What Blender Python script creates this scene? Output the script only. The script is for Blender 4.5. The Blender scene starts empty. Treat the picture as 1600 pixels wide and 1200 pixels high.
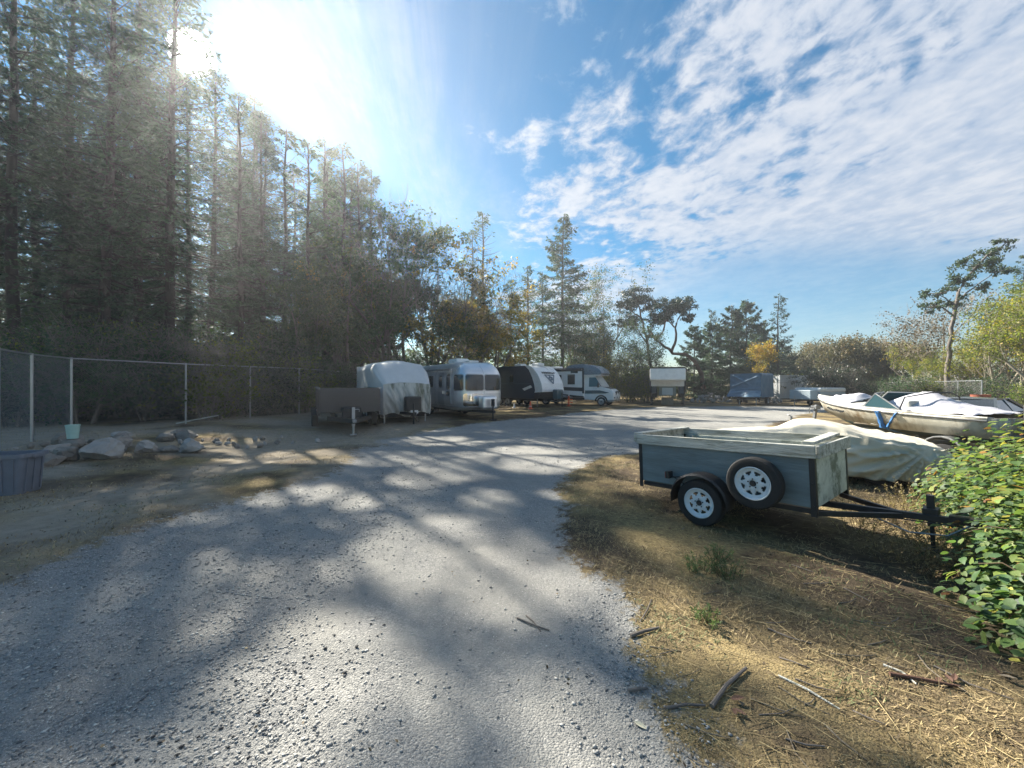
import bpy, bmesh, math, random
import numpy as np
from mathutils import Vector, Matrix

random.seed(7)
RNG = np.random.default_rng(7)
R = math.radians
scene = bpy.context.scene
COL = scene.collection

# ------------------------------------------------------------------ camera, sky, sun, exposure
EYE = 1.7
cam_d = bpy.data.cameras.new('camera')
cam_d.sensor_width = 36.0
cam_d.lens = 36.0 * 620.0 / 1600.0
cam_d.clip_start = 0.05
cam_d.clip_end = 2000.0
cam = bpy.data.objects.new('camera', cam_d)
cam.location = (0, 0, EYE)
cam.rotation_euler = (R(90), 0, 0)
COL.objects.link(cam)
scene.camera = cam

SUN_AZ, SUN_EL = R(-38.9), R(33.0)          # azimuth from +Y towards +X
SUN = np.array([math.sin(SUN_AZ) * math.cos(SUN_EL), math.cos(SUN_AZ) * math.cos(SUN_EL), math.sin(SUN_EL)])

scene.view_settings.view_transform = 'Standard'
scene.view_settings.look = 'None'
scene.view_settings.exposure = EXPOSURE = 1.8
scene.view_settings.gamma = 1.0
scene.view_settings.use_curve_mapping = False
scene.cycles.volume_bounces = 0
scene.cycles.max_bounces = 6
scene.cycles.diffuse_bounces = 3
scene.cycles.transmission_bounces = 4
scene.cycles.transparent_max_bounces = 6
scene.cycles.use_denoising = True

sun_d = bpy.data.lights.new('sun', 'SUN')
sun_d.energy = 5.0
sun_d.angle = R(0.53)
sun_d.color = (1.0, 0.93, 0.80)
sun_o = bpy.data.objects.new('sun', sun_d)
sun_o.rotation_euler = Vector(-SUN).to_track_quat('-Z', 'Y').to_euler()
COL.objects.link(sun_o)


def make_world():
    w = bpy.data.worlds.new('World')
    scene.world = w
    w.use_nodes = True
    nt = w.node_tree
    N, L = nt.nodes, nt.links
    N.clear()

    def nd(t, **kw):
        n = N.new(t)
        for k, v in kw.items():
            setattr(n, k, v)
        return n

    def math_(op, a, b=None, clamp=False):
        n = nd('ShaderNodeMath', operation=op, use_clamp=clamp)
        for i, v in enumerate((a, b)):
            if v is None:
                continue
            if isinstance(v, (int, float)):
                n.inputs[i].default_value = v
            else:
                L.new(v, n.inputs[i])
        return n.outputs[0]

    def smooth(x, a, b):
        n = nd('ShaderNodeMapRange', interpolation_type='SMOOTHSTEP')
        L.new(x, n.inputs[0])
        n.inputs[1].default_value = a
        n.inputs[2].default_value = b
        return n.outputs[0]

    out = nd('ShaderNodeOutputWorld')
    sky = nd('ShaderNodeTexSky', sky_type='NISHITA')
    sky.sun_disc = False
    sky.sun_elevation = SUN_EL
    sky.sun_rotation = SUN_AZ
    sky.altitude = 50
    sky.air_density = 1.0
    sky.dust_density = 0.02
    sky.ozone_density = 2.0
    hs = nd('ShaderNodeHueSaturation')
    hs.inputs['Hue'].default_value = 0.488
    hs.inputs['Saturation'].default_value = 1.9
    hs.inputs["Value"].default_value = 0.78
    L.new(sky.outputs[0], hs.inputs['Color'])
    bg_sky = nd('ShaderNodeBackground')
    bg_sky.inputs[1].default_value = 0.05
    L.new(hs.outputs[0], bg_sky.inputs[0])

    tc = nd('ShaderNodeTexCoord')
    sep = nd('ShaderNodeSeparateXYZ')
    L.new(tc.outputs['Generated'], sep.inputs[0])
    zc = math_('MAXIMUM', sep.outputs[2], 0.015)
    zc = math_('ADD', zc, 0.035)
    X = math_('DIVIDE', sep.outputs[0], zc)
    Y = math_('DIVIDE', sep.outputs[1], zc)
    comb = nd('ShaderNodeCombineXYZ')
    L.new(X, comb.inputs[0])
    L.new(Y, comb.inputs[1])

    def noise(scale, detail, rough, off=(0, 0, 0), sc=(1, 1, 1), dist=0.0):
        mp = nd('ShaderNodeMapping')
        mp.inputs['Location'].default_value = off
        mp.inputs['Scale'].default_value = sc
        L.new(comb.outputs[0], mp.inputs[0])
        n = nd('ShaderNodeTexNoise')
        n.inputs['Scale'].default_value = scale
        n.inputs['Detail'].default_value = detail
        n.inputs['Roughness'].default_value = rough
        n.inputs['Distortion'].default_value = dist
        L.new(mp.outputs[0], n.inputs['Vector'])
        return n.outputs[0]

    big = noise(1.1, 3, 0.5, (3.1, 7.7, 0))
    mid = noise(3.5, 7, 0.62, (1.3, 0.4, 0), (1, 0.8, 1), 0.5)
    fine = noise(13.0, 5, 0.6, (5.5, 2.2, 0), (1, 0.75, 1), 0.3)
    wisp = noise(0.9, 8, 0.66, (8.0, 1.0, 3.0), (2.2, 0.5, 1), 0.8)
    # a bank of small high cloud to the right of a line through the sky
    lane = math_('MULTIPLY_ADD', Y, 0.05)
    L.new(X, lane.node.inputs[2])
    bigc = math_('SUBTRACT', big, 0.5)
    cov = math_('MULTIPLY', smooth(math_('ADD', lane, math_('MULTIPLY', bigc, 0.5)), -0.05, 2.2), 0.27)
    t = math_('ADD', math_('MULTIPLY', mid, 0.62), math_('MULTIPLY', fine, 0.38))
    t = math_('ADD', t, cov)
    t = math_('ADD', t, math_('MULTIPLY', bigc, 0.55))
    cl = smooth(t, 0.475, 0.66)
    gate = smooth(math_('ADD', lane, math_('MULTIPLY', math_('SUBTRACT', mid, 0.5), 0.9)), -0.10, 0.26)
    cl = math_('MULTIPLY', cl, gate)
    gap = math_('MULTIPLY', smooth(Y, 2.0, 3.0), smooth(X, 0.5, 1.9))
    cl = math_('MULTIPLY', cl, math_('MULTIPLY_ADD', gap, -0.62))
    cl.node.inputs[1].links[0].from_node.inputs[2].default_value = 1.0
    thin = math_('MULTIPLY', smooth(wisp, 0.43, 0.74), 0.38)
    cl = math_('MAXIMUM', cl, thin)
    cl = math_('MULTIPLY', cl, 0.95, True)
    shade = smooth(math_('ADD', math_('MULTIPLY', mid, .5), math_('MULTIPLY', fine, .5)), 0.36, 0.66)
    cc = nd('ShaderNodeMixRGB')
    cc.inputs[1].default_value = (0.46, 0.57, 0.74, 1)
    cc.inputs[2].default_value = (0.78, 0.82, 0.89, 1)
    L.new(shade, cc.inputs[0])
    bg_cl = nd('ShaderNodeBackground')
    bg_cl.inputs[1].default_value = 0.285
    L.new(cc.outputs[0], bg_cl.inputs[0])
    mx = nd('ShaderNodeMixShader')
    L.new(cl, mx.inputs[0])
    L.new(bg_sky.outputs[0], mx.inputs[1])
    L.new(bg_cl.outputs[0], mx.inputs[2])

    # the sun itself, a bright disc in the sky
    dot = nd('ShaderNodeVectorMath', operation='DOT_PRODUCT')
    L.new(tc.outputs['Generated'], dot.inputs[0])
    dot.inputs[1].default_value = tuple(SUN)
    disc = smooth(dot.outputs['Value'], math.cos(R(2.0)), math.cos(R(0.2)))
    bg_sun = nd('ShaderNodeBackground')
    bg_sun.inputs[0].default_value = (1, 0.97, 0.9, 1)
    bg_sun.inputs[1].default_value = 6.0
    mx2 = nd('ShaderNodeMixShader')
    L.new(disc, mx2.inputs[0])
    L.new(mx.outputs[0], mx2.inputs[1])
    L.new(bg_sun.outputs[0], mx2.inputs[2])
    L.new(mx2.outputs[0], out.inputs[0])


make_world()


# ------------------------------------------------------------------ helpers
def tag(o, label=None, cat=None, group=None, kind=None):
    if label: o['label'] = label
    if cat: o['category'] = cat
    if group: o['group'] = group
    if kind: o['kind'] = kind
    return o


def empty(name, loc, rz=0.0, label=None, cat=None, group=None, scale=1.0):
    o = bpy.data.objects.new(name, None)
    o.empty_display_size = 0.3
    o.location = loc
    o.rotation_euler = (0, 0, rz)
    o.scale = (scale, scale, scale)
    COL.objects.link(o)
    return tag(o, label, cat, group)


def copy_tree(o, parent=None):
    c = o.copy()
    COL.objects.link(c)
    c.parent = parent
    for ch in list(o.children):
        copy_tree(ch, c)
    return c


class MB:
    """collects shapes and links them as one mesh object"""
    def __init__(self):
        self.v, self.f, self.m = [], [], []

    def add(self, vs, fs, mi=0):
        b = len(self.v)
        self.v.extend([tuple(p) for p in vs])
        for f in fs:
            self.f.append(tuple(i + b for i in f))
            self.m.append(mi)
        return self

    def box(self, cx, cy, cz, sx, sy, sz, mi=0, rot=None):
        vs = []
        for x in (-.5, .5):
            for y in (-.5, .5):
                for z in (-.5, .5):
                    p = Vector((x * sx, y * sy, z * sz))
                    if rot is not None:
                        p = rot @ p
                    vs.append((p.x + cx, p.y + cy, p.z + cz))
        return self.add(vs, [(0, 1, 3, 2), (4, 6, 7, 5), (0, 4, 5, 1), (2, 3, 7, 6), (0, 2, 6, 4), (1, 5, 7, 3)], mi)

    def bar(self, p0, p1, w, h, mi=0, up=(0, 0, 1)):
        p0, p1 = Vector(p0), Vector(p1)
        d = (p1 - p0).normalized()
        u = Vector(up)
        if abs(d.dot(u)) > .98:
            u = Vector((1, 0, 0))
        s = d.cross(u).normalized()
        u = s.cross(d)
        vs = []
        for p in (p0, p1):
            for a, b in ((-1, -1), (1, -1), (1, 1), (-1, 1)):
                vs.append(p + s * (a * w / 2) + u * (b * h / 2))
        return self.add(vs, [(3, 2, 1, 0), (4, 5, 6, 7), (0, 1, 5, 4), (1, 2, 6, 5), (2, 3, 7, 6), (3, 0, 4, 7)], mi)

    def prism(self, poly, axis, a, b, mi=0):
        n = len(poly)
        def P(p, t):
            if axis == 'y': return (p[0], t, p[1])
            if axis == 'x': return (t, p[0], p[1])
            return (p[0], p[1], t)
        vs = [P(p, a) for p in poly] + [P(p, b) for p in poly]
        fs = [tuple(range(n - 1, -1, -1)), tuple(range(n, 2 * n))]
        for i in range(n):
            j = (i + 1) % n
            fs.append((i, j, n + j, n + i))
        return self.add(vs, fs, mi)

    def tube(self, pts, rad, n=6, cap=True, mi=0):
        pts = [Vector(p) for p in pts]
        if not isinstance(rad, (list, tuple)):
            rad = [rad] * len(pts)
        rings = []
        ref = None
        for i, p in enumerate(pts):
            d = (pts[min(i + 1, len(pts) - 1)] - pts[max(i - 1, 0)]).normalized()
            if ref is None:
                ref = Vector((0, 0, 1)) if abs(d.z) < .9 else Vector((1, 0, 0))
            s = d.cross(ref)
            if s.length < 1e-4:
                s = d.cross(Vector((0, 1, 0.3)))
            s.normalize()
            t = s.cross(d)
            ref = t
            rings.append([p + (s * math.cos(2 * math.pi * k / n) + t * math.sin(2 * math.pi * k / n)) * rad[i] for k in range(n)])
        return self.loft(rings, cap=cap, mi=mi)

    def loft(self, rings, cap=True, closed=True, mi=0, loop=False):
        n = len(rings[0])
        vs = [p for r in rings for p in r]
        fs = []
        last = len(rings) if loop else len(rings) - 1
        for i in range(last):
            i2 = (i + 1) % len(rings)
            for k in range(n if closed else n - 1):
                k2 = (k + 1) % n
                fs.append((i * n + k, i * n + k2, i2 * n + k2, i2 * n + k))
        if cap and not loop:
            fs.append(tuple(range(n - 1, -1, -1)))
            fs.append(tuple((len(rings) - 1) * n + k for k in range(n)))
        return self.add(vs, fs, mi)

    def lathe(self, prof, c, axis='y', n=24, mi=0, loop=True):
        """prof: list of (radius, offset along axis)"""
        rings = []
        for r, h in prof:
            ring = []
            for k in range(n):
                a = 2 * math.pi * k / n
                if axis == 'y': ring.append((c[0] + r * math.cos(a), c[1] + h, c[2] + r * math.sin(a)))
                elif axis == 'x': ring.append((c[0] + h, c[1] + r * math.cos(a), c[2] + r * math.sin(a)))
                else: ring.append((c[0] + r * math.cos(a), c[1] + r * math.sin(a), c[2] + h))
            rings.append(ring)
        return self.loft(rings, cap=not loop, loop=loop, mi=mi)

    def grid(self, fn, nu, nv, mi=0, wrap_u=False):
        vs = [fn(i / (nu - 1 if not wrap_u else nu), j / (nv - 1)) for j in range(nv) for i in range(nu)]
        fs = []
        for j in range(nv - 1):
            for i in range(nu if wrap_u else nu - 1):
                i2 = (i + 1) % nu
                fs.append((j * nu + i, j * nu + i2, (j + 1) * nu + i2, (j + 1) * nu + i))
        return self.add(vs, fs, mi)

    def build(self, name, mats, parent=None, smooth=False, bevel=0.0, solid=0.0, recalc=True, seg=2, kind=None, angle=35):
        me = bpy.data.meshes.new(name)
        me.from_pydata([tuple(p) for p in self.v], [], self.f)
        if not isinstance(mats, (list, tuple)):
            mats = [mats]
        for m in mats:
            me.materials.append(m)
        if len(mats) > 1:
            me.polygons.foreach_set('material_index', self.m)
        if recalc:
            bm = bmesh.new()
            bm.from_mesh(me)
            bmesh.ops.recalc_face_normals(bm, faces=bm.faces)
            bm.to_mesh(me)
            bm.free()
        if smooth:
            me.polygons.foreach_set('use_smooth', [True] * len(me.polygons))
            me.update()
            try:
                me.set_sharp_from_angle(angle=R(angle))
            except Exception:
                pass
        me.update()
        o = bpy.data.objects.new(name, me)
        COL.objects.link(o)
        if parent is not None:
            o.parent = parent
        if solid:
            md = o.modifiers.new('Solidify', 'SOLIDIFY')
            md.thickness = solid
            md.offset = 0
        if bevel:
            md = o.modifiers.new('Bevel', 'BEVEL')
            md.width = bevel
            md.segments = seg
            md.limit_method = 'ANGLE'
            md.angle_limit = R(40)
        if kind:
            o['kind'] = kind
        return o


def mesh_np(name, verts, faces, mat, tint=None, smooth=False):
    """fast mesh from arrays: verts (N,3), faces (M,k)"""
    me = bpy.data.meshes.new(name)
    verts = np.asarray(verts, dtype=np.float32)
    faces = np.asarray(faces, dtype=np.int32)
    k = faces.shape[1]
    me.vertices.add(len(verts))
    me.vertices.foreach_set('co', verts.ravel())
    me.loops.add(faces.size)
    me.loops.foreach_set('vertex_index', faces.ravel())
    me.polygons.add(len(faces))
    me.polygons.foreach_set('loop_start', np.arange(0, faces.size, k, dtype=np.int32))
    me.polygons.foreach_set('loop_total', np.full(len(faces), k, dtype=np.int32))
    if smooth:
        me.polygons.foreach_set('use_smooth', np.ones(len(faces), dtype=bool))
    for m in (mat if isinstance(mat, (list, tuple)) else [mat]):
        me.materials.append(m)
    if tint is not None:
        a = me.attributes.new('tint', 'FLOAT', 'POINT')
        a.data.foreach_set('value', np.asarray(tint, dtype=np.float32))
    me.update(calc_edges=True)
    return me


def link(name, me, parent=None):
    o = bpy.data.objects.new(name, me)
    COL.objects.link(o)
    if parent is not None:
        o.parent = parent
    return o


def _hash(ix, iy, seed):
    h = (ix.astype(np.int64) * 374761393 + iy.astype(np.int64) * 668265263 + seed * 974634777) & 0x7fffffff
    h = ((h ^ (h >> 13)) * 1274126177) & 0x7fffffff
    return ((h ^ (h >> 16)) & 0xffff) / 65535.0


def vnoise(x, y, seed=0):
    x, y = np.asarray(x, float), np.asarray(y, float)
    ix, iy = np.floor(x), np.floor(y)
    fx, fy = x - ix, y - iy
    fx, fy = fx * fx * (3 - 2 * fx), fy * fy * (3 - 2 * fy)
    a, b = _hash(ix, iy, seed), _hash(ix + 1, iy, seed)
    c, d = _hash(ix, iy + 1, seed), _hash(ix + 1, iy + 1, seed)
    return (a * (1 - fx) + b * fx) * (1 - fy) + (c * (1 - fx) + d * fx) * fy


def fbm(x, y, seed=0, octv=4, gain=.5):
    s, a, t = 0, 1.0, 0
    for o in range(octv):
        s = s + a * vnoise(np.asarray(x) * 2 ** o, np.asarray(y) * 2 ** o, seed + o * 17)
        t += a
        a *= gain
    return s / t


# ------------------------------------------------------------------ materials
def new_mat(name):
    m = bpy.data.materials.new(name)
    m.use_nodes = True
    nt = m.node_tree
    return m, nt, nt.nodes['Principled BSDF'], nt.nodes['Material Output']


def basic(name, col, rough=.6, metal=0.0, var=.12, scale=6.0, bump=0.0, bscale=40.0, col2=None, spot=(.55, .75), stretch=(1, 1, 1), coat=0.0, wear=None):
    """colour varied by noise; col2 = stain colour that shows where a second noise is high"""
    m, nt, p, out = new_mat(name)
    N, L = nt.nodes, nt.links
    tc = N.new('ShaderNodeTexCoord')
    mp = N.new('ShaderNodeMapping')
    mp.inputs['Scale'].default_value = stretch
    L.new(tc.outputs['Object'], mp.inputs[0])
    n1 = N.new('ShaderNodeTexNoise')
    n1.inputs['Scale'].default_value = scale
    n1.inputs['Detail'].default_value = 6
    n1.inputs['Roughness'].default_value = .65
    L.new(mp.outputs[0], n1.inputs['Vector'])
    mr = N.new('ShaderNodeMapRange')
    mr.inputs[1].default_value, mr.inputs[2].default_value = .3, .7
    mr.inputs[3].default_value, mr.inputs[4].default_value = 1 - var, 1 + var
    L.new(n1.outputs[0], mr.inputs[0])
    mul = N.new('ShaderNodeVectorMath')
    mul.operation = 'SCALE'
    mul.inputs[0].default_value = col[:3]
    L.new(mr.outputs[0], mul.inputs['Scale'])
    res = mul.outputs[0]
    if col2 is not None:
        n2 = N.new('ShaderNodeTexNoise')
        n2.inputs['Scale'].default_value = scale * .55
        n2.inputs['Detail'].default_value = 8
        n2.inputs['Roughness'].default_value = .7
        mp2 = N.new('ShaderNodeMapping')
        mp2.inputs['Location'].default_value = (4.3, 2.1, 7.7)
        mp2.inputs['Scale'].default_value = stretch
        L.new(tc.outputs['Object'], mp2.inputs[0])
        L.new(mp2.outputs[0], n2.inputs['Vector'])
        mr2 = N.new('ShaderNodeMapRange')
        mr2.interpolation_type = 'SMOOTHSTEP'
        mr2.inputs[1].default_value, mr2.inputs[2].default_value = spot
        L.new(n2.outputs[0], mr2.inputs[0])
        mx = N.new('ShaderNodeMixRGB')
        L.new(mr2.outputs[0], mx.inputs[0])
        L.new(res, mx.inputs[1])
        mx.inputs[2].default_value = (*col2[:3], 1)
        res = mx.outputs[0]
    L.new(res, p.inputs['Base Color'])
    p.inputs['Metallic'].default_value = metal
    rr = N.new('ShaderNodeMapRange')
    rr.inputs[1].default_value, rr.inputs[2].default_value = .3, .7
    rr.inputs[3].default_value, rr.inputs[4].default_value = max(.03, rough - .08), min(1, rough + .08)
    L.new(n1.outputs[0], rr.inputs[0])
    L.new(rr.outputs[0], p.inputs['Roughness'])
    if coat:
        p.inputs['Coat Weight'].default_value = coat
    if bump:
        nb = N.new('ShaderNodeTexNoise')
        nb.inputs['Scale'].default_value = bscale
        nb.inputs['Detail'].default_value = 4
        L.new(mp.outputs[0], nb.inputs['Vector'])
        b = N.new('ShaderNodeBump')
        b.inputs['Strength'].default_value = bump
        b.inputs['Distance'].default_value = .02
        L.new(nb.outputs[0], b.inputs['Height'])
        L.new(b.outputs[0], p.inputs['Normal'])
    return m


def leaf_mat(name, ramp, trans=.4, rough=.55, tcol=1.25):
    m, nt, p, out = new_mat(name)
    N, L = nt.nodes, nt.links
    at = N.new('ShaderNodeAttribute')
    at.attribute_name = 'tint'
    cr = N.new('ShaderNodeValToRGB')
    els = cr.color_ramp.elements
    els[0].position, els[0].color = ramp[0][0], (*ramp[0][1], 1)
    els[1].position, els[1].color = ramp[-1][0], (*ramp[-1][1], 1)
    for pos, c in ramp[1:-1]:
        e = els.new(pos)
        e.color = (*c, 1)
    L.new(at.outputs['Fac'], cr.inputs[0])
    oi = N.new('ShaderNodeObjectInfo')
    hs = N.new('ShaderNodeHueSaturation')
    mr = N.new('ShaderNodeMapRange')
    mr.inputs[3].default_value, mr.inputs[4].default_value = .75, 1.25
    L.new(oi.outputs['Random'], mr.inputs[0])
    L.new(mr.outputs[0], hs.inputs['Value'])
    mr2 = N.new('ShaderNodeMapRange')
    mr2.inputs[3].default_value, mr2.inputs[4].default_value = .49, .515
    L.new(oi.outputs['Random'], mr2.inputs[0])
    L.new(mr2.outputs[0], hs.inputs['Hue'])
    L.new(cr.outputs[0], hs.inputs['Color'])
    L.new(hs.outputs[0], p.inputs['Base Color'])
    p.inputs['Roughness'].default_value = rough
    tr = N.new('ShaderNodeBsdfTranslucent')
    mul = N.new('ShaderNodeVectorMath')
    mul.operation = 'MULTIPLY'
    mul.inputs[1].default_value = (tcol * .95, tcol * 1.05, tcol * .72)
    L.new(hs.outputs[0], mul.inputs[0])
    L.new(mul.outputs[0], tr.inputs[0])
    mx = N.new('ShaderNodeMixShader')
    mx.inputs[0].default_value = trans
    L.new(p.outputs[0], mx.inputs[1])
    L.new(tr.outputs[0], mx.inputs[2])
    L.new(mx.outputs[0], out.inputs[0])
    return m


def ramp_mat(name, ramp, rough=.8):
    """colour by the per-piece tint attribute"""
    m, nt, p, out = new_mat(name)
    N, L = nt.nodes, nt.links
    at = N.new('ShaderNodeAttribute')
    at.attribute_name = 'tint'
    cr = N.new('ShaderNodeValToRGB')
    els = cr.color_ramp.elements
    els[0].position, els[0].color = ramp[0][0], (*ramp[0][1], 1)
    els[1].position, els[1].color = ramp[-1][0], (*ramp[-1][1], 1)
    for pos, c in ramp[1:-1]:
        e = els.new(pos)
        e.color = (*c, 1)
    L.new(at.outputs['Fac'], cr.inputs[0])
    L.new(cr.outputs[0], p.inputs['Base Color'])
    p.inputs['Roughness'].default_value = rough
    return m


def glass_mat(name, col=(.02, .03, .04), rough=.06):
    m, nt, p, out = new_mat(name)
    p.inputs['Base Color'].default_value = (*col, 1)
    p.inputs['Roughness'].default_value = rough
    p.inputs['IOR'].default_value = 1.5
    p.inputs['Coat Weight'].default_value = .5
    p.inputs['Coat Roughness'].default_value = .03
    return m


M = {}
M['bark_fir'] = basic('bark_fir', (.045, .038, .033), .95, var=.4, scale=5, bump=.8, bscale=14, stretch=(1, 1, .25))
M['bark_grey'] = basic('bark_grey', (.15, .13, .115), .95, var=.35, scale=5, bump=.5, bscale=16, stretch=(1, 1, .3))
M['bark_pale'] = basic('bark_pale', (.30, .26, .20), .9, var=.25, scale=4, bump=.4, bscale=16, stretch=(1, 1, .5), col2=(.12, .1, .08))
M['bark_red'] = basic('bark_red', (.10, .05, .032), .8, var=.35, scale=4, bump=.3)
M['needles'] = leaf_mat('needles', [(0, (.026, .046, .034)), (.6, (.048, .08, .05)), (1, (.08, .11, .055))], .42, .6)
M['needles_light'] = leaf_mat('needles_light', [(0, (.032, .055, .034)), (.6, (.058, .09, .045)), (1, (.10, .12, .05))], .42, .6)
M['leaf_gold'] = leaf_mat('leaf_gold', [(0, (.06, .08, .022)), (.35, (.14, .14, .03)), (.65, (.34, .24, .04)), (1, (.45, .24, .04))], .5)
M['leaf_olive'] = leaf_mat('leaf_olive', [(0, (.03, .06, .03)), (.55, (.065, .105, .04)), (.85, (.14, .155, .045)), (1, (.30, .21, .045))], .45)
M['leaf_oak'] = leaf_mat('leaf_oak', [(0, (.045, .05, .03)), (.55, (.09, .085, .045)), (.85, (.16, .12, .06)), (1, (.24, .15, .07))], .35)
M['leaf_dark'] = leaf_mat('leaf_dark', [(0, (.012, .03, .018)), (.7, (.025, .05, .028)), (1, (.06, .085, .04))], .3, .4)
M['leaf_yellowgreen'] = leaf_mat('leaf_yellowgreen', [(0, (.06, .10, .015)), (.5, (.15, .18, .022)), (.85, (.31, .27, .03)), (1, (.42, .26, .03))], .5)
M['leaf_bush'] = leaf_mat('leaf_bush', [(0, (.03, .07, .04)), (.45, (.11, .19, .055)), (.85, (.27, .33, .075)), (.93, (.36, .34, .07)), (.96, (.42, .30, .04)), (.98, (.36, .15, .03)), (1, (.10, .06, .03))], .45, .55)
M['leaf_weed'] = leaf_mat('leaf_weed', [(0, (.08, .13, .06)), (1, (.17, .22, .09))], .4)
M['stem'] = basic('stem', (.10, .07, .04), .9)
# ------------------------------------------------------------------ ground, gravel road
ROAD = np.array([(1.35, -3), (1.02, 1.0), (.98, 1.76), (.82, 2.6), (.62, 4.0), (.7, 6.4), (1.7, 8.8), (4.3, 11.2), (8.6, 13.4), (11.0, 17.0), (16, 22), (24, 27), (27, 30.5),
                 (18, 30.2), (11, 29.8), (5.2, 25.0), (1.2, 20.0), (-1.2, 17.6), (-2.9, 15.2), (-3.8, 12.2), (-3.9, 10.0), (-3.6, 7.6), (-4.3, 4.8), (-4.2, 3.1), (-4.6, 1.0), (-6.5, -3)])


def road_sdf(x, y):
    """signed distance to the edge of the gravel, positive inside"""
    x, y = np.asarray(x, float), np.asarray(y, float)
    d = np.full(x.shape, 1e9)
    inside = np.zeros(x.shape, bool)
    n = len(ROAD)
    for i in range(n):
        a, b = ROAD[i], ROAD[(i + 1) % n]
        e = b - a
        t = np.clip(((x - a[0]) * e[0] + (y - a[1]) * e[1]) / (e @ e), 0, 1)
        d = np.minimum(d, np.hypot(x - a[0] - t * e[0], y - a[1] - t * e[1]))
        cond = ((a[1] > y) != (b[1] > y))
        with np.errstate(divide='ignore', invalid='ignore'):
            xi = a[0] + (y - a[1]) / (b[1] - a[1] + 1e-12) * e[0]
        inside ^= cond & (x < xi)
    s = np.where(inside, d, -d)
    return s + (fbm(x * .9, y * .9, 5, 3) - .5) * .9 + (fbm(x * 5, y * 5, 9, 3) - .5) * .3


def ground_z(x, y):
    x, y = np.asarray(x, float), np.asarray(y, float)
    s = np.clip(road_sdf(x, y) * 2 + .5, 0, 1)
    near = np.clip(1 - (np.hypot(x, y) - 12) / 20, .25, 1)
    h = (fbm(x * .5, y * .5, 3, 3) - .5) * .10 * (1 - .5 * s)
    h = h + (fbm(x * 3, y * 3, 13, 3) - .5) * (.055 * (1 - s) + .018 * s)
    h = h + (fbm(x * 12, y * 12, 23, 2) - .5) * (.016 * (1 - s) + .008 * s)
    h = h - .03 * s
    bank = np.clip((-x - 6.5) / 4, 0, 1) * np.clip((y - 4) / 4, 0, 1) * .25
    return h * near + bank


def axis_steps(lo, hi, flo, fhi, fine, grow):
    a = list(np.arange(flo, fhi + 1e-6, fine))
    st, v = fine, a[-1]
    while v < hi:
        st = min(st * grow, 12)
        v += st
        a.append(v)
    st, v, b = fine, a[0], []
    while v > lo:
        st = min(st * grow, 12)
        v -= st
        b.append(v)
    return np.array(b[::-1] + a)


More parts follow.
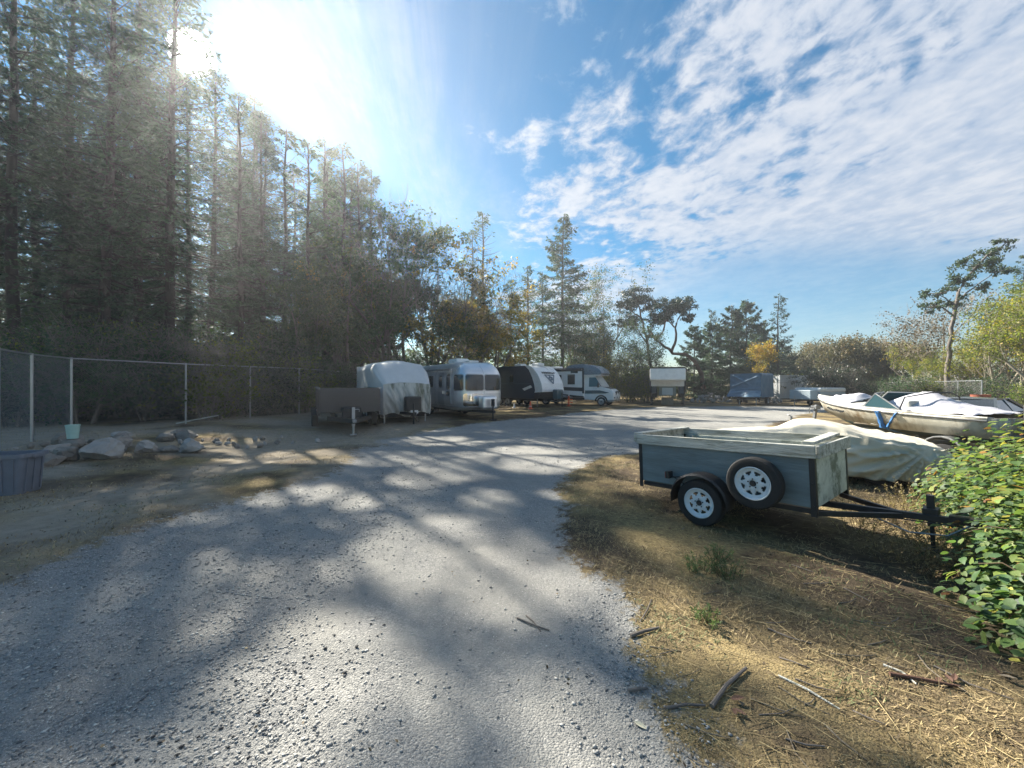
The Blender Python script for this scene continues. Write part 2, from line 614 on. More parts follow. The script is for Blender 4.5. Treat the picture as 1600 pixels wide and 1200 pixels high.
def soil_mat():
    m, nt, p, out = new_mat('soil_and_gravel')
    N, L = nt.nodes, nt.links
    tc = N.new('ShaderNodeTexCoord')

    def noise(scale, detail=6, rough=.6, off=0.0):
        mp = N.new('ShaderNodeMapping')
        mp.inputs['Location'].default_value = (off, off * .7, off * .3)
        L.new(tc.outputs['Object'], mp.inputs[0])
        n = N.new('ShaderNodeTexNoise')
        n.inputs['Scale'].default_value = scale
        n.inputs['Detail'].default_value = detail
        n.inputs['Roughness'].default_value = rough
        L.new(mp.outputs[0], n.inputs['Vector'])
        return n.outputs[0]

    def ramp(fac, stops):
        cr = N.new('ShaderNodeValToRGB')
        e = cr.color_ramp.elements
        e[0].position, e[0].color = stops[0][0], (*stops[0][1], 1)
        e[1].position, e[1].color = stops[-1][0], (*stops[-1][1], 1)
        for pos, c in stops[1:-1]:
            x = e.new(pos)
            x.color = (*c, 1)
        L.new(fac, cr.inputs[0])
        return cr.outputs[0]

    def mix(fac, a, b, mode='MIX'):
        n = N.new('ShaderNodeMixRGB')
        n.blend_type = mode
        for i, v in enumerate((fac, a, b)):
            if isinstance(v, (int, float)):
                n.inputs[i].default_value = v
            elif isinstance(v, tuple):
                n.inputs[i].default_value = (*v, 1)
            else:
                L.new(v, n.inputs[i])
        return n.outputs[0]

    def mrange(x, a, b, c=0, d=1):
        n = N.new('ShaderNodeMapRange')
        n.interpolation_type = 'SMOOTHSTEP'
        L.new(x, n.inputs[0])
        for i, v in enumerate((a, b, c, d)):
            n.inputs[i + 1].default_value = v
        return n.outputs[0]

    at = N.new('ShaderNodeAttribute')
    at.attribute_name = 'road'
    at2 = N.new('ShaderNodeAttribute')
    at2.attribute_name = 'bare_soil'
    # gravel: stones by voronoi cells, dust between
    vo = N.new('ShaderNodeTexVoronoi')
    vo.inputs['Scale'].default_value = 85
    L.new(tc.outputs['Object'], vo.inputs['Vector'])
    vo2 = N.new('ShaderNodeTexVoronoi')
    vo2.inputs['Scale'].default_value = 210
    L.new(tc.outputs['Object'], vo2.inputs['Vector'])
    sepc = N.new('ShaderNodeSeparateColor')
    L.new(vo.outputs['Color'], sepc.inputs[0])
    sepc2 = N.new('ShaderNodeSeparateColor')
    L.new(vo2.outputs['Color'], sepc2.inputs[0])
    stone = ramp(sepc.outputs[0], [(0, (.11, .115, .12)), (.4, (.22, .225, .22)), (.75, (.34, .335, .32)), (1, (.54, .52, .48))])
    stone2 = ramp(sepc2.outputs[0], [(0, (.15, .155, .155)), (.6, (.29, .285, .275)), (1, (.46, .45, .42))])
    dust = ramp(noise(3.2, 8, .7), [(.3, (.25, .245, .228)), (.7, (.39, .38, .345))])
    stony = mrange(noise(1.4, 5, .6, 3.0), .38, .62)
    g = mix(.55, stone, stone2)
    g = mix(mrange(noise(1.4, 5, .6, 3.0), .38, .62, .40, .92), dust, g)
    g = mix(mrange(noise(.35, 4, .6, 9.0), .45, .7, 0, .35), g, (.17, .165, .155))
    # dry grass and bare soil
    thatch = ramp(noise(26, 8, .75), [(.3, (.075, .06, .035)), (.5, (.21, .16, .08)), (.7, (.42, .32, .15))])
    fib = N.new('ShaderNodeTexNoise')
    fib.inputs['Scale'].default_value = 90
    fib.inputs['Detail'].default_value = 3
    fib.inputs['Distortion'].default_value = 2.5
    L.new(tc.outputs['Object'], fib.inputs['Vector'])
    thatch = mix(mrange(fib.outputs[0], .45, .65, 0, .7), thatch, (.40, .32, .17))
    bare = ramp(noise(9, 8, .7, 5.0), [(.3, (.05, .038, .028)), (.7, (.13, .10, .07))])
    grassy = mix(mrange(noise(.8, 6, .65, 7.0), .36, .60), thatch, bare)
    grassy = mix(mrange(noise(1.1, 6, .65, 17.0), .56, .72, 0, .55), grassy, (.07, .085, .035))
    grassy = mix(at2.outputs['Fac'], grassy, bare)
    at3 = N.new('ShaderNodeAttribute')
    at3.attribute_name = 'dusty'
    pale = ramp(noise(6, 8, .7, 11.0), [(.3, (.23, .20, .16)), (.7, (.38, .34, .275))])
    grassy = mix(at3.outputs['Fac'], grassy, pale)
    edge = N.new('ShaderNodeMath')
    edge.operation = 'ADD'
    L.new(at.outputs['Fac'], edge.inputs[0])
    off = mrange(noise(7, 7, .7, 2.0), .2, .8, -.32, .32)
    L.new(off, edge.inputs[1])
    k = mrange(edge.outputs[0], .36, .66)
    L.new(mix(k, grassy, g), p.inputs['Base Color'])
    p.inputs['Roughness'].default_value = 1.0
    p.inputs['Specular IOR Level'].default_value = .08
    b1 = N.new('ShaderNodeBump')
    b1.inputs['Strength'].default_value = .6
    b1.inputs['Distance'].default_value = .012
    inv = N.new('ShaderNodeMath')
    inv.operation = 'MULTIPLY_ADD'
    L.new(vo.outputs['Distance'], inv.inputs[0])
    inv.inputs[1].default_value = -1.0
    L.new(noise(110, 4, .6), inv.inputs[2])
    L.new(inv.outputs[0], b1.inputs['Height'])
    L.new(b1.outputs[0], p.inputs['Normal'])
    return m


M['soil'] = soil_mat()


def build_ground():
    xs = axis_steps(-125, 125, -6, 7.5, .065, 1.07)
    ys = axis_steps(-30, 135, .7, 9.0, .065, 1.055)
    gx, gy = np.meshgrid(xs, ys)
    gz = ground_z(gx, gy)
    far = np.clip((np.hypot(gx, gy) - 70) / 60, 0, 1)
    gz = gz * (1 - far)
    ny, nx = gx.shape
    V = np.stack([gx.ravel(), gy.ravel(), gz.ravel()], 1)
    idx = np.arange(nx * ny).reshape(ny, nx)
    F = np.stack([idx[:-1, :-1].ravel(), idx[:-1, 1:].ravel(), idx[1:, 1:].ravel(), idx[1:, :-1].ravel()], 1)
    s = road_sdf(gx, gy).ravel()
    road = np.clip(.5 + s / .9, 0, 1)
    bare_soil = np.clip(1 - np.hypot((gx.ravel() - 4.6) / 2.6, (gy.ravel() - 2.9) / 1.5), 0, 1)  # more bare soil round the bramble and at the back left
    bare_soil = np.clip(bare_soil * 1.8, 0, 1) * .8
    bare_soil = np.maximum(bare_soil, np.clip((gy.ravel() - 15 + gx.ravel() * .1) / 3, 0, 1) * np.clip((-gx.ravel() - 2) / 3, 0, 1) * .8)
    fs = s[F].mean(1) > 0
    xr, yr = gx.ravel(), gy.ravel()
    dusty = np.clip((-xr - 2.6) / 1.5, 0, 1) * np.clip(.55 + (fbm(xr * .7, yr * .7, 88, 4) - .42) * 3.0, 0, .85) * np.clip(1.5 - yr / 40, 0, 1)

    for nm, sel in (('ground', ~fs), ('gravel_road', fs)):
        f = F[sel]
        used, inv = np.unique(f.ravel(), return_inverse=True)
        me = mesh_np(nm, V[used], inv.reshape(-1, 4), M['soil'], smooth=True)
        a = me.attributes.new('road', 'FLOAT', 'POINT')
        a.data.foreach_set('value', road[used].astype(np.float32))
        a = me.attributes.new('dusty', 'FLOAT', 'POINT')
        a.data.foreach_set('value', dusty[used].astype(np.float32))
        a = me.attributes.new('bare_soil', 'FLOAT', 'POINT')
        a.data.foreach_set('value', bare_soil[used].astype(np.float32))
        tag(link(nm, me), kind='structure')


build_ground()
# ------------------------------------------------------------------ trees
def tube_np(segs):
    """segs: list of (points (n,3), radii (n), sides); returns verts, quad faces"""
    V, F, base = [], [], 0
    for pts, rad, n in segs:
        pts = np.asarray(pts, float)
        d = np.gradient(pts, axis=0)
        d /= np.linalg.norm(d, axis=1, keepdims=True) + 1e-9
        ref = np.where(np.abs(d[:, 2:3]) < .9, np.array([[0, 0, 1.0]]), np.array([[1.0, 0, 0]]))
        s = np.cross(d, ref)
        s /= np.linalg.norm(s, axis=1, keepdims=True) + 1e-9
        t = np.cross(s, d)
        a = np.arange(n) * 2 * np.pi / n
        ring = pts[:, None, :] + (s[:, None, :] * np.cos(a)[None, :, None] + t[:, None, :] * np.sin(a)[None, :, None]) * np.asarray(rad)[:, None, None]
        m = len(pts)
        V.append(ring.reshape(-1, 3))
        i = np.arange(m - 1)[:, None] * n
        k = np.arange(n)[None, :]
        k2 = (k + 1) % n
        F.append(np.stack([i + k, i + k2, i + n + k2, i + n + k], -1).reshape(-1, 4) + base)
        base += m * n
    return np.concatenate(V), np.concatenate(F)


def kites(c, d, w_dir, ln, wd, fold=0.0):
    """kite-shaped leaves: start c, direction d, width direction w_dir"""
    n = len(c)
    d = d / (np.linalg.norm(d, axis=1, keepdims=True) + 1e-9)
    w = w_dir - d * np.sum(w_dir * d, 1, keepdims=True)
    w /= np.linalg.norm(w, axis=1, keepdims=True) + 1e-9
    ln, wd = np.broadcast_to(ln, n)[:, None], np.broadcast_to(wd, n)[:, None]
    V = np.stack([c, c + d * ln * .45 + w * wd * .5, c + d * ln, c + d * ln * .45 - w * wd * .5], 1)
    return V


class TreeData:
    def __init__(self, trunk, leaves, tint, tm, lm, names):
        self.trunk, self.leaves, self.tint, self.tm, self.lm, self.names = trunk, leaves, tint, tm, lm, names
        self.tmesh = None
        self.lmesh = None


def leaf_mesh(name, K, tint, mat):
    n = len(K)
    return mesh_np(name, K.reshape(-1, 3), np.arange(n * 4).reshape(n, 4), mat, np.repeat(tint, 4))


def conifer(seed, H, rad, base=.18, dens=1.0, droop=.25, sparse=0.0, lm='needles', bend=0.0, sizek=1.0, top=.9):
    g = np.random.default_rng(seed)
    segs, C, D, W, LN, WD, T = [], [], [], [], [], [], []
    nz = 14
    z = np.linspace(0, H, nz)
    bx = bend * (z / H) ** 2 * H * .12 + np.cumsum(g.normal(0, .05, nz))
    by = np.cumsum(g.normal(0, .05, nz))
    tr = .0092 * H * (1 - z / H) ** .8 + .03
    tr[0] *= 1.35
    pts = np.stack([bx, by, z - .15 * (z == 0)], 1)
    segs.append((pts, tr, 7))
    nb = int(H * 9.0 * (1 - sparse))
    for i in range(nb):
        f = base + (1 - base) * (i + g.random()) / nb
        f = min(f, .995)
        zc = f * H
        u = (f - base) / (1 - base)
        L = rad * (1 - u) ** .75 * (.35 + .65 * min(1, u * 5 + .35)) * g.uniform(.55, 1.12) + .25
        if g.random() < sparse * .6:
            L *= .5
        az = g.random() * 2 * np.pi
        o = np.array([np.interp(zc, z, bx), np.interp(zc, z, by), zc])
        h = np.array([np.cos(az), np.sin(az), 0])
        sd = np.array([-np.sin(az), np.cos(az), 0])
        el = np.interp(u, [0, .5, 1], [-droop, .05, .75]) + g.normal(0, .12)
        ss = np.linspace(0, 1, 5)
        zz = ss * L * el - droop * .55 * L * ss ** 2 + .18 * L * ss ** 4
        bp = o + h * (ss * L)[:, None] + np.array([0, 0, 1]) * zz[:, None]
        segs.append((bp, np.linspace(.012 * L + .012, .006, 5), 3))
        n = int(dens * (22 * L + 16))
        s = np.clip(g.random(n) ** .7 * .92 + .1, 0, 1.02)
        wmax = (.34 * L * (1 - s) + .16) * (1 if u < .85 else .7)
        # twigs leave the branch at intervals: quantise, so that sprays read as tufts
        s = np.round(s * (L * 2.6 + 2)) / (L * 2.6 + 2) + g.normal(0, .012, n)
        lat = g.uniform(-1, 1, n) * wmax
        zb = s * L * el - droop * .55 * L * s ** 2 + .18 * L * s ** 4
        hang = -np.abs(lat) * .28 - g.random(n) * .10
        c = o + h * (s * L + np.abs(lat) * .45)[:, None] + sd * lat[:, None] + np.array([0, 0, 1]) * (zb + hang)[:, None]
        sg = np.sign(lat)[:, None]
        d = h * g.uniform(.4, 1.0, (n, 1)) + sd * sg * g.uniform(.2, .9, (n, 1)) + np.array([0, 0, 1]) * g.normal(-.25, .35, (n, 1))
        wv = np.cross(d, np.array([0, 0, 1.0])) + g.normal(0, .55, (n, 3))
        C.append(c); D.append(d); W.append(wv)
        LN.append(g.uniform(.20, .42, n) * sizek * (.75 + .25 * (1 - u)))
        WD.append(g.uniform(.055, .12, n) * sizek)
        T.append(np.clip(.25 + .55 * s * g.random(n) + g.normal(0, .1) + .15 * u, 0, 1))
    K = kites(np.concatenate(C), np.concatenate(D), np.concatenate(W), np.concatenate(LN), np.concatenate(WD))
    return TreeData(tube_np(segs), K, np.concatenate(T), 'bark_fir', lm, ('trunk', 'crown'))


def broadleaf(seed, H, spread, nleaf=14000, lsize=.13, lm='leaf_gold', tm='bark_grey', trunks=1, lo=.2, gold=.5, levels=4, airy=.45, lean=(0, 0), clump=.42, up=.55):
    g = np.random.default_rng(seed)
    segs, tips = [], []

    def grow(p, d, L, r, lev):
        n = 4
        pts, rr = [p], [r]
        q, dd = p.copy(), d.copy()
        for k in range(n):
            dd = dd + g.normal(0, .13, 3) + np.array([0, 0, .06 * (1 if lev > 0 else 0)])
            dd /= np.linalg.norm(dd)
            q = q + dd * L / n
            pts.append(q.copy())
            rr.append(r * (1 - .45 * (k + 1) / n))
        segs.append((np.array(pts), np.array(rr), 6 if lev == 0 else (4 if lev == 1 else 3)))
        if lev >= levels:
            tips.append((q, dd, L))
            return
        if lev >= levels - 1:
            tips.append((pts[2], dd, L * .8))
        nc = g.integers(3, 5) if lev < 2 else g.integers(2, 4)
        for c in range(nc):
            az = g.random() * 2 * np.pi
            h = np.array([np.cos(az), np.sin(az), 0])
            nd = dd * up + h * spread / H * g.uniform(.6, 1.5) + np.array([0, 0, .22 if lev < 2 else .05])
            nd /= np.linalg.norm(nd)
            st = pts[g.integers(2, n + 1)] if lev > 0 else pts[g.integers(1, n + 1)]
            grow(np.array(st), nd, L * g.uniform(.52, .8), rr[-1] * g.uniform(.55, .8), lev + 1)
        if lev < 2:
            grow(q, dd, L * .7, rr[-1] * .9, lev + 1)

    for t in range(trunks):
        az = g.random() * 2 * np.pi
        off = np.array([np.cos(az), np.sin(az), 0]) * (.25 * (trunks > 1))
        d0 = np.array([lean[0], lean[1], 1.0]) + off * g.uniform(.3, 1.3) * (trunks > 1)
        grow(off * .8 + np.array([0, 0, -.1]), d0 / np.linalg.norm(d0), H * g.uniform(.34, .42), .014 * H / math.sqrt(trunks) + .02, 0)
    P = np.array([t[0] for t in tips])
    # keep the overall height right
    k = H / max(1e-3, np.percentile(P[:, 2], 98))
    segs = [(s[0] * k, s[1] * k, s[2]) for s in segs]
    P = P * k
    Ls = np.array([t[2] for t in tips]) * k
    keep = (P[:, 2] > lo * H) & (P[:, 2] < H * .96) & (np.hypot(P[:, 0] - lean[0] * P[:, 2], P[:, 1] - lean[1] * P[:, 2]) < spread * .56)
    segs = [s_ for s_ in segs if s_[0][-1][2] < H * 1.0 and math.hypot(s_[0][-1][0], s_[0][-1][1]) < spread * .6]
    P, Ls, Dv = P[keep], np.clip(Ls[keep], .5, 1.5), np.array([t[1] for t in tips])[keep]
    if len(P) > 420:
        pick = g.permutation(len(P))[:420]
        P, Ls, Dv = P[pick], Ls[pick], Dv[pick]
    # a spray of fine twigs at each tip carries the leaves
    tw = 4
    m = len(P) * tw
    b0 = np.repeat(P, tw, 0)
    td = np.repeat(Dv, tw, 0) * .7 + g.normal(0, .62, (m, 3)) + np.array([0, 0, .12])
    td /= np.linalg.norm(td, axis=1, keepdims=True)
    tl = np.repeat(Ls, tw) * g.uniform(.5, 1.15, m) * clump * 2.0
    for q in range(m):
        e = b0[q] + td[q] * tl[q]
        segs.append((np.array([b0[q], (b0[q] + e) / 2 + g.normal(0, .04, 3), e]), np.array([.009, .006, .004]), 3))
    wt = np.repeat(g.random(len(P)) ** 1.2 + .10, tw) * g.uniform(.4, 1, m) * tl
    cnt = g.multinomial(nleaf, wt / wt.sum())
    i = np.repeat(np.arange(m), cnt)
    n = len(i)
    s = g.random(n) ** .7 * 1.05 + .05
    c = b0[i] + td[i] * (s * tl[i])[:, None] + g.normal(0, .085, (n, 3)) * (1 + 1.2 * s)[:, None]
    d = g.normal(0, 1, (n, 3)) + td[i] * .5 + np.array([0, 0, -.5])
    wv = g.normal(0, 1, (n, 3))
    ct = np.repeat(g.normal(0, .16, len(P)), tw)
    T = np.clip(gold * .6 + ct[i] + g.normal(0, .13, n) + .25 * gold * (c[:, 2] / H), 0, 1)
    ln = g.uniform(.7, 1.3, n) * lsize
    K = kites(c, d, wv, ln, ln * g.uniform(.55, .85, n))
    return TreeData(tube_np(segs), K, T, tm, lm, ('trunk', 'crown'))


def lump_tree(seed, blobs, nleaf, lsize, lm, tm, limbs):
    """a tree with crown clumps at given places: blobs = (x,y,z,rx,rz), limbs = list of (points, r0, r1)"""
    g = np.random.default_rng(seed)
    segs = []
    for pts, r0, r1 in limbs:
        pts = np.array(pts, float)
        t = np.linspace(0, 1, len(pts))
        tt = np.linspace(0, 1, len(pts) * 3)
        q = np.stack([np.interp(tt, t, pts[:, k]) for k in range(3)], 1)
        q[1:-1] = (q[:-2] + q[1:-1] * 2 + q[2:]) / 4
        q[1:-1] += g.normal(0, r0 * .25, q[1:-1].shape)
        segs.append((q, np.linspace(r0, r1, len(q)), 6))
    cs, tints = [], []
    vol = np.array([b[3] ** 2 * b[4] for b in blobs]) ** .8
    cnt = g.multinomial(nleaf, vol / vol.sum())
    for b, n in zip(blobs, cnt):
        m = max(6, n // 70)
        v = g.normal(0, 1, (m, 3))
        v /= np.linalg.norm(v, axis=1, keepdims=True)
        sub = v * (g.random((m, 1)) ** .45) * np.array([b[3], b[3], b[4]]) + np.array(b[:3])
        for q in sub[:10]:
            segs.append((np.array([[b[0], b[1], b[2] - b[4] * .4], (q + np.array(b[:3])) / 2 + g.normal(0, .1, 3), q]), np.array([.05, .03, .01]), 3))
        i = g.integers(0, m, n)
        cs.append(sub[i] + g.normal(0, .24, (n, 3)) * np.array([1, 1, .7]) * b[3] * .55)
        st = g.normal(0, .15, m)
        tints.append(np.clip(.45 + st[i] + g.normal(0, .15, n), 0, 1))
    c = np.concatenate(cs)
    n = len(c)
    ln = g.uniform(.7, 1.3, n) * lsize
    K = kites(c, g.normal(0, 1, (n, 3)) + np.array([0, 0, -.3]), g.normal(0, 1, (n, 3)), ln, ln * .6)
    return TreeData(tube_np(segs), K, np.concatenate(tints), tm, lm, ('trunk', 'crown'))


# ---- sun pools set on the ground; crown leaves shading them are cut away
POOLS = [(-1.32, 2.25, .46, .85, .1), (-.75, 4.25, .95, .85, .3), (.02, 3.35, .42, .38, 0), (.28, 1.9, .36, .45, 0), (-2.95, 3.93, .14, .16, 0), (-3.4, 6.2, .55, .5, 0), (-1.9, 1.5, .5, .5, 0),
         (-3.6, 9.4, 2.6, .95, 0), (-1.5, 7.6, .8, .8, 0), (-.4, 6.0, .35, .4, 0), (.6, 8.6, .9, .8, 0), (-2.2, 5.9, .4, .35, 0), (1.55, 6.1, .8, .75, 0), (1.75, 1.75, .75, .35, .3),
         (.8, 4.25, .18, .22, 0), (1.35, 3.0, .3, .25, 0), (1.75, 4.1, .5, .35, -.5), (2.0, 12.2, 2.2, .8, 0), (-2.4, 12.6, 1.0, .6, 0), (6, 16.5, 4.5, 1.6, 0), (13, 23, 7, 3.5, 0), (18, 28, 7, 2, 0), (1.0, 15.5, 1.6, .6, 0)]


def lit(x, y):
    v = np.full(np.shape(x), -1.0)
    wob = (fbm(x * 1.6, y * 1.6, 31, 3) - .5) * .9
    for cx, cy, rx, ry, rot in POOLS:
        dx, dy = x - cx, y - cy
        a, b = dx * math.cos(rot) + dy * math.sin(rot), -dx * math.sin(rot) + dy * math.cos(rot)
        v = np.maximum(v, 1 - np.hypot(a / rx, b / ry) + wob * .6)
    zone = np.minimum(np.minimum(x - 2.25, y - 4.1 + np.maximum(0, x - 3) * .6), np.minimum(9 - x, 9.5 - y)) * 1.2 + wob * .5       # the trailer and the covered car
    v = np.maximum(v, np.clip(zone, -1, .6))
    far = (fbm(x * .28 + y * .05, y * .75, 41, 4) - .58) * 6
    v = np.maximum(v, np.where(y > 8.5, far, -1))
    return v > -.14


CARVE_RANGE = 30.0


def place_tree(td, x, y, rz, sc, name, label, group=None, cat='tree', carve=True, lean=None, sz=None):
    z0 = float(ground_z(np.array([x]), np.array([y]))[0]) - .05
    root = empty(name, (x, y, z0), rz, label, cat, group)
    root.scale = (sc, sc, sz or sc)
    if lean:
        root.rotation_euler = (lean[0], lean[1], rz)
    if td.tmesh is None:
        td.tmesh = mesh_np('trunk', td.trunk[0], td.trunk[1], M[td.tm], smooth=True)
    link('trunk', td.tmesh, root)
    mesh = None
    if carve:
        c = td.leaves.mean(1) * np.array([sc, sc, sz or sc])
        cz, sn = math.cos(rz), math.sin(rz)
        wx = x + c[:, 0] * cz - c[:, 1] * sn
        wy = y + c[:, 0] * sn + c[:, 1] * cz
        wz = z0 + c[:, 2]
        k = wz / SUN[2]
        px, py = wx - SUN[0] * k, wy - SUN[1] * k
        inview = (py > -1) & (py < CARVE_RANGE) & (np.abs(px) < py * 1.35 + 4)
        rem = inview & lit(px, py)
        if td.lm.startswith('needles'):
            rem &= c[:, 2] < .94 * c[:, 2].max()
        # the line from the lens to the sun stays open
        along = wx * SUN[0] + wy * SUN[1] + (wz - EYE) * SUN[2]
        off = np.sqrt(np.maximum(0, wx ** 2 + wy ** 2 + (wz - EYE) ** 2 - along ** 2))
        rem |= off < .55
        if rem.sum() > max(60, .05 * len(rem)):
            keep = ~rem
            if keep.sum() > 20:
                mesh = leaf_mesh('crown', td.leaves[keep], td.tint[keep], M[td.lm])
    if mesh is None:
        if td.lmesh is None:
            td.lmesh = leaf_mesh('crown', td.leaves, td.tint, M[td.lm])
        mesh = td.lmesh
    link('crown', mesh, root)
    return root


def px_to_xy(px, d):
    return (px - 800) / 620 * d, d


FIR = [conifer(11, 27, 4.3, .22, 1.35, sizek=.82), conifer(12, 25, 3.9, .30, 1.3, sparse=.15, sizek=.82), conifer(13, 26, 4.6, .16, 1.3, sizek=.82)]
FIRS = [conifer(21, 18, 3.0, .12, 1.0, lm='needles_light'), conifer(22, 17.5, 3.3, .2, .95, sparse=.1), conifer(23, 18, 2.7, .15, 1.0)]
TALLFIR = conifer(31, 19.8, 3.9, .30, 1.7, droop=.22, sparse=.22, sizek=1.2)
CEDAR = [conifer(41, 10, 3.3, .03, 3.0, droop=.12, sizek=1.25), conifer(42, 9.5, 3.7, .02, 3.0, droop=.10, sizek=1.25)]
SPIRE = conifer(45, 11.5, 2.2, .08, 1.1, droop=.2, sparse=.25)
MAPLE = [broadleaf(51, 16, 9, 26000, .20, 'leaf_olive', gold=.55, trunks=3, lo=.12), broadleaf(52, 15, 9, 24000, .20, 'leaf_olive', gold=.7, trunks=2, lo=.12),
         broadleaf(53, 12.5, 9, 24000, .20, 'leaf_gold', gold=.75, trunks=3, lo=.08)]
THIN = broadleaf(61, 15.5, 6, 3800, .14, 'leaf_olive', gold=.7, trunks=1, lo=.2, clump=.5)
SCRUB = [broadleaf(62, 8.5, 6, 6500, .13, 'leaf_olive', gold=.5, trunks=4, lo=.05), broadleaf(63, 7, 6, 7000, .13, 'leaf_gold', gold=.45, trunks=4, lo=.02)]
OAK = [broadleaf(71, 6, 8, 17000, .16, 'leaf_oak', gold=.65, trunks=3, lo=.0, clump=.5), broadleaf(72, 6, 8, 17000, .16, 'leaf_oak', gold=.8, trunks=3, lo=.0, clump=.5)]
GOLDY = broadleaf(75, 7, 2.6, 4200, .15, 'leaf_gold', gold=.95, trunks=1, lo=.1, clump=.34)
ALDER = [broadleaf(81, 8, 4.5, 6500, .14, 'leaf_yellowgreen', tm='bark_pale', gold=.75, trunks=2, lo=.22, clump=.42), broadleaf(82, 10, 4.2, 5200, .14, 'leaf_yellowgreen', tm='bark_pale', gold=.6, trunks=2, lo=.2)]
BUSH = [broadleaf(91, 3.2, 4, 7000, .11, 'leaf_olive', gold=.35, trunks=6, lo=-.1, levels=3, clump=.6), broadleaf(92, 2.6, 4, 6000, .10, 'leaf_dark', gold=.6, trunks=6, lo=-.1, levels=3, clump=.6),
        broadleaf(93, 3.0, 4, 4500, .11, 'leaf_yellowgreen', gold=.5, trunks=6, lo=-.1, levels=3, clump=.6)]

ORD = 'first second third fourth fifth sixth seventh eighth ninth tenth eleventh twelfth thirteenth fourteenth fifteenth sixteenth seventeenth eighteenth'.split()


def rank(rows, i):
    xs = sorted(r[0] for r in rows)
    return ORD[xs.index(rows[i][0])]


def forest():
    g = np.random.default_rng(5)
    G1 = 'tall firs of the wood behind the wire fence'
    # left wood: column in the photo, distance, which fir, height
    rows = [(-150, 16, 0, 23), (-60, 19, 2, 24), (30, 17.5, 1, 23.5), (105, 21, 0, 25.5), (165, 18.5, 2, 24), (222, 22.5, 1, 25.5), (268, 19.5, 0, 24), (330, 25, 2, 21.5), (372, 23, 1, 18.2), (408, 25.5, 0, 18.8),
            (60, 25, 2, 25), (190, 28, 0, 25.5), (130, 30, 1, 25.5), (-20, 28, 0, 25), (290, 29, 1, 24), (391, 33, 2, 25.4), (412, 31, 0, 22.6), (374, 35, 1, 25.8), (402, 36, 1, 26), (-110, 25, 1, 24)]
    for i, (px, d, k, H) in enumerate(rows):
        x, y = px_to_xy(px, d)
        td = FIR[k]
        H0 = [27, 25, 26][k]
        lb = 'tall dark fir at the left end of the wood behind the wire fence' if px < 0 else rank([r for r in rows if r[0] >= 0], [r for r in rows if r[0] >= 0].index(rows[i])) + ' tall fir trunk from the left edge in the wood behind the fence'
        place_tree(td, x, y, g.random() * 6.28, H / H0, 'fir_tree', lb, G1)
    G2 = 'firs along the edge of the wood behind the covered trailers'
    rows = [(447, 27, 0, 18.6), (478, 26, 1, 17.8), (512, 30, 2, 19.6), (538, 28, 0, 18.4), (562, 31, 1, 19.2), (584, 33, 2, 19.0), (752, 37, 1, 18.2), (735, 40, 0, 17)]
    for i, (px, d, k, H) in enumerate(rows):
        x, y = px_to_xy(px, d)
        place_tree(FIRS[k], x, y, g.random() * 6.28, H / 18, 'fir_tree', rank(rows, i) + ' grey green fir from the left along the wood edge behind the trailers', G2)
    G3 = 'leafy maples behind the covered trailer and the silver trailer'
    rows = [(470, 24.5, 0, 8.0), (560, 26.5, 1, 10.5), (612, 29, 0, 14.2), (648, 31, 1, 13.6), (690, 31, 0, 13.0), (668, 27.5, 1, 10.5), (590, 34, 1, 15)]
    for i, (px, d, k, H) in enumerate(rows):
        x, y = px_to_xy(px, d)
        place_tree(MAPLE[k], x, y, g.random() * 6.28, H / (16, 15, 12.5)[k], 'maple_tree', rank(rows, i) + ' olive green maple from the left behind the covered and silver trailers', G3)
    for px, d, H in [(738, 29, 11.6), (770, 34, 11.4)]:
        x, y = px_to_xy(px, d)
        place_tree(MAPLE[2], x, y, g.random() * 6.28, H / 12.5, 'maple_tree', ('golden leaved maple right behind the silver trailer roof' if px < 750 else 'golden leaved maple right behind the navy trailer roof'), 'golden maples behind the silver trailer')
    # deep rows that close the wood
    for i in range(24):
        px = g.uniform(-120, 560)
        d = g.uniform(30, 44)
        x, y = px_to_xy(px, d)
        H = min(24, 1.7 + (600 - np.interp(px, [250, 330, 440, 560], [-60, 160, 225, 270])) / 620 * d)
        place_tree(FIRS[i % 3], x, y, g.random() * 6.28, H / 18, 'fir_tree', 'tall dark fir deep in the wood behind the wire fence', 'firs deep in the wood', carve=False)
    # undergrowth behind the fence and along the edge of the wood
    us = [(-40, 14), (10, 13.5), (60, 15), (110, 17), (150, 16.5), (200, 18), (250, 17), (300, 18.5), (345, 17.5), (390, 19), (430, 18.5), (470, 20), (515, 22), (80, 20), (170, 21), (270, 21), (360, 22), (20, 19), (440, 23), (550, 25), (605, 26), (655, 27), (700, 28), (745, 31),
          (130, 14.6), (225, 15.6), (330, 16.2)]
    for i, (px, d) in enumerate(us):
        x, y = px_to_xy(px, d)
        place_tree(BUSH[i % 3], x, y, g.random() * 6.28, g.uniform(.8, 1.35), 'bush', 'leafy bush growing under the firs behind the wire fence' if px < 500 else 'leafy bush growing behind the row of trailers', 'undergrowth of the wood', 'bush', carve=(i % 2 == 0))


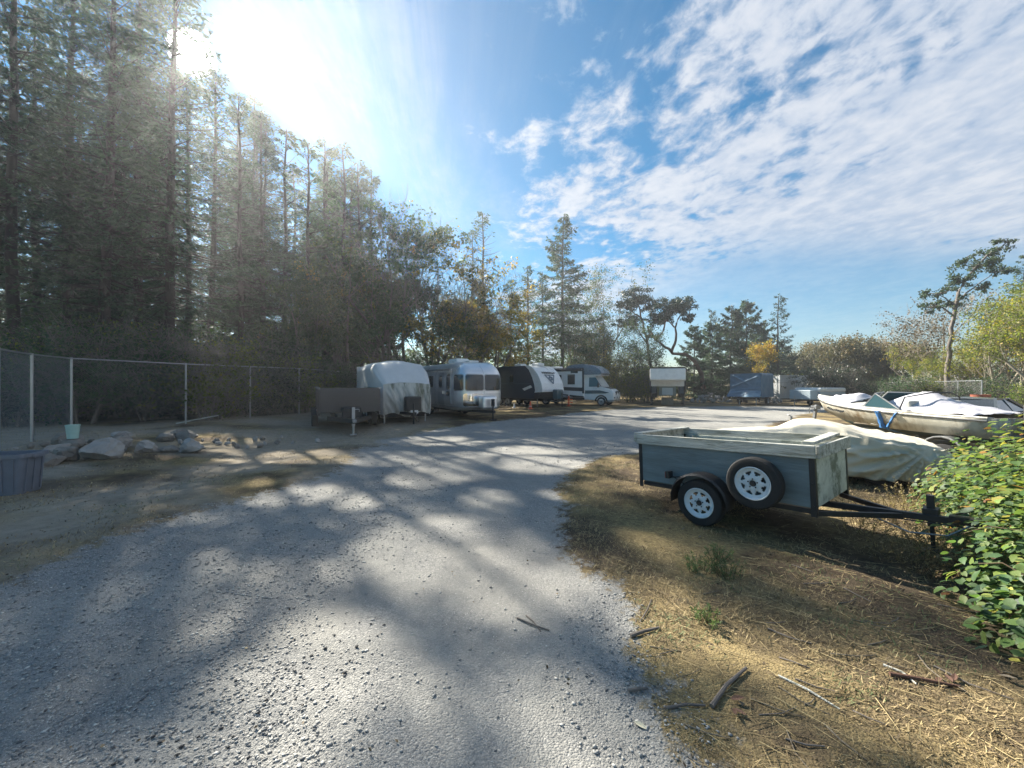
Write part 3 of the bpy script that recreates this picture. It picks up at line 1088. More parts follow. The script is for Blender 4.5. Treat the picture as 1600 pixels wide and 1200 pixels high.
def middle_trees():
    g = np.random.default_rng(8)
    def P(td, px, d, H, H0, name, label, group=None, cat='tree', **k):
        x, y = px_to_xy(px, d)
        return place_tree(td, x, y, k.pop('rz', g.random() * 6.28), H / H0, name, label, group, cat, **k)
    P(TALLFIR, 878, 42, 19.6, 19.8, 'fir_tree', 'tallest fir with open layered branches standing behind the motorhome', carve=False)
    P(FIRS[1], 800, 40, 12.6, 18, 'fir_tree', 'blue green fir rising just behind the navy trailer', carve=False)
    P(FIRS[0], 828, 42, 14.2, 18, 'fir_tree', 'slim fir between the navy trailer and the tallest fir', carve=False)
    P(FIRS[2], 850, 44, 14.0, 18, 'fir_tree', 'bushy fir close to the left of the tallest fir trunk', carve=False)
    P(THIN, 960, 44, 16.0, 15.5, 'birch_tree', 'thin half bare tree with fine twigs behind the motorhome cab', carve=False)
    P(FIRS[1], 942, 43, 10.0, 18, 'fir_tree', 'broad low fir beside the motorhome cab', carve=False)
    gs = 'scrubby trees between the motorhome and the truck camper'
    rows = [(905, 41, 0, 9.5), (925, 46, 1, 8), (985, 40, 0, 8.0), (1005, 41, 0, 6.0), (965, 38, 1, 5.0), (890, 46, 0, 12)]
    for i, (px, d, k, H) in enumerate(rows):
        P(SCRUB[k], px, d, H, (8.5, 7)[k], 'scrub_tree', rank(rows, i) + ' scrubby half bare tree from the left between motorhome and truck camper', gs, carve=False)
    for px, d, H in [(1012, 37.5, 3.2), (985, 37, 2.6)]:
        P(BUSH[2], px, d, H, 3, 'bush', ('taller pale dry bush right beside the truck camper' if px > 1000 else 'lower pale dry bush between the motorhome and truck camper'), 'dry bushes beside the truck camper', 'bush', carve=False)
    # two madrones with bare crooked limbs
    td = lump_tree(101, [(-.3, 0, 11.6, 1.5, 1.2), (-1.6, 0, 10.4, 1.2, .9), (.8, 0, 10.4, 1.1, .9), (-.8, .3, 8.6, 1.3, .8), (-2.2, 0, 8.3, .8, .7)], 8200, .17, 'leaf_dark', 'bark_red',
                   [([(1.5, 0, 0), (1.3, 0, 3), (.9, 0, 6), (.2, 0, 9), (-.3, 0, 11)], .22, .06), ([(.9, 0, 6), (-.3, .2, 8)], .1, .05), ([(.2, 0, 9), (-1.5, 0, 10.2)], .08, .03)])
    P(td, 1000, 44, 1, 1, 'madrone_tree', 'pale crowned madrone behind the gap beside the truck camper', carve=False, rz=0)
    td = lump_tree(102, [(-1.3, 0, 9.7, 1.5, 1.0), (.3, 0, 9.9, 1.2, 1.0), (-2.4, 0, 8.4, 1.1, .9), (.9, 0, 8.9, .9, .8), (-1.2, .2, 8.5, .9, .7), (-3.0, 0, 6.9, .6, .5)], 9000, .17, 'leaf_dark', 'bark_red',
                   [([(2.6, 0, 0), (2.3, 0, 2.6), (1.2, 0, 4.6), (-.8, 0, 5.0), (-2.4, 0, 6.2), (-3.4, 0, 7.8)], .26, .08), ([(-.9, 0, 5.1), (-.3, 0, 6.6), (-.6, 0, 7.6), (.3, 0, 9.4)], .15, .05),
                    ([(-2.4, 0, 6.2), (-1.6, 0, 7.6), (-1.4, 0, 9.2)], .12, .04), ([(-.6, 0, 7.6), (-1.5, 0, 8.6)], .08, .03)])
    P(td, 1063, 41, 1, 1, 'madrone_tree', 'dark madrone with a round crown on bare crooked limbs above the truck camper', carve=False, rz=0)
    gc = 'dark rounded cedars behind the truck camper'
    rows = [(1085, 42, 0, 7.8), (1112, 44, 1, 8.4), (1140, 47, 0, 10.7), (1166, 52, 1, 12.3), (1192, 53, 0, 9.8), (1222, 55, 1, 7.6)]
    for i, (px, d, k, H) in enumerate(rows):
        P(CEDAR[k], px, d, H, (10, 9.5)[k], 'cedar_tree', rank(rows, i) + ' dark rounded cedar from the left behind the blue tarped trailer', gc, carve=False)
    P(SPIRE, 1215, 48, 12.4, 11.5, 'fir_tree', 'narrow pointed fir at the right end of the dark clump', carve=False)
    P(SPIRE, 1108, 50, 11.0, 11.5, 'fir_tree', 'narrow fir tip poking up over the dark cedars', carve=False)
    P(GOLDY, 1186, 38, 5.9, 7, 'young_maple', 'small golden tree in front of the dark cedars', carve=False)
    P(BUSH[0], 1052, 46, 3.4, 3.2, 'bush', 'green bush just left of the truck camper', cat='bush', carve=False)
    go = 'low brown oaks behind the folding camper and the boat'
    rows = [(1258, 58, 0, 6.6), (1298, 56, 1, 7.6), (1330, 41, 0, 6.4), (1368, 40, 1, 6.6), (1415, 60, 0, 8.2), (1278, 62, 0, 8.0)]
    for i, (px, d, k, H) in enumerate(rows):
        P(OAK[k], px, d, H, 6, 'oak_tree', rank(rows, i) + ' low spreading brown oak from the left beyond the folding camper', go, carve=False)
    P(BUSH[1], 1318, 34, 3.1, 2.6, 'bush', 'dark green bush in front of the brown oaks behind the boat bow', cat='bush', carve=False)
    # right side
    td = lump_tree(111, [(1.0, 0, 8.7, 1.0, .45), (2.2, 0, 9.7, 1.2, .45), (3.4, .2, 10.7, 1.0, .35), (4.2, 0, 11.3, .7, .28), (-.4, 0, 7.9, .9, .4), (.8, .2, 7.3, .9, .35), (-.9, 0, 7.0, .7, .3), (3.2, 0, 9.3, .9, .3), (2.0, -.2, 8.2, .8, .3), (-1.3, 0, 6.6, .35, .2), (1.3, 0, 10.0, .7, .3)],
                   4200, .15, 'needles_light', 'bark_grey',
                   [([(0, 0, -.1), (.15, 0, 2), (.2, 0, 4), (.5, 0, 6), (.9, 0, 8), (1.7, 0, 9.4), (3.2, 0, 10.6), (4.4, 0, 11.4)], .17, .03), ([(.5, 0, 6.3), (-.4, 0, 7), (-1.2, 0, 6.7)], .06, .02), ([(.7, 0, 7.2), (1.6, 0, 8), (3.0, 0, 9.0)], .06, .02), ([(.6, 0, 7), (-.4, .1, 7.8)], .05, .02)])
    P(td, 1478, 26.5, 1, 1, 'pine_tree', 'tall windswept pine with a bare trunk and crown leaning right', carve=False, rz=0)
    ga = 'yellow green alders behind the boat and the grey car'
    rows = [(1432, 31, 0, 5.0), (1462, 28, 1, 3.6), (1528, 26, 0, 5.0), (1556, 23, 1, 6.4), (1600, 21.5, 0, 6.2), (1650, 20, 1, 7.5), (1508, 29, 0, 3.6), (1580, 27, 1, 7.4), (1628, 23, 0, 7.2)]
    for i, (px, d, k, H) in enumerate(rows):
        P(ALDER[k], px, d, H, (8, 10)[k], 'alder_tree', rank(rows, i) + ' yellow green alder from the left behind the boat and grey car', ga, carve=False)
    P(broadleaf(84, 7.5, 6, 2600, .12, 'leaf_oak', tm='bark_pale', gold=.9, trunks=2, lo=.25), 1462, 30, 8.2, 7.5, 'alder_tree', 'nearly bare rusty twigged tree beside the windswept pine', carve=False)
    P(FIRS[0], 1600, 28, 10.8, 18, 'fir_tree', 'green fir at the far right edge above the alders', carve=False)
    P(FIRS[2], 1660, 25, 11.0, 18, 'fir_tree', 'broad fir just outside the right edge beside the alders', carve=False)
    for i, (px, d) in enumerate([(1420, 25), (1455, 24), (1510, 23), (1545, 20), (1580, 19), (1400, 31), (1365, 33), (1620, 17), (1445, 33), (1520, 30)]):
        P(BUSH[(0, 2, 1)[i % 3]], px, d, g.uniform(1.4, 2.2), 3, 'bush', 'leafy bush growing along the wire fence behind the boat', 'bushes along the fence behind the boat', 'bush', carve=False)


def far_wood():
    """distant belt of trees seen through the gaps"""
    g = np.random.default_rng(15)
    n_t = 330
    az = g.uniform(-75, 75, n_t)
    d = g.uniform(58, 100, n_t)
    hx = np.where(az < 0, g.uniform(7, 14, n_t), g.uniform(3.0, 5.5, n_t)) * (d / 75)
    hx = np.where(az > 16, g.uniform(2.6, 4.2, n_t) * d / 75, hx)
    per = 150
    i = np.repeat(np.arange(n_t), per)
    n = len(i)
    u = g.random(n) ** .8
    r = (1 - u) * 2.6 + .5
    a = g.random(n) * 6.283
    rr = np.sqrt(g.random(n)) * r
    cx = np.sin(np.radians(az[i])) * d[i] + rr * np.cos(a)
    cy = np.cos(np.radians(az[i])) * d[i] + rr * np.sin(a)
    c = np.stack([cx, cy, u * hx[i] + .1], 1)
    ln = g.uniform(.4, .9, n)
    K = kites(c, g.normal(0, 1, (n, 3)) + np.array([0, 0, -.4]), g.normal(0, 1, (n, 3)), ln, ln * .5)
    o = link('far_wood', leaf_mesh('far_wood', K, np.clip(g.normal(.4, .2, n_t)[i] + g.normal(0, .12, n), 0, 1), M['leaf_olive']))
    tag(o, 'distant belt of woodland glimpsed through the gaps between the trees', 'woodland', kind='stuff')


forest()
middle_trees()
far_wood()


def haze():  # added volume in place of lens flare: sun glow and pale veil
    m = bpy.data.materials.new('haze')
    m.use_nodes = True
    nt = m.node_tree
    nt.nodes.clear()
    out = nt.nodes.new('ShaderNodeOutputMaterial')
    v = nt.nodes.new('ShaderNodeVolumePrincipled')
    v.inputs['Color'].default_value = (.93, .96, 1, 1)
    v.inputs['Density'].default_value = HAZE_DENSITY
    v.inputs['Anisotropy'].default_value = .66
    nt.links.new(v.outputs[0], out.inputs['Volume'])
    o = MB().box(0, 53, 12.6, 284, 208, 29.2).build('haze', m)
    tag(o, 'thin haze added over the whole yard for the glare round the sun', 'haze', kind='stuff')
    o.visible_shadow = True


HAZE_DENSITY = .0017
haze()
# ------------------------------------------------------------------ materials of made things
M['tyre'] = basic('tyre', (.018, .018, .019), .85, var=.25, scale=12, bump=.15)
M['rim_white'] = basic('rim_white', (.62, .66, .70), .45, var=.08, scale=14, col2=(.32, .30, .27), spot=(.6, .8))
M['rim_grey'] = basic('rim_grey', (.35, .36, .37), .35, .6)
M['black_steel'] = basic('black_steel', (.022, .022, .024), .55, .2, var=.25, scale=10, col2=(.07, .04, .025), spot=(.62, .8))
M['grey_steel'] = basic('grey_steel', (.28, .29, .30), .45, .7, var=.2, col2=(.16, .10, .06), spot=(.62, .8))
M['galv'] = basic('galv', (.38, .39, .40), .4, .75, var=.12)
M['dark_plastic'] = basic('dark_plastic', (.02, .021, .023), .6)
M['blue_ply'] = basic('blue_ply', (.145, .185, .20), .62, var=.30, scale=4, col2=(.22, .25, .25), spot=(.56, .74), bump=.35, bscale=22, stretch=(.35, 1, 2.2))
M['pale_ply'] = basic('pale_ply', (.48, .50, .44), .75, var=.2, scale=5, col2=(.13, .15, .11), spot=(.47, .64), bump=.25, bscale=25, stretch=(1, 1, 1.2))
M['old_wood'] = basic('old_wood', (.46, .46, .42), .85, var=.35, scale=5, col2=(.17, .18, .14), spot=(.46, .66), bump=.5, bscale=30, stretch=(.5, 4, 4))
M['wood_dark'] = basic('wood_dark', (.18, .15, .11), .9, var=.3, scale=5, bump=.5, bscale=20, stretch=(.5, 3, 3))
M['cover_beige'] = basic('cover_beige', (.58, .535, .43), .7, var=.08, scale=2.5, col2=(.36, .34, .27), spot=(.55, .8), bump=.12, bscale=60)
M['cover_grey'] = basic('cover_grey', (.56, .57, .57), .72, var=.06, scale=2, bump=.12, bscale=40)
M['cover_dirty'] = basic('cover_dirty', (.50, .50, .46), .75, var=.1, scale=2.2, col2=(.15, .16, .12), spot=(.45, .66), bump=.15, bscale=30, stretch=(1, 3, .6))
M['white_paint'] = basic('white_paint', (.74, .75, .75), .3, var=.05, scale=2, coat=.3)
M['white_dull'] = basic('white_dull', (.66, .67, .66), .5, var=.1, scale=3, col2=(.40, .38, .32), spot=(.6, .85))
M['navy'] = basic('navy', (.012, .030, .062), .35, var=.12, scale=2, coat=.4)
M['navy_stripe'] = basic('navy_stripe', (.03, .065, .11), .35, var=.05)
M['charcoal'] = basic('charcoal', (.03, .033, .04), .35, var=.1, coat=.3)
M['teal_grey'] = basic('teal_grey', (.05, .10, .12), .35, var=.1, coat=.3)
M['slate_blue'] = basic('slate_blue', (.085, .14, .20), .3, var=.08, coat=.4)
M['aluminium'] = basic('aluminium', (.78, .79, .80), .38, .85, var=.05, scale=2.5)
M['alu_panel'] = basic('alu_panel', (.62, .64, .66), .42, .9, var=.06, scale=2.0)
M['trim_line'] = basic('trim_line', (.36, .37, .38), .4, .8)
M['glass'] = glass_mat('glass', (.015, .022, .028))
M['glass_teal'] = glass_mat('glass_teal', (.03, .07, .085))
M['sunshade'] = basic('sunshade', (.58, .62, .63), .35, .4, var=.12, scale=9)
M['black_soft'] = basic('black_soft', (.015, .016, .018), .7)
M['orange'] = basic('orange', (.72, .12, .035), .5, var=.08)
M['red'] = basic('red', (.35, .03, .02), .4)
M['amber'] = basic('amber', (.6, .22, .02), .3)
M['tarp_blue'] = basic('tarp_blue', (.075, .155, .24), .45, var=.12, scale=3, col2=(.13, .22, .30), spot=(.55, .8), bump=.2, bscale=30)
M['tarp_navy'] = basic('tarp_navy', (.022, .042, .065), .5, var=.2, scale=3)
M['strap_blue'] = basic('strap_blue', (.03, .13, .33), .55, var=.2, scale=12)
M['tarp_white'] = basic('tarp_white', (.50, .49, .53), .6, var=.1, scale=4, col2=(.38, .37, .36), spot=(.6, .8), bump=.2, bscale=40)
M['hull'] = basic('hull', (.47, .45, .38), .5, var=.2, scale=2.6, col2=(.17, .11, .05), spot=(.46, .70), stretch=(2.4, 2.4, .35), bump=.06)
M['hull_dark'] = basic('hull_dark', (.02, .035, .03), .7, var=.3, scale=5)
M['deck_grey'] = basic('deck_grey', (.42, .42, .39), .6, var=.2, scale=5, col2=(.16, .15, .12), spot=(.5, .7))
M['car_grey'] = basic('car_grey', (.10, .115, .125), .3, .4, var=.05, coat=.6)
M['pale_blue'] = basic('pale_blue', (.34, .42, .47), .5, var=.08, scale=3)
M['container'] = basic('container', (.60, .62, .63), .5, var=.08, scale=2, col2=(.38, .34, .28), spot=(.62, .8), stretch=(1, 1, .4))
M['cream'] = basic('cream', (.58, .54, .40), .6, var=.1)
M['bin_blue'] = basic('bin_blue', (.14, .16, .20), .5, var=.1)
M['pail'] = basic('pail', (.36, .56, .52), .5, var=.1)
M['ink'] = basic('ink', (.02, .025, .03), .6)
M['brick_red'] = basic('brick_red', (.28, .08, .045), .8, var=.25)
M['lens'] = glass_mat('lens', (.5, .52, .55), .1)
M['chrome'] = basic('chrome', (.75, .76, .78), .12, 1.0, var=.02)


def gz(x, y):
    return float(ground_z(np.array([x]), np.array([y]))[0])


def local_root(name, x, y, heading, label, cat, group=None, z=None):
    return empty(name, (x, y, gz(x, y) if z is None else z), math.atan2(heading[1], heading[0]), label, cat, group)


def wheel(parent, loc, rad, width, side=-1, rim='rim_white', style='plain', name='wheel'):
    """axis along local y; side = -1: the outer face looks to -y"""
    x, y, z = loc
    rr = rad * .64
    w = width / 2
    mb = MB()
    prof = [(rr, -w * .80), (rr * 1.08, -w * .95), (rad * .86, -w * 1.0), (rad * .95, -w * .92), (rad * .99, -w * .74), (rad, -w * .66)]
    for k in range(5):
        c = -w * .55 + k * w * 1.1 / 4
        if k: prof += [(rad * .965, c - w * .10), (rad * 1.0, c - w * .06)]
        prof += [(rad * 1.0, c + w * .12), (rad * .965, c + w * .16)] if k < 4 else []
    prof += [(rad, w * .66), (rad * .99, w * .74), (rad * .95, w * .92), (rad * .86, w), (rr * 1.08, w * .95), (rr, w * .80)]
    mb.lathe(prof, (0, 0, 0), 'y', 40 if style == 'spoke' else 24)
    t = mb.build(name, M['tyre'], parent, smooth=True, angle=28)
    t.location = (x, y, z)
    rb = MB()
    n = 48 if style == 'spoke' else 24
    s = side
    rings = [(rr * 1.02, s * w * .92), (rr * .97, s * w * .95), (rr * .90, s * w * .60), (rr * .84, s * w * .50), (rr * .72, s * w * .52), (rr * .60, s * w * .60), (rr * .50, s * w * .66), (rr * .34, s * w * .72), (rr * .16, s * w * .72)]
    vs = [(r * math.cos(2 * math.pi * k / n), h, r * math.sin(2 * math.pi * k / n)) for r, h in rings for k in range(n)]
    fs = []
    for i in range(len(rings) - 1):
        for k in range(n):
            if style == 'spoke' and i in (4, 5):
                ph = (k % 6)
                if (i == 4 and ph in (1, 2, 3, 4)) or (i == 5 and ph in (2, 3)):
                    continue
            k2 = (k + 1) % n
            fs.append((i * n + k, i * n + k2, (i + 1) * n + k2, (i + 1) * n + k))
    rb.add(vs, fs)
    rb.build('rim', M[rim], t, smooth=True, solid=.004, angle=50)
    hb = MB()
    hb.lathe([(0.001, s * w * .95), (rr * .15, s * w * .95), (rr * .19, s * w * .8), (rr * .19, 0), (0.001, 0)], (0, 0, 0), 'y', 16, loop=False)
    for k in range(5):
        a = 2 * math.pi * k / 5 + .3
        hb.lathe([(.001, s * w * .86), (rr * .045, s * w * .84), (rr * .05, s * w * .6)], (rr * .27 * math.cos(a), 0, rr * .27 * math.sin(a)), 'y', 6, loop=False)
    hb.build('hub', M['black_steel'], t, smooth=True)
    return t


def text_mesh(name, body, size, mat, parent, loc, rot, extrude=.002):
    cu = bpy.data.curves.new(name, 'FONT')
    cu.body = body
    cu.size = size
    cu.extrude = extrude
    cu.align_x = 'CENTER'
    cu.align_y = 'CENTER'
    o = bpy.data.objects.new(name, cu)
    dg = bpy.context.evaluated_depsgraph_get()
    me = bpy.data.meshes.new_from_object(o)
    bpy.data.objects.remove(o)
    me.materials.clear()
    me.materials.append(mat)
    q = link(name, me, parent)
    q.location, q.rotation_euler = loc, rot
    return q


# ------------------------------------------------------------------ utility trailer in front
def utility_trailer():
    h = (.62, -.785)
    t = local_root('utility_trailer', 2.91, 5.125, h, 'small blue grey plywood box trailer with white wheels on the dry grass', 'trailer')
    t.rotation_euler = (0, R(-2.4), t.rotation_euler.z)
    L, W, z0, z1 = 2.0, 1.2, .36, .93
    hl, hw = L / 2, W / 2
    MB().box(0, -hw, (z0 + z1) / 2 + .02, L - .06, .018, z1 - z0 - .04).build('side_panel', M['blue_ply'], t)
    MB().box(0, hw, (z0 + z1) / 2 + .02, L - .06, .018, z1 - z0 - .04).build('side_panel', M['pale_ply'], t)
    p = MB().box(hl, 0, (z0 + z1) / 2 + .02, .018, W - .06, z1 - z0 - .04).build('front_panel', M['pale_ply'], t)
    tag(p, 'peeling greenish white front panel')
    MB().box(-hl, 0, (z0 + z1) / 2 + .02, .018, W - .06, z1 - z0 - .04).build('tailgate', M['pale_ply'], t)
    MB().box(0, 0, z0 + .035, L - .04, W - .04, .02).build('floor_board', M['wood_dark'], t)
    for sx in (-1, 1):
        for sy in (-1, 1):
            b = MB()
            b.box(sx * (hl + .012), sy * (hw - .012), (z0 + z1) / 2 - .02, .006, .05, z1 - z0 + .06)
            b.box(sx * (hl - .012), sy * (hw + .012), (z0 + z1) / 2 - .02, .05, .006, z1 - z0 + .06)
            for k in range(3):
                b.lathe([(.001, sy * .008), (.009, sy * .006), (.009, 0)], (sx * (hl - .014), sy * (hw + .014), z0 + .06 + k * .22), 'y', 8, loop=False)
            b.build('corner_post', M['black_steel'], t)
    fr = MB()
    for sy in (-1, 1):
        fr.box(0, sy * (hw - .02), z0 - .002, L - .08, .04, .05)
    for k in range(4):
        fr.box(-hl + .1 + k * (L - .2) / 3, 0, z0 - .004, .04, W - .08, .04)
    fr.bar((hl - .6, 0, z0 - .05), (hl + .92, 0, z0 - .01), .06, .06)
    fr.bar((hl - .05, -hw + .05, z0 - .03), (hl + .55, -.03, z0 - .03), .04, .05)
    fr.bar((hl - .05, hw - .05, z0 - .03), (hl + .55, .03, z0 - .03), .04, .05)
    fr.build('frame', M['black_steel'], t, bevel=.004)
    # weathered boards round the top
    rw = .13
    MB().box(-.0, -hw - .028, z1 + .035, L + .06, .036, rw).build('top_rail', M['old_wood'], t, bevel=.006)
    MB().box(-.0, hw + .028, z1 + .035, L + .06, .036, rw).build('top_rail', M['old_wood'], t, bevel=.006)
    MB().box(hl + .038, 0.01, z1 + .03, .036, W + .0, rw).build('top_rail', M['old_wood'], t, bevel=.006)
    MB().box(-hl - .038, 0, z1 + .045, .036, W + .13, rw * .7).build('top_rail', M['old_wood'], t, bevel=.006)
    MB().box(hl - .07, .02, z1 + .118, .11, W - .02, .03, rot=Matrix.Rotation(R(2.5), 3, 'Z')).build('top_board', M['old_wood'], t, bevel=.006)
    MB().box(-hl - .01, .02, z1 + .108, .12, W + .06, .022, rot=Matrix.Rotation(R(-1.5), 3, 'Z')).build('top_board', M['old_wood'], t, bevel=.006)
    b = MB()
    for sx, x in ((1, -hl + .12), (1, hl - .16)):
        b.bar((x, hw - .03, z0 + .1), (x + .02, hw - .03, z1), .05, .03)
    b.build('cleat', M['old_wood'], t)
    # running gear
    ax = -.10
    for s in (-1, 1):
        w = wheel(t, (ax, s * (hw + .13), .272 - .004 * s), .272, .135, s, 'rim_white', 'spoke')
        fb = MB()
        rings = []
        for k in range(13):
            a = R(-8 + k * 196 / 12)
            r = .345
            c = (ax + r * math.cos(a), .30 + r * math.sin(a) * .95)
            ci = (ax + (r - .012) * math.cos(a), .30 + (r - .012) * math.sin(a) * .95)
            y0, y1 = s * (hw + .03), s * (hw + .235)
            rings.append([(c[0], y0, c[1]), (c[0], y1 - s * .02, c[1]), (ci[0], y1, ci[1] - .014), (ci[0], y0, ci[1])])
        fb.loft(rings)
        fb.build('fender', M['black_steel'], t, smooth=True)
    b = MB()
    b.tube([(ax, -hw - .1, .272), (ax, hw + .1, .272)], .022, 8)
    for s in (-1, 1):
        b.bar((ax - .34, s * (hw - .06), z0 - .03), (ax, s * (hw - .06), .24), .045, .012)
        b.bar((ax + .34, s * (hw - .06), z0 - .03), (ax, s * (hw - .06), .24), .045, .012)
    b.build('axle', M['black_steel'], t)
    pl = MB().box(-hl - .02, -hw + .25, z0 + .10, .006, .30, .15).build('number_plate', M['white_dull'], t)
    wr = MB()
    wr.tube([(-.50, -hw - .05, .52), (-.2, -hw + .02, z0 - .03), (.4, -hw + .05, z0 - .06), (hl, -.25, z0 - .05), (hl + .5, -.04, z0 - .06), (hl + .95, -.03, z0 - .05)], .006, 5)
    wr.build('light_cable', M['ink'], t)
    sp = wheel(t, (.50, -hw - .135, .60), .275, .135, -1, 'rim_white', 'spoke', 'spare_wheel')
    MB().bar((.50, -hw - .01, .60), (.50, -hw - .10, .60), .08, .08).build('spare_bracket', M['black_steel'], t)
    b = MB()
    b.box(-.52, -hw - .10, .545, .05, .10, .09)
    b.bar((-.52, -hw - .08, .51), (-.33, -hw - .03, .53), .03, .012)
    lt = b.build('tail_light', M['black_steel'], t, bevel=.006)
    MB().box(-.548, -hw - .10, .545, .008, .085, .075).build('lens', M['red'], lt)
    jb = MB()
    jb.box(hl + .74, .07, z0 + .04, .055, .055, .30)
    jb.tube([(hl + .74, .07, z0 - .08), (hl + .74, .07, .03)], .018, 8)
    jb.box(hl + .74, .07, .02, .12, .12, .012)
    jb.box(hl + .74, .07, z0 + .02, .11, .15, .09)
    jb.build('jack', M['black_steel'], t, bevel=.004)
    cb = MB()
    cb.box(hl + .96, 0, z0 + .005, .20, .085, .07)
    cb.bar((hl + .90, 0, z0 + .05), (hl + 1.0, 0, z0 + .10), .03, .015)
    cb.build('coupler', M['black_steel'], t, bevel=.01)
    c2 = MB()
    c2.tube([(hl + .3, -.06, z0 - .06), (hl + .6, -.10, .20), (hl + .85, -.07, .22), (hl + 1.0, -.03, z0 - .02)], .008, 5)
    c2.build('safety_chain', M['grey_steel'], t)


# ------------------------------------------------------------------ car under a cover
def covered_car():
    h = (-.863, .506)                                   # nose away to the left
    t = local_root('covered_car', 5.66, 7.82, h, 'low sports car under a creased beige cloth cover', 'car')
    L, W = 4.05, 1.66
    ts = [0, .025, .06, .14, .24, .34, .43, .49, .57, .66, .76, .86, .93, .97, 1.0]
    zs = [.16, .42, .60, .70, .755, .80, .89, 1.00, 1.02, .97, .87, .79, .74, .62, .16]
    ws = [.72, .80, .86, .93, .97, 1, 1, 1, 1, 1, 1, .98, .95, .90, .84]

    def f(u, v):
        tt = .5 - .5 * math.cos(math.pi * u)
        tt = tt * .35 + u * .65
        z = np.interp(tt, ts, zs)
        w = np.interp(tt, ts, ws) * W / 2
        x = L / 2 - tt * L
        a = (v - .5) * 2                               # -1 (right, far) .. 1 ; the near side is y>0
        s = abs(a)
        roof = np.interp(tt, [.40, .48, .58, .72], [0, 1, 1, 0])
        zsh = min(z, .70 + .02 * roof)
        if s < .42:
            yy = s / .42 * (w * (.93 - .23 * roof))
            zz = z - .05 * (s / .42) ** 2.5
        elif s < .58:
            q = (s - .42) / .16
            y0 = w * (.93 - .23 * roof)
            yy = y0 + (w * 1.0 - y0) * q
            zz = z - .05 + (zsh - .07 - z + .05) * (q ** 1.4)
        else:
            q = (s - .58) / .42
            yy = w * (1.0 + .05 * math.sin(q * 2.6))
            zz = (zsh - .07) * (1 - q) + .15 * q
        sg = 1 if a > 0 else -1
        # creases pulled towards the rear quarter, and slack cloth between the hard points
        px_, pz_ = x - (-L / 2 + .42), zz - .66
        ang = math.atan2(pz_, px_)
        rr = math.hypot(px_, pz_)
        fold = (1.3 * (1 - abs(math.sin(ang * 10 + 1.3 * math.sin(rr * 3) + sg))) ** 2 + .5 * math.sin(ang * 31 + rr * 4)) * .10 * min(1, rr / .35) * math.exp(-rr / 1.5) * (1 if s > .5 else .3)
        n1 = float(fbm(x * 2.2 + 9, (zz + a) * 3.2, 77, 3)) - .5
        n2 = float(fbm(x * 6 + 2, (zz * 1.5 + a * 2) * 5, 78, 3)) - .5
        slack = (1 if .44 < s else .55)
        sag = -.05 * math.exp(-((tt - .40) / .05) ** 2) * (s < .5) - .03 * math.exp(-((tt - .70) / .06) ** 2) * (s < .5)
        seam = .012 * math.exp(-((s - .44) / .012) ** 2)
        yy += (fold * 1.2 + n1 * .09 + n2 * .05) * slack * (1 if s > .45 else .2)
        zz += n1 * .05 + n2 * .03 + sag + seam + (fold * .8 if s <= .58 else 0)
        hem = float(vnoise(x * 3.1, sg * 5, 3)) - .5
        if s > .97: zz += hem * .07
        return (x, sg * yy, max(zz, .03))
    mb = MB().grid(f, 120, 72)
    c = mb.build('cover', M['cover_beige'], t, smooth=True, recalc=False, angle=180, solid=.003)
    for x in (1.15, -1.02):
        for s in (-1, 1):
            wheel(t, (x, s * .66, .29), .29, .17, s, 'rim_grey')
    b = MB()
    b.box(0, 0, .22, 3.5, 1.2, .12)
    b.build('underbody', M['black_soft'], t)
    cd = MB()
    pts = [(-L / 2 + .10, W / 2 * .6, .66), (-L / 2 - .02, W / 2 * .5, .45), (-L / 2 + .02, W / 2 * .55, .14)]
    cd.tube(pts, .012, 5)
    cd.build('tie_cord', M['ink'], t)


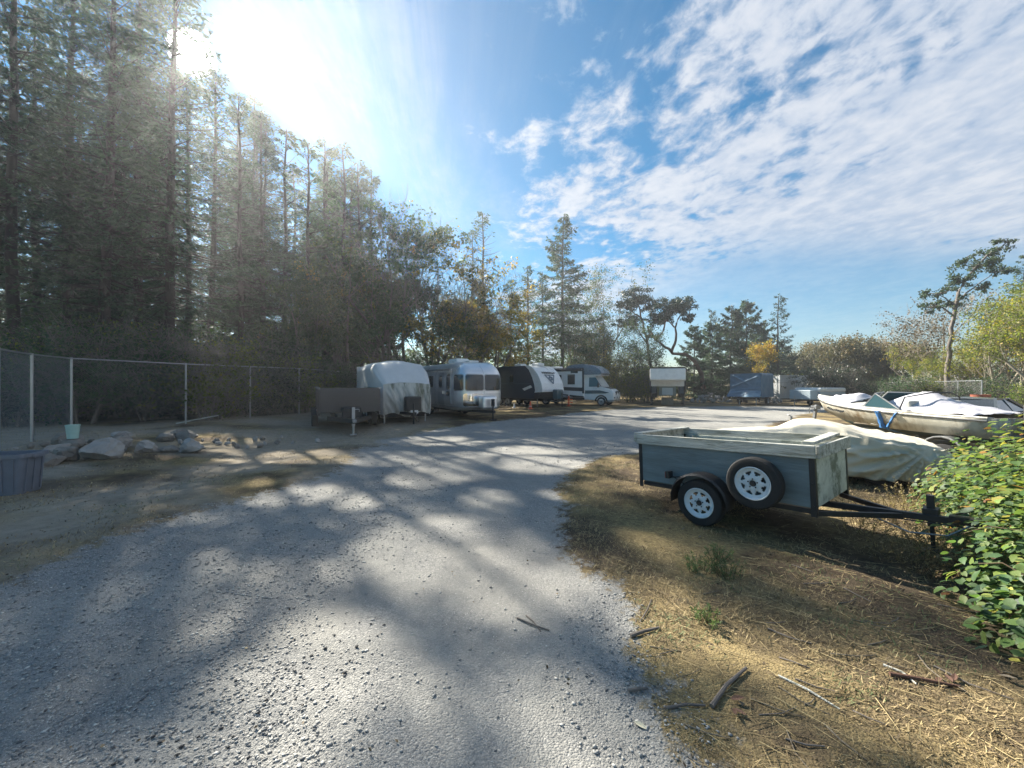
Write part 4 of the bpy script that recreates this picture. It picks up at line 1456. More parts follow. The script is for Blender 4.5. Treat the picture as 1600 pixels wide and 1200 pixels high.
# ------------------------------------------------------------------ boat on its trailer
def boat():
    h = (-.16, .987)
    x0, y0 = 9.02, 6.95
    L, B = 3.95, .93
    cx, cy = x0 + h[0] * L / 2, y0 + h[1] * L / 2
    t = local_root('motor_boat', cx, cy, h, 'old dirty white motor boat with brown streaks down its bow', 'boat')

    def sec(u):
        """u 0 stern .. 1 bow: half breadth, sheer, chine half breadth, chine z, keel z"""
        b = B * (1 - max(0, (u - .45) / .55) ** 2.3) * (.93 + .07 * min(1, u * 3))
        sh = 1.10 + .04 * u + .20 * u ** 2.2
        cb = b * (.86 - .40 * u ** 3)
        cz = .74 + .04 * u + .42 * max(0, u - .35) ** 1.6
        kz = .56 + .70 * max(0, (u - .55) / .45) ** 2.4
        return max(b, .015), sh, max(cb, .01), min(cz, sh - .05), min(kz, sh - .06)
    us = [0, .1, .2, .3, .4, .5, .6, .68, .76, .83, .89, .94, .975, 1.0]

    def X(u, z, sh):
        return -L / 2 + u * L - (1 - 0) * .0 - (sh - z) * .55 * max(0, (u - .7) / .3) ** 1.5
    up = MB()
    dn = MB()
    for s in (-1, 1):
        ru, rd = [], []
        for u in us:
            b, sh, cb, cz, kz = sec(u)
            ru.append([(X(u, sh, sh), s * b, sh), (X(u, sh - .05, sh), s * (b + .012), sh - .05), (X(u, (sh + cz) / 2, sh), s * ((b + cb) / 2 + .01), (sh + cz) / 2), (X(u, cz, sh), s * cb, cz)])
            rd.append([(X(u, cz, sh), s * (cb - .003), cz), (X(u, (cz + kz) / 2 - .01, sh), s * cb * .5, (cz + kz) / 2 - .01), (X(u, kz, sh), 0, kz)])
        up.loft(ru, cap=False, closed=False)
        dn.loft(rd, cap=False, closed=False)
    b, sh, cb, cz, kz = sec(0)
    up.add([(-L / 2, -b, sh), (-L / 2, b, sh), (-L / 2, cb, cz), (-L / 2, -cb, cz)], [(0, 1, 2, 3)])
    dn.add([(-L / 2, -cb, cz), (-L / 2, cb, cz), (-L / 2, 0, kz)], [(0, 1, 2)])
    up.build('hull', M['hull'], t, smooth=True, angle=50, solid=.012)
    dn.build('bottom', M['hull_dark'], t, smooth=True, angle=50, solid=.012)
    # rub rail
    for s in (-1, 1):
        r = MB()
        r.tube([(X(u, sec(u)[1], sec(u)[1]), s * (sec(u)[0] + .012), sec(u)[1] - .045) for u in us], .018, 6)
        r.build('rub_rail', M['ink'], t, smooth=True)
        r = MB()
        r.tube([(X(u, sec(u)[1], sec(u)[1]), s * (sec(u)[0] - .006), sec(u)[1] + .008) for u in us], .022, 6)
        r.build('gunwale', M['deck_grey'], t, smooth=True)
    dk = MB()
    rings = []
    for u in us[5:]:
        b, sh, *_ = sec(u)
        rings.append([(X(u, sh, sh), -b, sh), (X(u, sh, sh), -b * .5, sh + .05), (X(u, sh, sh), 0, sh + .07), (X(u, sh, sh), b * .5, sh + .05), (X(u, sh, sh), b, sh)])
    dk.loft(rings, cap=False, closed=False)
    dk.build('foredeck', M['deck_grey'], t, smooth=True, solid=.01)
    for s in (-1, 1):
        sd = MB()
        sd.loft([[(X(u, 1, 1), s * sec(u)[0], sec(u)[1]), (X(u, 1, 1), s * (sec(u)[0] - .14), sec(u)[1] + .01), (X(u, 1, 1), s * (sec(u)[0] - .15), sec(u)[1] - .35)] for u in us[:6]], cap=False, closed=False)
        sd.build('side_deck', M['deck_grey'], t, smooth=True, solid=.012)
    fl = MB().box(-.9, 0, .80, 2.6, 1.5, .02).build('floor_board', M['wood_dark'], t)
    bk = MB()
    for s in (-1, 1):
        bk.box(-.35, s * .42, 1.0, .5, .5, .12)
        bk.box(-.62, s * .42, 1.16, .12, .5, .38)
    bk.build('seat', M['deck_grey'], t, bevel=.03)
    # windscreen
    wx = X(.56, 1, 1)
    zt = 1.19
    for s in (-1, 1):
        g = MB()
        P = [(wx + .36, s * .05, zt), (wx - .1, s * .80, zt), (wx - .30, s * .74, zt + .30), (wx + .05, s * .05, zt + .32)]
        g.add(P, [(0, 1, 2, 3)])
        wd = g.build('windscreen', M['glass_teal'], t, solid=.006)
        fr = MB()
        for a in range(4):
            fr.bar(P[a], P[(a + 1) % 4], .022, .022)
        fr.build('windscreen_frame', M['galv'], wd)
        g = MB()
        P2 = [(wx - .1, s * .80, zt), (wx - .85, s * .84, zt - .02), (wx - .30, s * .74, zt + .30)]
        g.add(P2, [(0, 1, 2)])
        sw = g.build('side_window', M['glass_teal'], t, solid=.006)
        fr = MB()
        for a in range(3):
            fr.bar(P2[a], P2[(a + 1) % 3], .02, .02)
        fr.build('window_frame', M['galv'], sw)
    hs = MB()
    hs.tube([(-.55, .80, 1.1), (-.60, .7, 1.42), (-.75, .25, 1.52), (-.75, -.25, 1.52), (-.6, -.7, 1.42), (-.55, -.80, 1.1)], .014, 6)
    hs.build('canopy_hoop', M['ink'], t, smooth=True)
    mk = MB()
    g = np.random.default_rng(3)
    for k in range(9):                                   # the worn name on the near bow, too faint to read
        u = .80 - k * .018
        bb, sh, cb, cz, kz = sec(u)
        mk.box(X(u, 1.17, sh) - .0, bb * .93 + .022, sh - .16 + g.normal(0, .006), .05, .008, .03 + .02 * g.random(), rot=Matrix.Rotation(R(12), 3, 'Z') @ Matrix.Rotation(R(20), 3, 'Y'))
    mk.build('faded_name', M['ink'], t)
    om = MB()
    om.box(-L / 2 - .18, 0, 1.15, .30, .36, .42)
    om.box(-L / 2 - .20, 0, .80, .14, .16, .5)
    om.build('outboard_motor', M['dark_plastic'], t, bevel=.05)

    # white sheet over bow and cockpit
    def sheet(x_a, x_b, pk, hw0, zc, name, label, seed):
        def f(u, v):
            x = x_a + (x_b - x_a) * u
            uu = (x + L / 2) / L
            b = sec(min(max(uu, 0), 1))[0]
            shz = sec(min(max(uu, 0), 1))[1]
            a = (v - .5) * 2
            top = np.interp(u, pk[0], pk[1])
            w = b * hw0
            z = shz + .03 + (top - shz - .03) * (1 - abs(a) ** 1.25)
            z += (float(fbm(x * 3.3 + seed, a * 2.4, seed, 3)) - .5) * .12 + (float(fbm(x * 9 + seed, a * 7, seed + 3, 2)) - .5) * .05
            return (x, a * w, z)
        o = MB().grid(f, 34, 22).build(name, M['tarp_white'], None, smooth=True, recalc=False, angle=180, solid=.003)
        o.parent = None
        o.matrix_world = t.matrix_basis.copy()
        tag(o, label, 'tarp')
    bpy.context.view_layer.update()
    sheet(.62, 1.50, ([0, .2, .75, 1], [1.34, 1.50, 1.47, 1.33]), .72, 1.4, 'white_tarp', 'crumpled white sheet lying on the boat foredeck', 5)
    sheet(-1.75, .12, ([0, .35, .62, .8, 1], [1.16, 1.30, 1.53, 1.50, 1.30]), .88, 1.4, 'white_tarp', 'peaked white sheet stretched over the boat cockpit', 9)

    # blue webbing hung over the side that faces the yard
    g = np.random.default_rng(9)

    def near_side(u, z):
        b, sh, cb, cz, kz = sec(u)
        if z >= sh - .02: return (X(u, z, sh), b + .02, z)
        if z > cz: q = (sh - z) / (sh - cz); return (X(u, z, sh), b + (cb - b) * q + .035, z)
        q = (cz - z) / (cz - kz)
        return (X(u, z, sh), cb * (1 - q) + .05, z)
    wb = MB()
    for (ua, ub, wid, zb) in ((.43, .435, .11, .66), (.335, .425, .055, .70), (.44, .415, .06, .60)):
        rings = []
        for k in range(10):
            q = k / 9
            z = 1.13 - q * (1.13 - zb)
            u = ua + (ub - ua) * q
            p = near_side(u, z)
            jig = .012 * math.sin(k * 2.1 + ua * 40)
            rings.append([(p[0] - wid / 2, p[1] + jig, p[2]), (p[0], p[1] + .02 - jig, p[2] - .01), (p[0] + wid / 2, p[1] + jig, p[2])])
        wb.loft(rings, cap=False, closed=False)
    o = wb.build('blue_strap', M['strap_blue'], None, smooth=True, solid=.004)
    o.matrix_world = t.matrix_basis.copy()
    tag(o, 'frayed blue straps hanging over the side of the boat', 'strap')

    # trailer under it
    r = local_root('boat_trailer', cx, cy, h, 'rusty boat trailer carrying the dirty white motor boat', 'trailer')
    fr = MB()
    for s in (-1, 1):
        fr.bar((-L / 2, s * .52, .48), (.9, s * .52, .48), .06, .08)
        fr.bar((.9, s * .52, .48), (2.3, 0, .48), .06, .08)
        fr.bar((-L / 2 + .2, s * .38, .70), (.6, s * .34, .66), .09, .05)
    fr.bar((1.6, 0, .48), (2.95, 0, .46), .07, .08)
    for x in (-1.9, -.6, .85):
        fr.bar((x, -.55, .48), (x, .55, .48), .05, .06)
        for s in (-1, 1):
            fr.bar((x, s * .36, .48), (x, s * .36, .68), .05, .05)
    fr.build('frame', M['grey_steel'], r)
    for s in (-1, 1):
        wheel(r, (-1.4, s * .88, .29), .29, .16, s, 'rim_grey')
        fb = MB()
        rings = []
        for k in range(11):
            a = R(0 + k * 18)
            c = (-1.4 + .37 * math.cos(a), .36 + .37 * math.sin(a))
            rings.append([(c[0], s * .78, c[1]), (c[0], s * .98, c[1]), (c[0] * 1.0 - .012 * math.cos(a), s * .985, c[1] - .03)])
        fb.loft(rings, cap=False, closed=False)
        fb.build('fender', M['galv'], r, smooth=True, solid=.006)
    b = MB()
    b.tube([(-1.4, -.85, .29), (-1.4, .85, .29)], .025, 8)
    b.build('axle', M['black_steel'], r)
    b = MB()
    b.bar((2.15, 0, .5), (2.05, 0, 1.12), .06, .06)
    b.box(2.07, 0, 1.05, .16, .14, .1)
    b.tube([(2.07, .08, 1.05), (2.07, .2, 1.05), (2.07, .2, .9)], .012, 6)
    b.build('winch_post', M['grey_steel'], r)
    b = MB()
    b.tube([(2.75, .1, .75), (2.75, .1, .18)], .03, 8)
    b.tube([(2.75, .1, .75), (2.75, .22, .80)], .012, 6)
    jw = b.build('jack', M['grey_steel'], r)
    wheel(r, (2.75, .1, .11), .11, .06, -1, 'rim_grey', name='jack_wheel')


# ------------------------------------------------------------------ grey car behind the boat
def car_body(t, L=4.3, W=1.74, H=1.33, mat='car_grey'):
    prof_low = [(L / 2, .30), (L / 2 + .02, .50), (L / 2 - .08, .66), (L / 2 - 1.15, .86), (-L / 2 + .55, .92), (-L / 2 + .06, .86), (-L / 2, .55), (-L / 2 + .06, .30)]
    b = MB()

    def ring(y, inset):
        return [(x * (1 - inset * .05), y, z - inset * .03 * (z > .6)) for x, z in prof_low]
    b.loft([ring(-W / 2 + .02, 1.4), ring(-W / 2, .6), ring(-W / 2 + .1, 0) if 0 else ring(-W / 2 + .12, 0), ring(W / 2 - .12, 0), ring(W / 2, .6), ring(W / 2 - .02, 1.4)])
    b.build('body', M[mat], t, bevel=.04)
    x0, x1, x2, x3 = L / 2 - 1.15, L / 2 - 1.95, -L / 2 + 1.35, -L / 2 + .55
    yl, yu = W / 2 - .06, W / 2 - .28
    rf = MB()
    rings = []
    for f in (-1, -.6, 0, .6, 1):
        dz = -.04 * f * f
        rings.append([(x1 + .06, yu * f, H - .05 + dz), (x1 - .25, yu * f, H + dz), (x2 + .2, yu * f, H - .01 + dz), (x2, yu * f, H - .06 + dz), (x2 + .2, yu * f, H - .05 + dz), (x1 - .25, yu * f, H - .04 + dz)])
    rf.loft(rings)
    rf.build('roof', M[mat], t, smooth=True)
    w = MB().add([(x0, -yl, .86), (x0, yl, .86), (x1, yu, H - .05), (x1, -yu, H - .05)], [(0, 1, 2, 3)])
    w.build('windscreen', M['glass'], t, solid=.01)
    w = MB().add([(x3, -yl, .91), (x3, yl, .91), (x2, yu, H - .06), (x2, -yu, H - .06)], [(0, 1, 2, 3)])
    w.build('rear_window', M['glass'], t, solid=.01)
    for s in (-1, 1):
        xm = (x1 + x2) / 2 - .05
        w = MB().add([(x0 - .02, s * yl, .87), (xm, s * yl, .90), (xm, s * yu, H - .06), (x1 - .04, s * yu, H - .06)], [(0, 1, 2, 3)])
        w.build('side_window', M['glass'], t, solid=.01)
        w = MB().add([(xm - .06, s * yl, .90), (x3 + .15, s * yl, .92), (x2 + .0, s * yu, H - .07), (xm - .06, s * yu, H - .06)], [(0, 1, 2, 3)])
        w.build('side_window', M['glass'], t, solid=.01)
        p = MB()
        p.bar((x0, s * yl, .87), (x1, s * yu, H - .04), .06, .05)
        p.bar((xm - .03, s * (yl + .004), .88), (xm - .03, s * (yu + .004), H - .05), .07, .04)
        p.bar((x3, s * yl, .92), (x2, s * yu, H - .06), .10, .06)
        p.bar((x1, s * yu, H - .045), (x2, s * yu, H - .06), .05, .05)
        p.build('pillar', M[mat], t)
        m = MB().box(x0 - .28, s * (W / 2 + .06), .93, .10, .17, .11).build('mirror', M[mat], t, bevel=.03)
        for x in (L / 2 - .78, -L / 2 + .80):
            wheel(t, (x, s * (W / 2 - .10), .31), .31, .2, s, 'rim_grey')
        MB().box(L / 2 - .06, s * .6, .62, .12, .34, .12, rot=Matrix.Rotation(R(s * -14), 3, 'Z')).build('headlight', M['lens'], t, bevel=.02)
    MB().box(L / 2 + .0, 0, .45, .04, 1.0, .14).build('grille', M['black_soft'], t)


def grey_car():
    t = local_root('parked_car', 13.9, 12.1, (-.9, -.44), 'dark grey coupe parked beyond the boat by the alders', 'car')
    car_body(t)


utility_trailer()
covered_car()
boat()
grey_car()
# ------------------------------------------------------------------ travel trailers and other parked things
def rrect(w, h, r, n=5):
    pts = []
    m = 6
    for cx, cy, a0 in ((w / 2 - r, h / 2 - r, 0), (-w / 2 + r, h / 2 - r, 90), (-w / 2 + r, -h / 2 + r, 180), (w / 2 - r, -h / 2 + r, 270)):
        for k in range(n + 1):
            a = R(a0 + 90 * k / n)
            pts.append((cx + r * math.cos(a), cy + r * math.sin(a)))
    out = []
    for i, p in enumerate(pts):
        q = pts[(i + 1) % len(pts)]
        k = m if (i % (n + 1)) == n else 1
        out += [(p[0] + (q[0] - p[0]) * j / k, p[1] + (q[1] - p[1]) * j / k) for j in range(k)]
    return out


def patch_on(surf, c, w, h, r, off, n=5):
    """rounded patch laid on a surface function surf(s, z, off)"""
    out = rrect(w, h, r, n)
    vs, fs = [], []
    ks = (1, .84, .68, .52, .36, .18)
    for k in ks:
        vs += [surf(c[0] + p[0] * k, c[1] + p[1] * k, off) for p in out]
    vs.append(surf(c[0], c[1], off))
    m = len(out)
    for i in range(len(ks) - 1):
        for j in range(m):
            j2 = (j + 1) % m
            fs.append((i * m + j, i * m + j2, (i + 1) * m + j2, (i + 1) * m + j))
    b = (len(ks) - 1) * m
    fs += [(b + j, b + (j + 1) % m, len(vs) - 1) for j in range(m)]
    return vs, fs


def silver_trailer():
    h = (.55, -.835)
    L, B = 7.4, 1.25
    fx, fy = -1.33, 19.0
    t = local_root('silver_trailer', fx - h[0] * L / 2, fy - h[1] * L / 2, h, 'rounded polished aluminium travel trailer with wrap-around front windows', 'travel trailer')
    zb, zt = .46, 2.80

    def inset(z):
        if z > 1.9:
            return .86 * (1 - math.sqrt(max(0, 1 - ((z - 1.9) / .915) ** 2)))
        if z < .9:
            return .16 * ((.9 - z) / .45) ** 2
        return 0.0
    # ring of unit superellipse-like plan: straight sides, round ends
    rc = .72

    def plan(s, ins, off):
        """s = distance round the plan from the front centre towards the right side (-y) negative, left positive"""
        a, b, r = L / 2, B, rc
        sg = 1 if s >= 0 else -1
        d = abs(s)
        f1 = b - r
        arc = r * math.pi / 2
        if d < f1:
            p, n = (a, sg * d), (1, 0)
        elif d < f1 + arc:
            th = (d - f1) / r
            p, n = (a - r + r * math.cos(th), sg * (b - r + r * math.sin(th))), (math.cos(th), sg * math.sin(th))
        else:
            q = d - f1 - arc
            side = L - 2 * r
            if q < side:
                p, n = (a - r - q, sg * b), (0, sg)
            else:
                th = min((q - side) / r, math.pi / 2)
                p, n = (-a + r - r * math.sin(th), sg * (b - r + r * math.cos(th))), (-math.sin(th), sg * math.cos(th))
                if (q - side) > arc:
                    p, n = (-a, sg * (f1 - (q - side - arc))), (-1, 0)
        k = off - ins
        e = 1 + .55 * abs(n[0])                    # ends lean back more than sides
        return p[0] + n[0] * (k if k > 0 else k * e), p[1] + n[1] * k

    half = (B - rc) + rc * math.pi / 2 + (L - 2 * rc) + rc * math.pi / 2 + (B - rc)

    def surf(s, z, off):
        x, y = plan(s, inset(z), off)
        return (x, y, z)
    n = 96
    zs = [zb, .52, .6, .72, .9, 1.2, 1.5, 1.9, 2.1, 2.3, 2.45, 2.58, 2.68, 2.75, 2.79]
    rings = [[surf(-half + 2 * half * k / n, z, 0) for k in range(n)] for z in zs]
    MB().loft(rings).build('body', M['aluminium'], t, smooth=True, angle=60)

    def P(name, c, w, h_, r, off, mat, parent=t, smooth=True):
        vs, fs = patch_on(surf, c, w, h_, r, off)
        return MB().add(vs, fs).build(name, M[mat], parent, smooth=smooth, recalc=True)
    for c, w in ((-.50, .92), (.50, .92)):
        wn = P('front_window', (c, 1.78), w, .74, .10, .012, 'glass')
        P('window_frame', (c, 1.78), w + .08, .82, .13, .006, 'trim_line', wn)
    for s in (-1, 1):
        wn = P('corner_window', (s * 1.36, 1.78), .58, .74, .10, .012, 'glass')
        P('window_frame', (s * 1.36, 1.78), .66, .82, .13, .006, 'trim_line', wn)
    P('rock_guard', (-.55, .95), 1.05, .62, .10, .008, 'chrome')
    P('rock_guard', (.55, .95), 1.05, .62, .10, .008, 'alu_panel')
    # door with its window, side windows
    sd = -(B - rc + rc * math.pi / 2)
    dr = P('door', (sd - 1.55, 1.42), .72, 1.72, .14, .010, 'alu_panel')
    P('door_window', (sd - 1.58, 1.83), .40, .60, .10, .018, 'glass', dr)
    MB().box(L / 2 - rc - 1.24, -B - .03, 1.30, .05, .05, .14).build('handle', M['chrome'], dr)
    for c, w, hh in ((sd - .62, .46, .72),):
        wn = P('side_window', (c, 1.83), w, hh, .12, .012, 'glass')
        P('window_frame', (c, 1.83), w + .08, hh + .08, .14, .006, 'trim_line', wn)
    wn = P('small_window', (sd - .66, 1.24), .40, .22, .07, .012, 'glass')
    for c in (sd - 3.0, sd - 4.4):
        P('side_window', (c, 1.83), .9, .6, .1, .012, 'glass')
    # awning tube, belt line and panel seams
    a = MB()
    a.tube([(L / 2 - .95, -B - .02, 2.42), (-L / 2 + .9, -B - .02, 2.42)], .05, 10)
    a.tube([(L / 2 - 1.0, -B - .03, 2.42), (L / 2 - 1.06, -B - .045, 1.4), (L / 2 - 1.0, -B - .03, .75)], .025, 8)
    a.build('awning', M['galv'], t, smooth=True)
    bl = MB()
    bl.tube([surf(-half + 2 * half * k / 96, .62, .02) for k in range(97)], .02, 6)
    bl.build('belt_rail', M['trim_line'], t, smooth=True)
    for s0 in (sd - .05, -sd + .05, sd - 2.3, sd - 3.8, 0.0):
        sm = MB()
        sm.tube([surf(s0, z, .004) for z in np.linspace(.6, 2.6, 14)], .007, 4)
        sm.build('seam', M['trim_line'], t)
    ac = MB().box(.9, 0, 2.93, 1.1, .75, .24)
    ac.build('air_conditioner', M['white_paint'], t, bevel=.09, seg=3)
    MB().box(2.2, .1, 2.84, .55, .55, .12).build('roof_vent', M['white_dull'], t, bevel=.04)
    tm = text_mesh('lettering', 'AIRSTREAM', .16, M['ink'], t, (L / 2 - .22, 0, 2.32), (R(90 - 32), 0, R(90)), .012)
    bp = MB()
    bp.box(-.2, 0, .42, L - 1.2, 1.7, .10)
    bp.bar((L / 2 - .7, -.7, .42), (L / 2 + .95, 0, .42), .09, .11)
    bp.bar((L / 2 - .7, .7, .42), (L / 2 + .95, 0, .42), .09, .11)
    bp.build('frame', M['black_steel'], t)
    for k in (-1, 1):
        g = MB().lathe([(.001, -.30), (.15, -.29), (.16, -.24), (.16, .14), (.12, .24), (.05, .27), (.05, .32), (.001, .33)], (L / 2 + .36, k * .17, .80), 'z', 16, loop=False)
        g.build('gas_bottle', M['alu_panel'], t, smooth=True)
    gb = MB().prism([(-.26, -.40), (.26, -.40), (.26, .40), (-.26, .40)], 'z', .52, 1.14)
    gbo = gb.build('bottle_cover', M['aluminium'], t, bevel=.12, seg=3)
    gbo.location = (L / 2 + .36, 0, 0)
    jb = MB()
    jb.tube([(L / 2 + .82, 0, .98), (L / 2 + .82, 0, .08)], .035, 8)
    jb.box(L / 2 + .82, 0, .84, .12, .12, .34)
    jb.box(L / 2 + .82, 0, .05, .26, .26, .06)
    jb.build('jack', M['black_steel'], t)
    for s in (-1, 1):
        for x in (-.55, -1.35):
            wheel(t, (x, s * (B - .12), .34), .34, .2, s, 'rim_grey')
    st = MB().box(L / 2 - 2.6, -B - .25, .30, .6, .3, .05)
    st.box(L / 2 - 2.6, -B - .12, .38, .04, .25, .18)
    st.build('step', M['black_steel'], t)


def covered_trailer():
    h = (.50, -.866)
    L, W = 5.6, 2.42
    fx, fy = -4.52, 17.15
    t = local_root('covered_trailer', fx - h[0] * L / 2, fy - h[1] * L / 2, h, 'travel trailer shrouded in a pale grey fitted cover with a mouldy front', 'travel trailer')
    zt = 2.72

    def f(u, v):
        # u round the section (0 right bottom .. 1 left bottom), v along: 0 rear .. 1 front lip
        per = [(-W / 2, .42), (-W / 2, 2.40), (-W / 2 + .16, 2.62), (-.4, zt), (.4, zt), (W / 2 - .16, 2.62), (W / 2, 2.40), (W / 2, .42)]
        cum = [0]
        for a, b in zip(per, per[1:]):
            cum.append(cum[-1] + math.hypot(b[0] - a[0], b[1] - a[1]))
        s = u * cum[-1]
        y = np.interp(s, cum, [p[0] for p in per])
        z = np.interp(s, cum, [p[1] for p in per])
        side = abs(y) > W / 2 - .02
        x = -L / 2 + v * L
        # nose: roof slopes down and the plan draws in
        q = max(0, (x - (L / 2 - 1.55)) / 1.55)
        z2 = z - (z - .42) * (.42 * q ** 1.5)
        y2 = y * (1 - .16 * q ** 2)
        ridge = .14 * math.exp(-((x - (L / 2 - 2.2)) / .25) ** 2) + .10 * math.exp(-((x + L / 2 - 1.5) / .2) ** 2)
        if not side:
            z2 += ridge * math.cos(min(1, abs(y) / (W / 2)) * 1.4) + (float(fbm(x * 1.4, y * 1.4, 51, 3)) - .5) * .05
            z2 -= .05 * math.sin(x * 2.2) ** 2
        hang = max(0, (2.3 - z) / 1.9)
        fold = (float(fbm(x * 2.6 + (2.4 - z) * .55 + 3 * q, .3, 61, 3)) - .5) * .46 * hang + (float(fbm(x * 6 + (2.4 - z) * 1.3, z * .4, 62, 2)) - .5) * .20 * hang
        fold += (float(fbm(x * 4, z * 2.2, 63, 3)) - .5) * .05
        if side:
            y2 += (1 if y > 0 else -1) * fold * (.35 + .65 * min(1, max(0, (x + .4) / 1.6)))
        if z < .6:
            z2 += (float(vnoise(x * 2, y, 4)) - .5) * .08 - .06 * q
        return (x, y2, z2)
    MB().grid(f, 90, 110).build('cover', M['cover_grey'], t, smooth=True, recalc=False, angle=180)
    # front of the cover

    def g(u, v):
        y = (u - .5) * 2
        top = zt - (zt - .42) * .42
        edge = .42 + (top - .42) * v
        zz = edge - (.08 * y * y) * v
        w = W / 2 * .84
        x = L / 2 + .05 * math.cos(y * 1.5) + .10 * math.sin(v * math.pi) * (1 - y * y)
        d = (float(fbm(y * 3.2 + v * 1.6, v * .9, 71, 4)) - .5) * .50 * (1 - v) ** .6 + (float(fbm(y * 7 + v * 3, v * 2, 72, 3)) - .5) * .20 * (1 - v * .6)
        k = min(1, min(u, 1 - u) * 10) * min(1, (1 - v) * 8)
        return (x + d * k, y * w, zz - (.10 * math.cos(y * 5) + .05) * (1 - v) * k)
    fo = MB().grid(g, 70, 50).build('front_cover', M['cover_dirty'], t, smooth=True, recalc=False, angle=180)
    tag(fo, 'mould streaked front of the cover')

    def rear(u, v):
        y = (u - .5) * W
        return (-L / 2 - .02, y, .42 + (2.62 - .42) * v)
    MB().grid(rear, 12, 12).build('rear_cover', M['cover_grey'], t, recalc=False)
    b = MB().box(-.1, 0, .50, L - .5, W - .3, .5)
    b.build('underbody', M['black_soft'], t)
    fr = MB()
    fr.bar((L / 2 - .6, -.6, .46), (L / 2 + 1.15, 0, .46), .08, .12)
    fr.bar((L / 2 - .6, .6, .46), (L / 2 + 1.15, 0, .46), .08, .12)
    fr.build('frame', M['black_steel'], t)
    MB().box(L / 2 + .46, .1, .86, .42, .66, .62).build('bottle_cover', M['dark_plastic'], t, bevel=.06)
    pl = MB().box(L / 2 + .70, .1, .53, .008, .32, .14).build('number_plate', M['white_paint'], t)
    jb = MB()
    jb.tube([(L / 2 + .95, 0, .9), (L / 2 + .95, 0, .05)], .035, 8)
    jb.tube([(L / 2 + .95, .04, .45), (L / 2 + .75, .28, .10)], .02, 6)
    jb.build('jack', M['black_steel'], t)
    for k in (-.9, .9):
        MB().box(L / 2 - .35, k, .18, .05, .05, .36).build('stabiliser', M['galv'], t)
    for s in (-1, 1):
        for x in (-.3, -1.1):
            wheel(t, (x, s * (W / 2 - .16), .33), .33, .2, s, 'rim_grey')
    sp = MB().bar((L / 2 - .95, -W / 2 - .10, .45), (L / 2 - 1.0, -W / 2 - .13, 1.5), .03, .006)
    sp.build('strap', M['white_dull'], t)


def dump_trailer():
    h = (.46, -.888)
    L, W = 4.3, 1.95
    fx, fy = -5.7, 14.0
    t = local_root('dump_trailer', fx - h[0] * L / 2, fy - h[1] * L / 2, h, 'dark high sided dump trailer in the shade by the wire fence', 'trailer')
    z0, z1 = .72, 1.52
    for s in (-1, 1):
        MB().box(0, s * W / 2, (z0 + z1) / 2, L, .03, z1 - z0).build('side_panel', M['charcoal'], t)
        for k in range(6):
            MB().box(-L / 2 + .15 + k * (L - .3) / 5, s * (W / 2 + .035), (z0 + z1) / 2, .07, .04, z1 - z0).build('rib', M['charcoal'], t)
        MB().box(0, s * (W / 2 + .03), z1 + .03, L + .04, .09, .06).build('top_rail', M['grey_steel'], t)
        MB().box(0, s * (W / 2 + .03), z0 - .06, L, .07, .09).build('sill', M['charcoal'], t)
        for k in range(5):
            MB().box(-L / 2 + .5 + k * .8, s * (W / 2 + .072), z0 + .02, .09, .012, .04).build('reflector', M['white_dull'] if k % 2 else M['red'], t)
        fb = MB()
        fb.box(-.5, s * (W / 2 + .12), .74, 1.75, .26, .02)
        fb.bar((.375, s * (W / 2 + .12), .74), (.55, s * (W / 2 + .12), .52), .26, .02)
        fb.bar((-1.375, s * (W / 2 + .12), .74), (-1.55, s * (W / 2 + .12), .52), .26, .02)
        fb.build('fender', M['black_steel'], t)
        for x in (-.08, -.92):
            wheel(t, (x, s * (W / 2 + .12), .36), .36, .22, s, 'rim_grey')
    MB().box(L / 2, 0, (z0 + z1) / 2 + .02, .03, W, z1 - z0 + .04).build('front_panel', M['charcoal'], t)
    MB().box(-L / 2, 0, (z0 + z1) / 2, .03, W, z1 - z0).build('tailgate', M['charcoal'], t)
    MB().box(0, 0, z0, L - .05, W - .05, .04).build('floor_plate', M['black_steel'], t)
    f = MB()
    for s in (-1, 1):
        f.box(0, s * .45, .52, L - .2, .08, .16)
        f.bar((L / 2 - .2, s * .7, .50), (L / 2 + 1.25, 0, .48), .08, .14)
    f.build('frame', M['black_steel'], t)
    MB().box(L / 2 + .42, 0, .72, .42, .6, .34).build('tool_box', M['black_steel'], t, bevel=.02)
    j = MB()
    j.box(L / 2 + 1.0, 0, .62, .09, .09, .62)
    j.tube([(L / 2 + 1.0, 0, .35), (L / 2 + 1.0, 0, .05)], .035, 8)
    j.box(L / 2 + 1.0, 0, .03, .2, .2, .03)
    j.tube([(L / 2 + 1.0, 0, .86), (L / 2 + 1.0, .18, .86), (L / 2 + 1.0, .18, .78)], .014, 6)
    j.build('jack', M['galv'], t)
    MB().box(L / 2 + 1.3, 0, .50, .26, .12, .10).build('coupler', M['grey_steel'], t, bevel=.02)


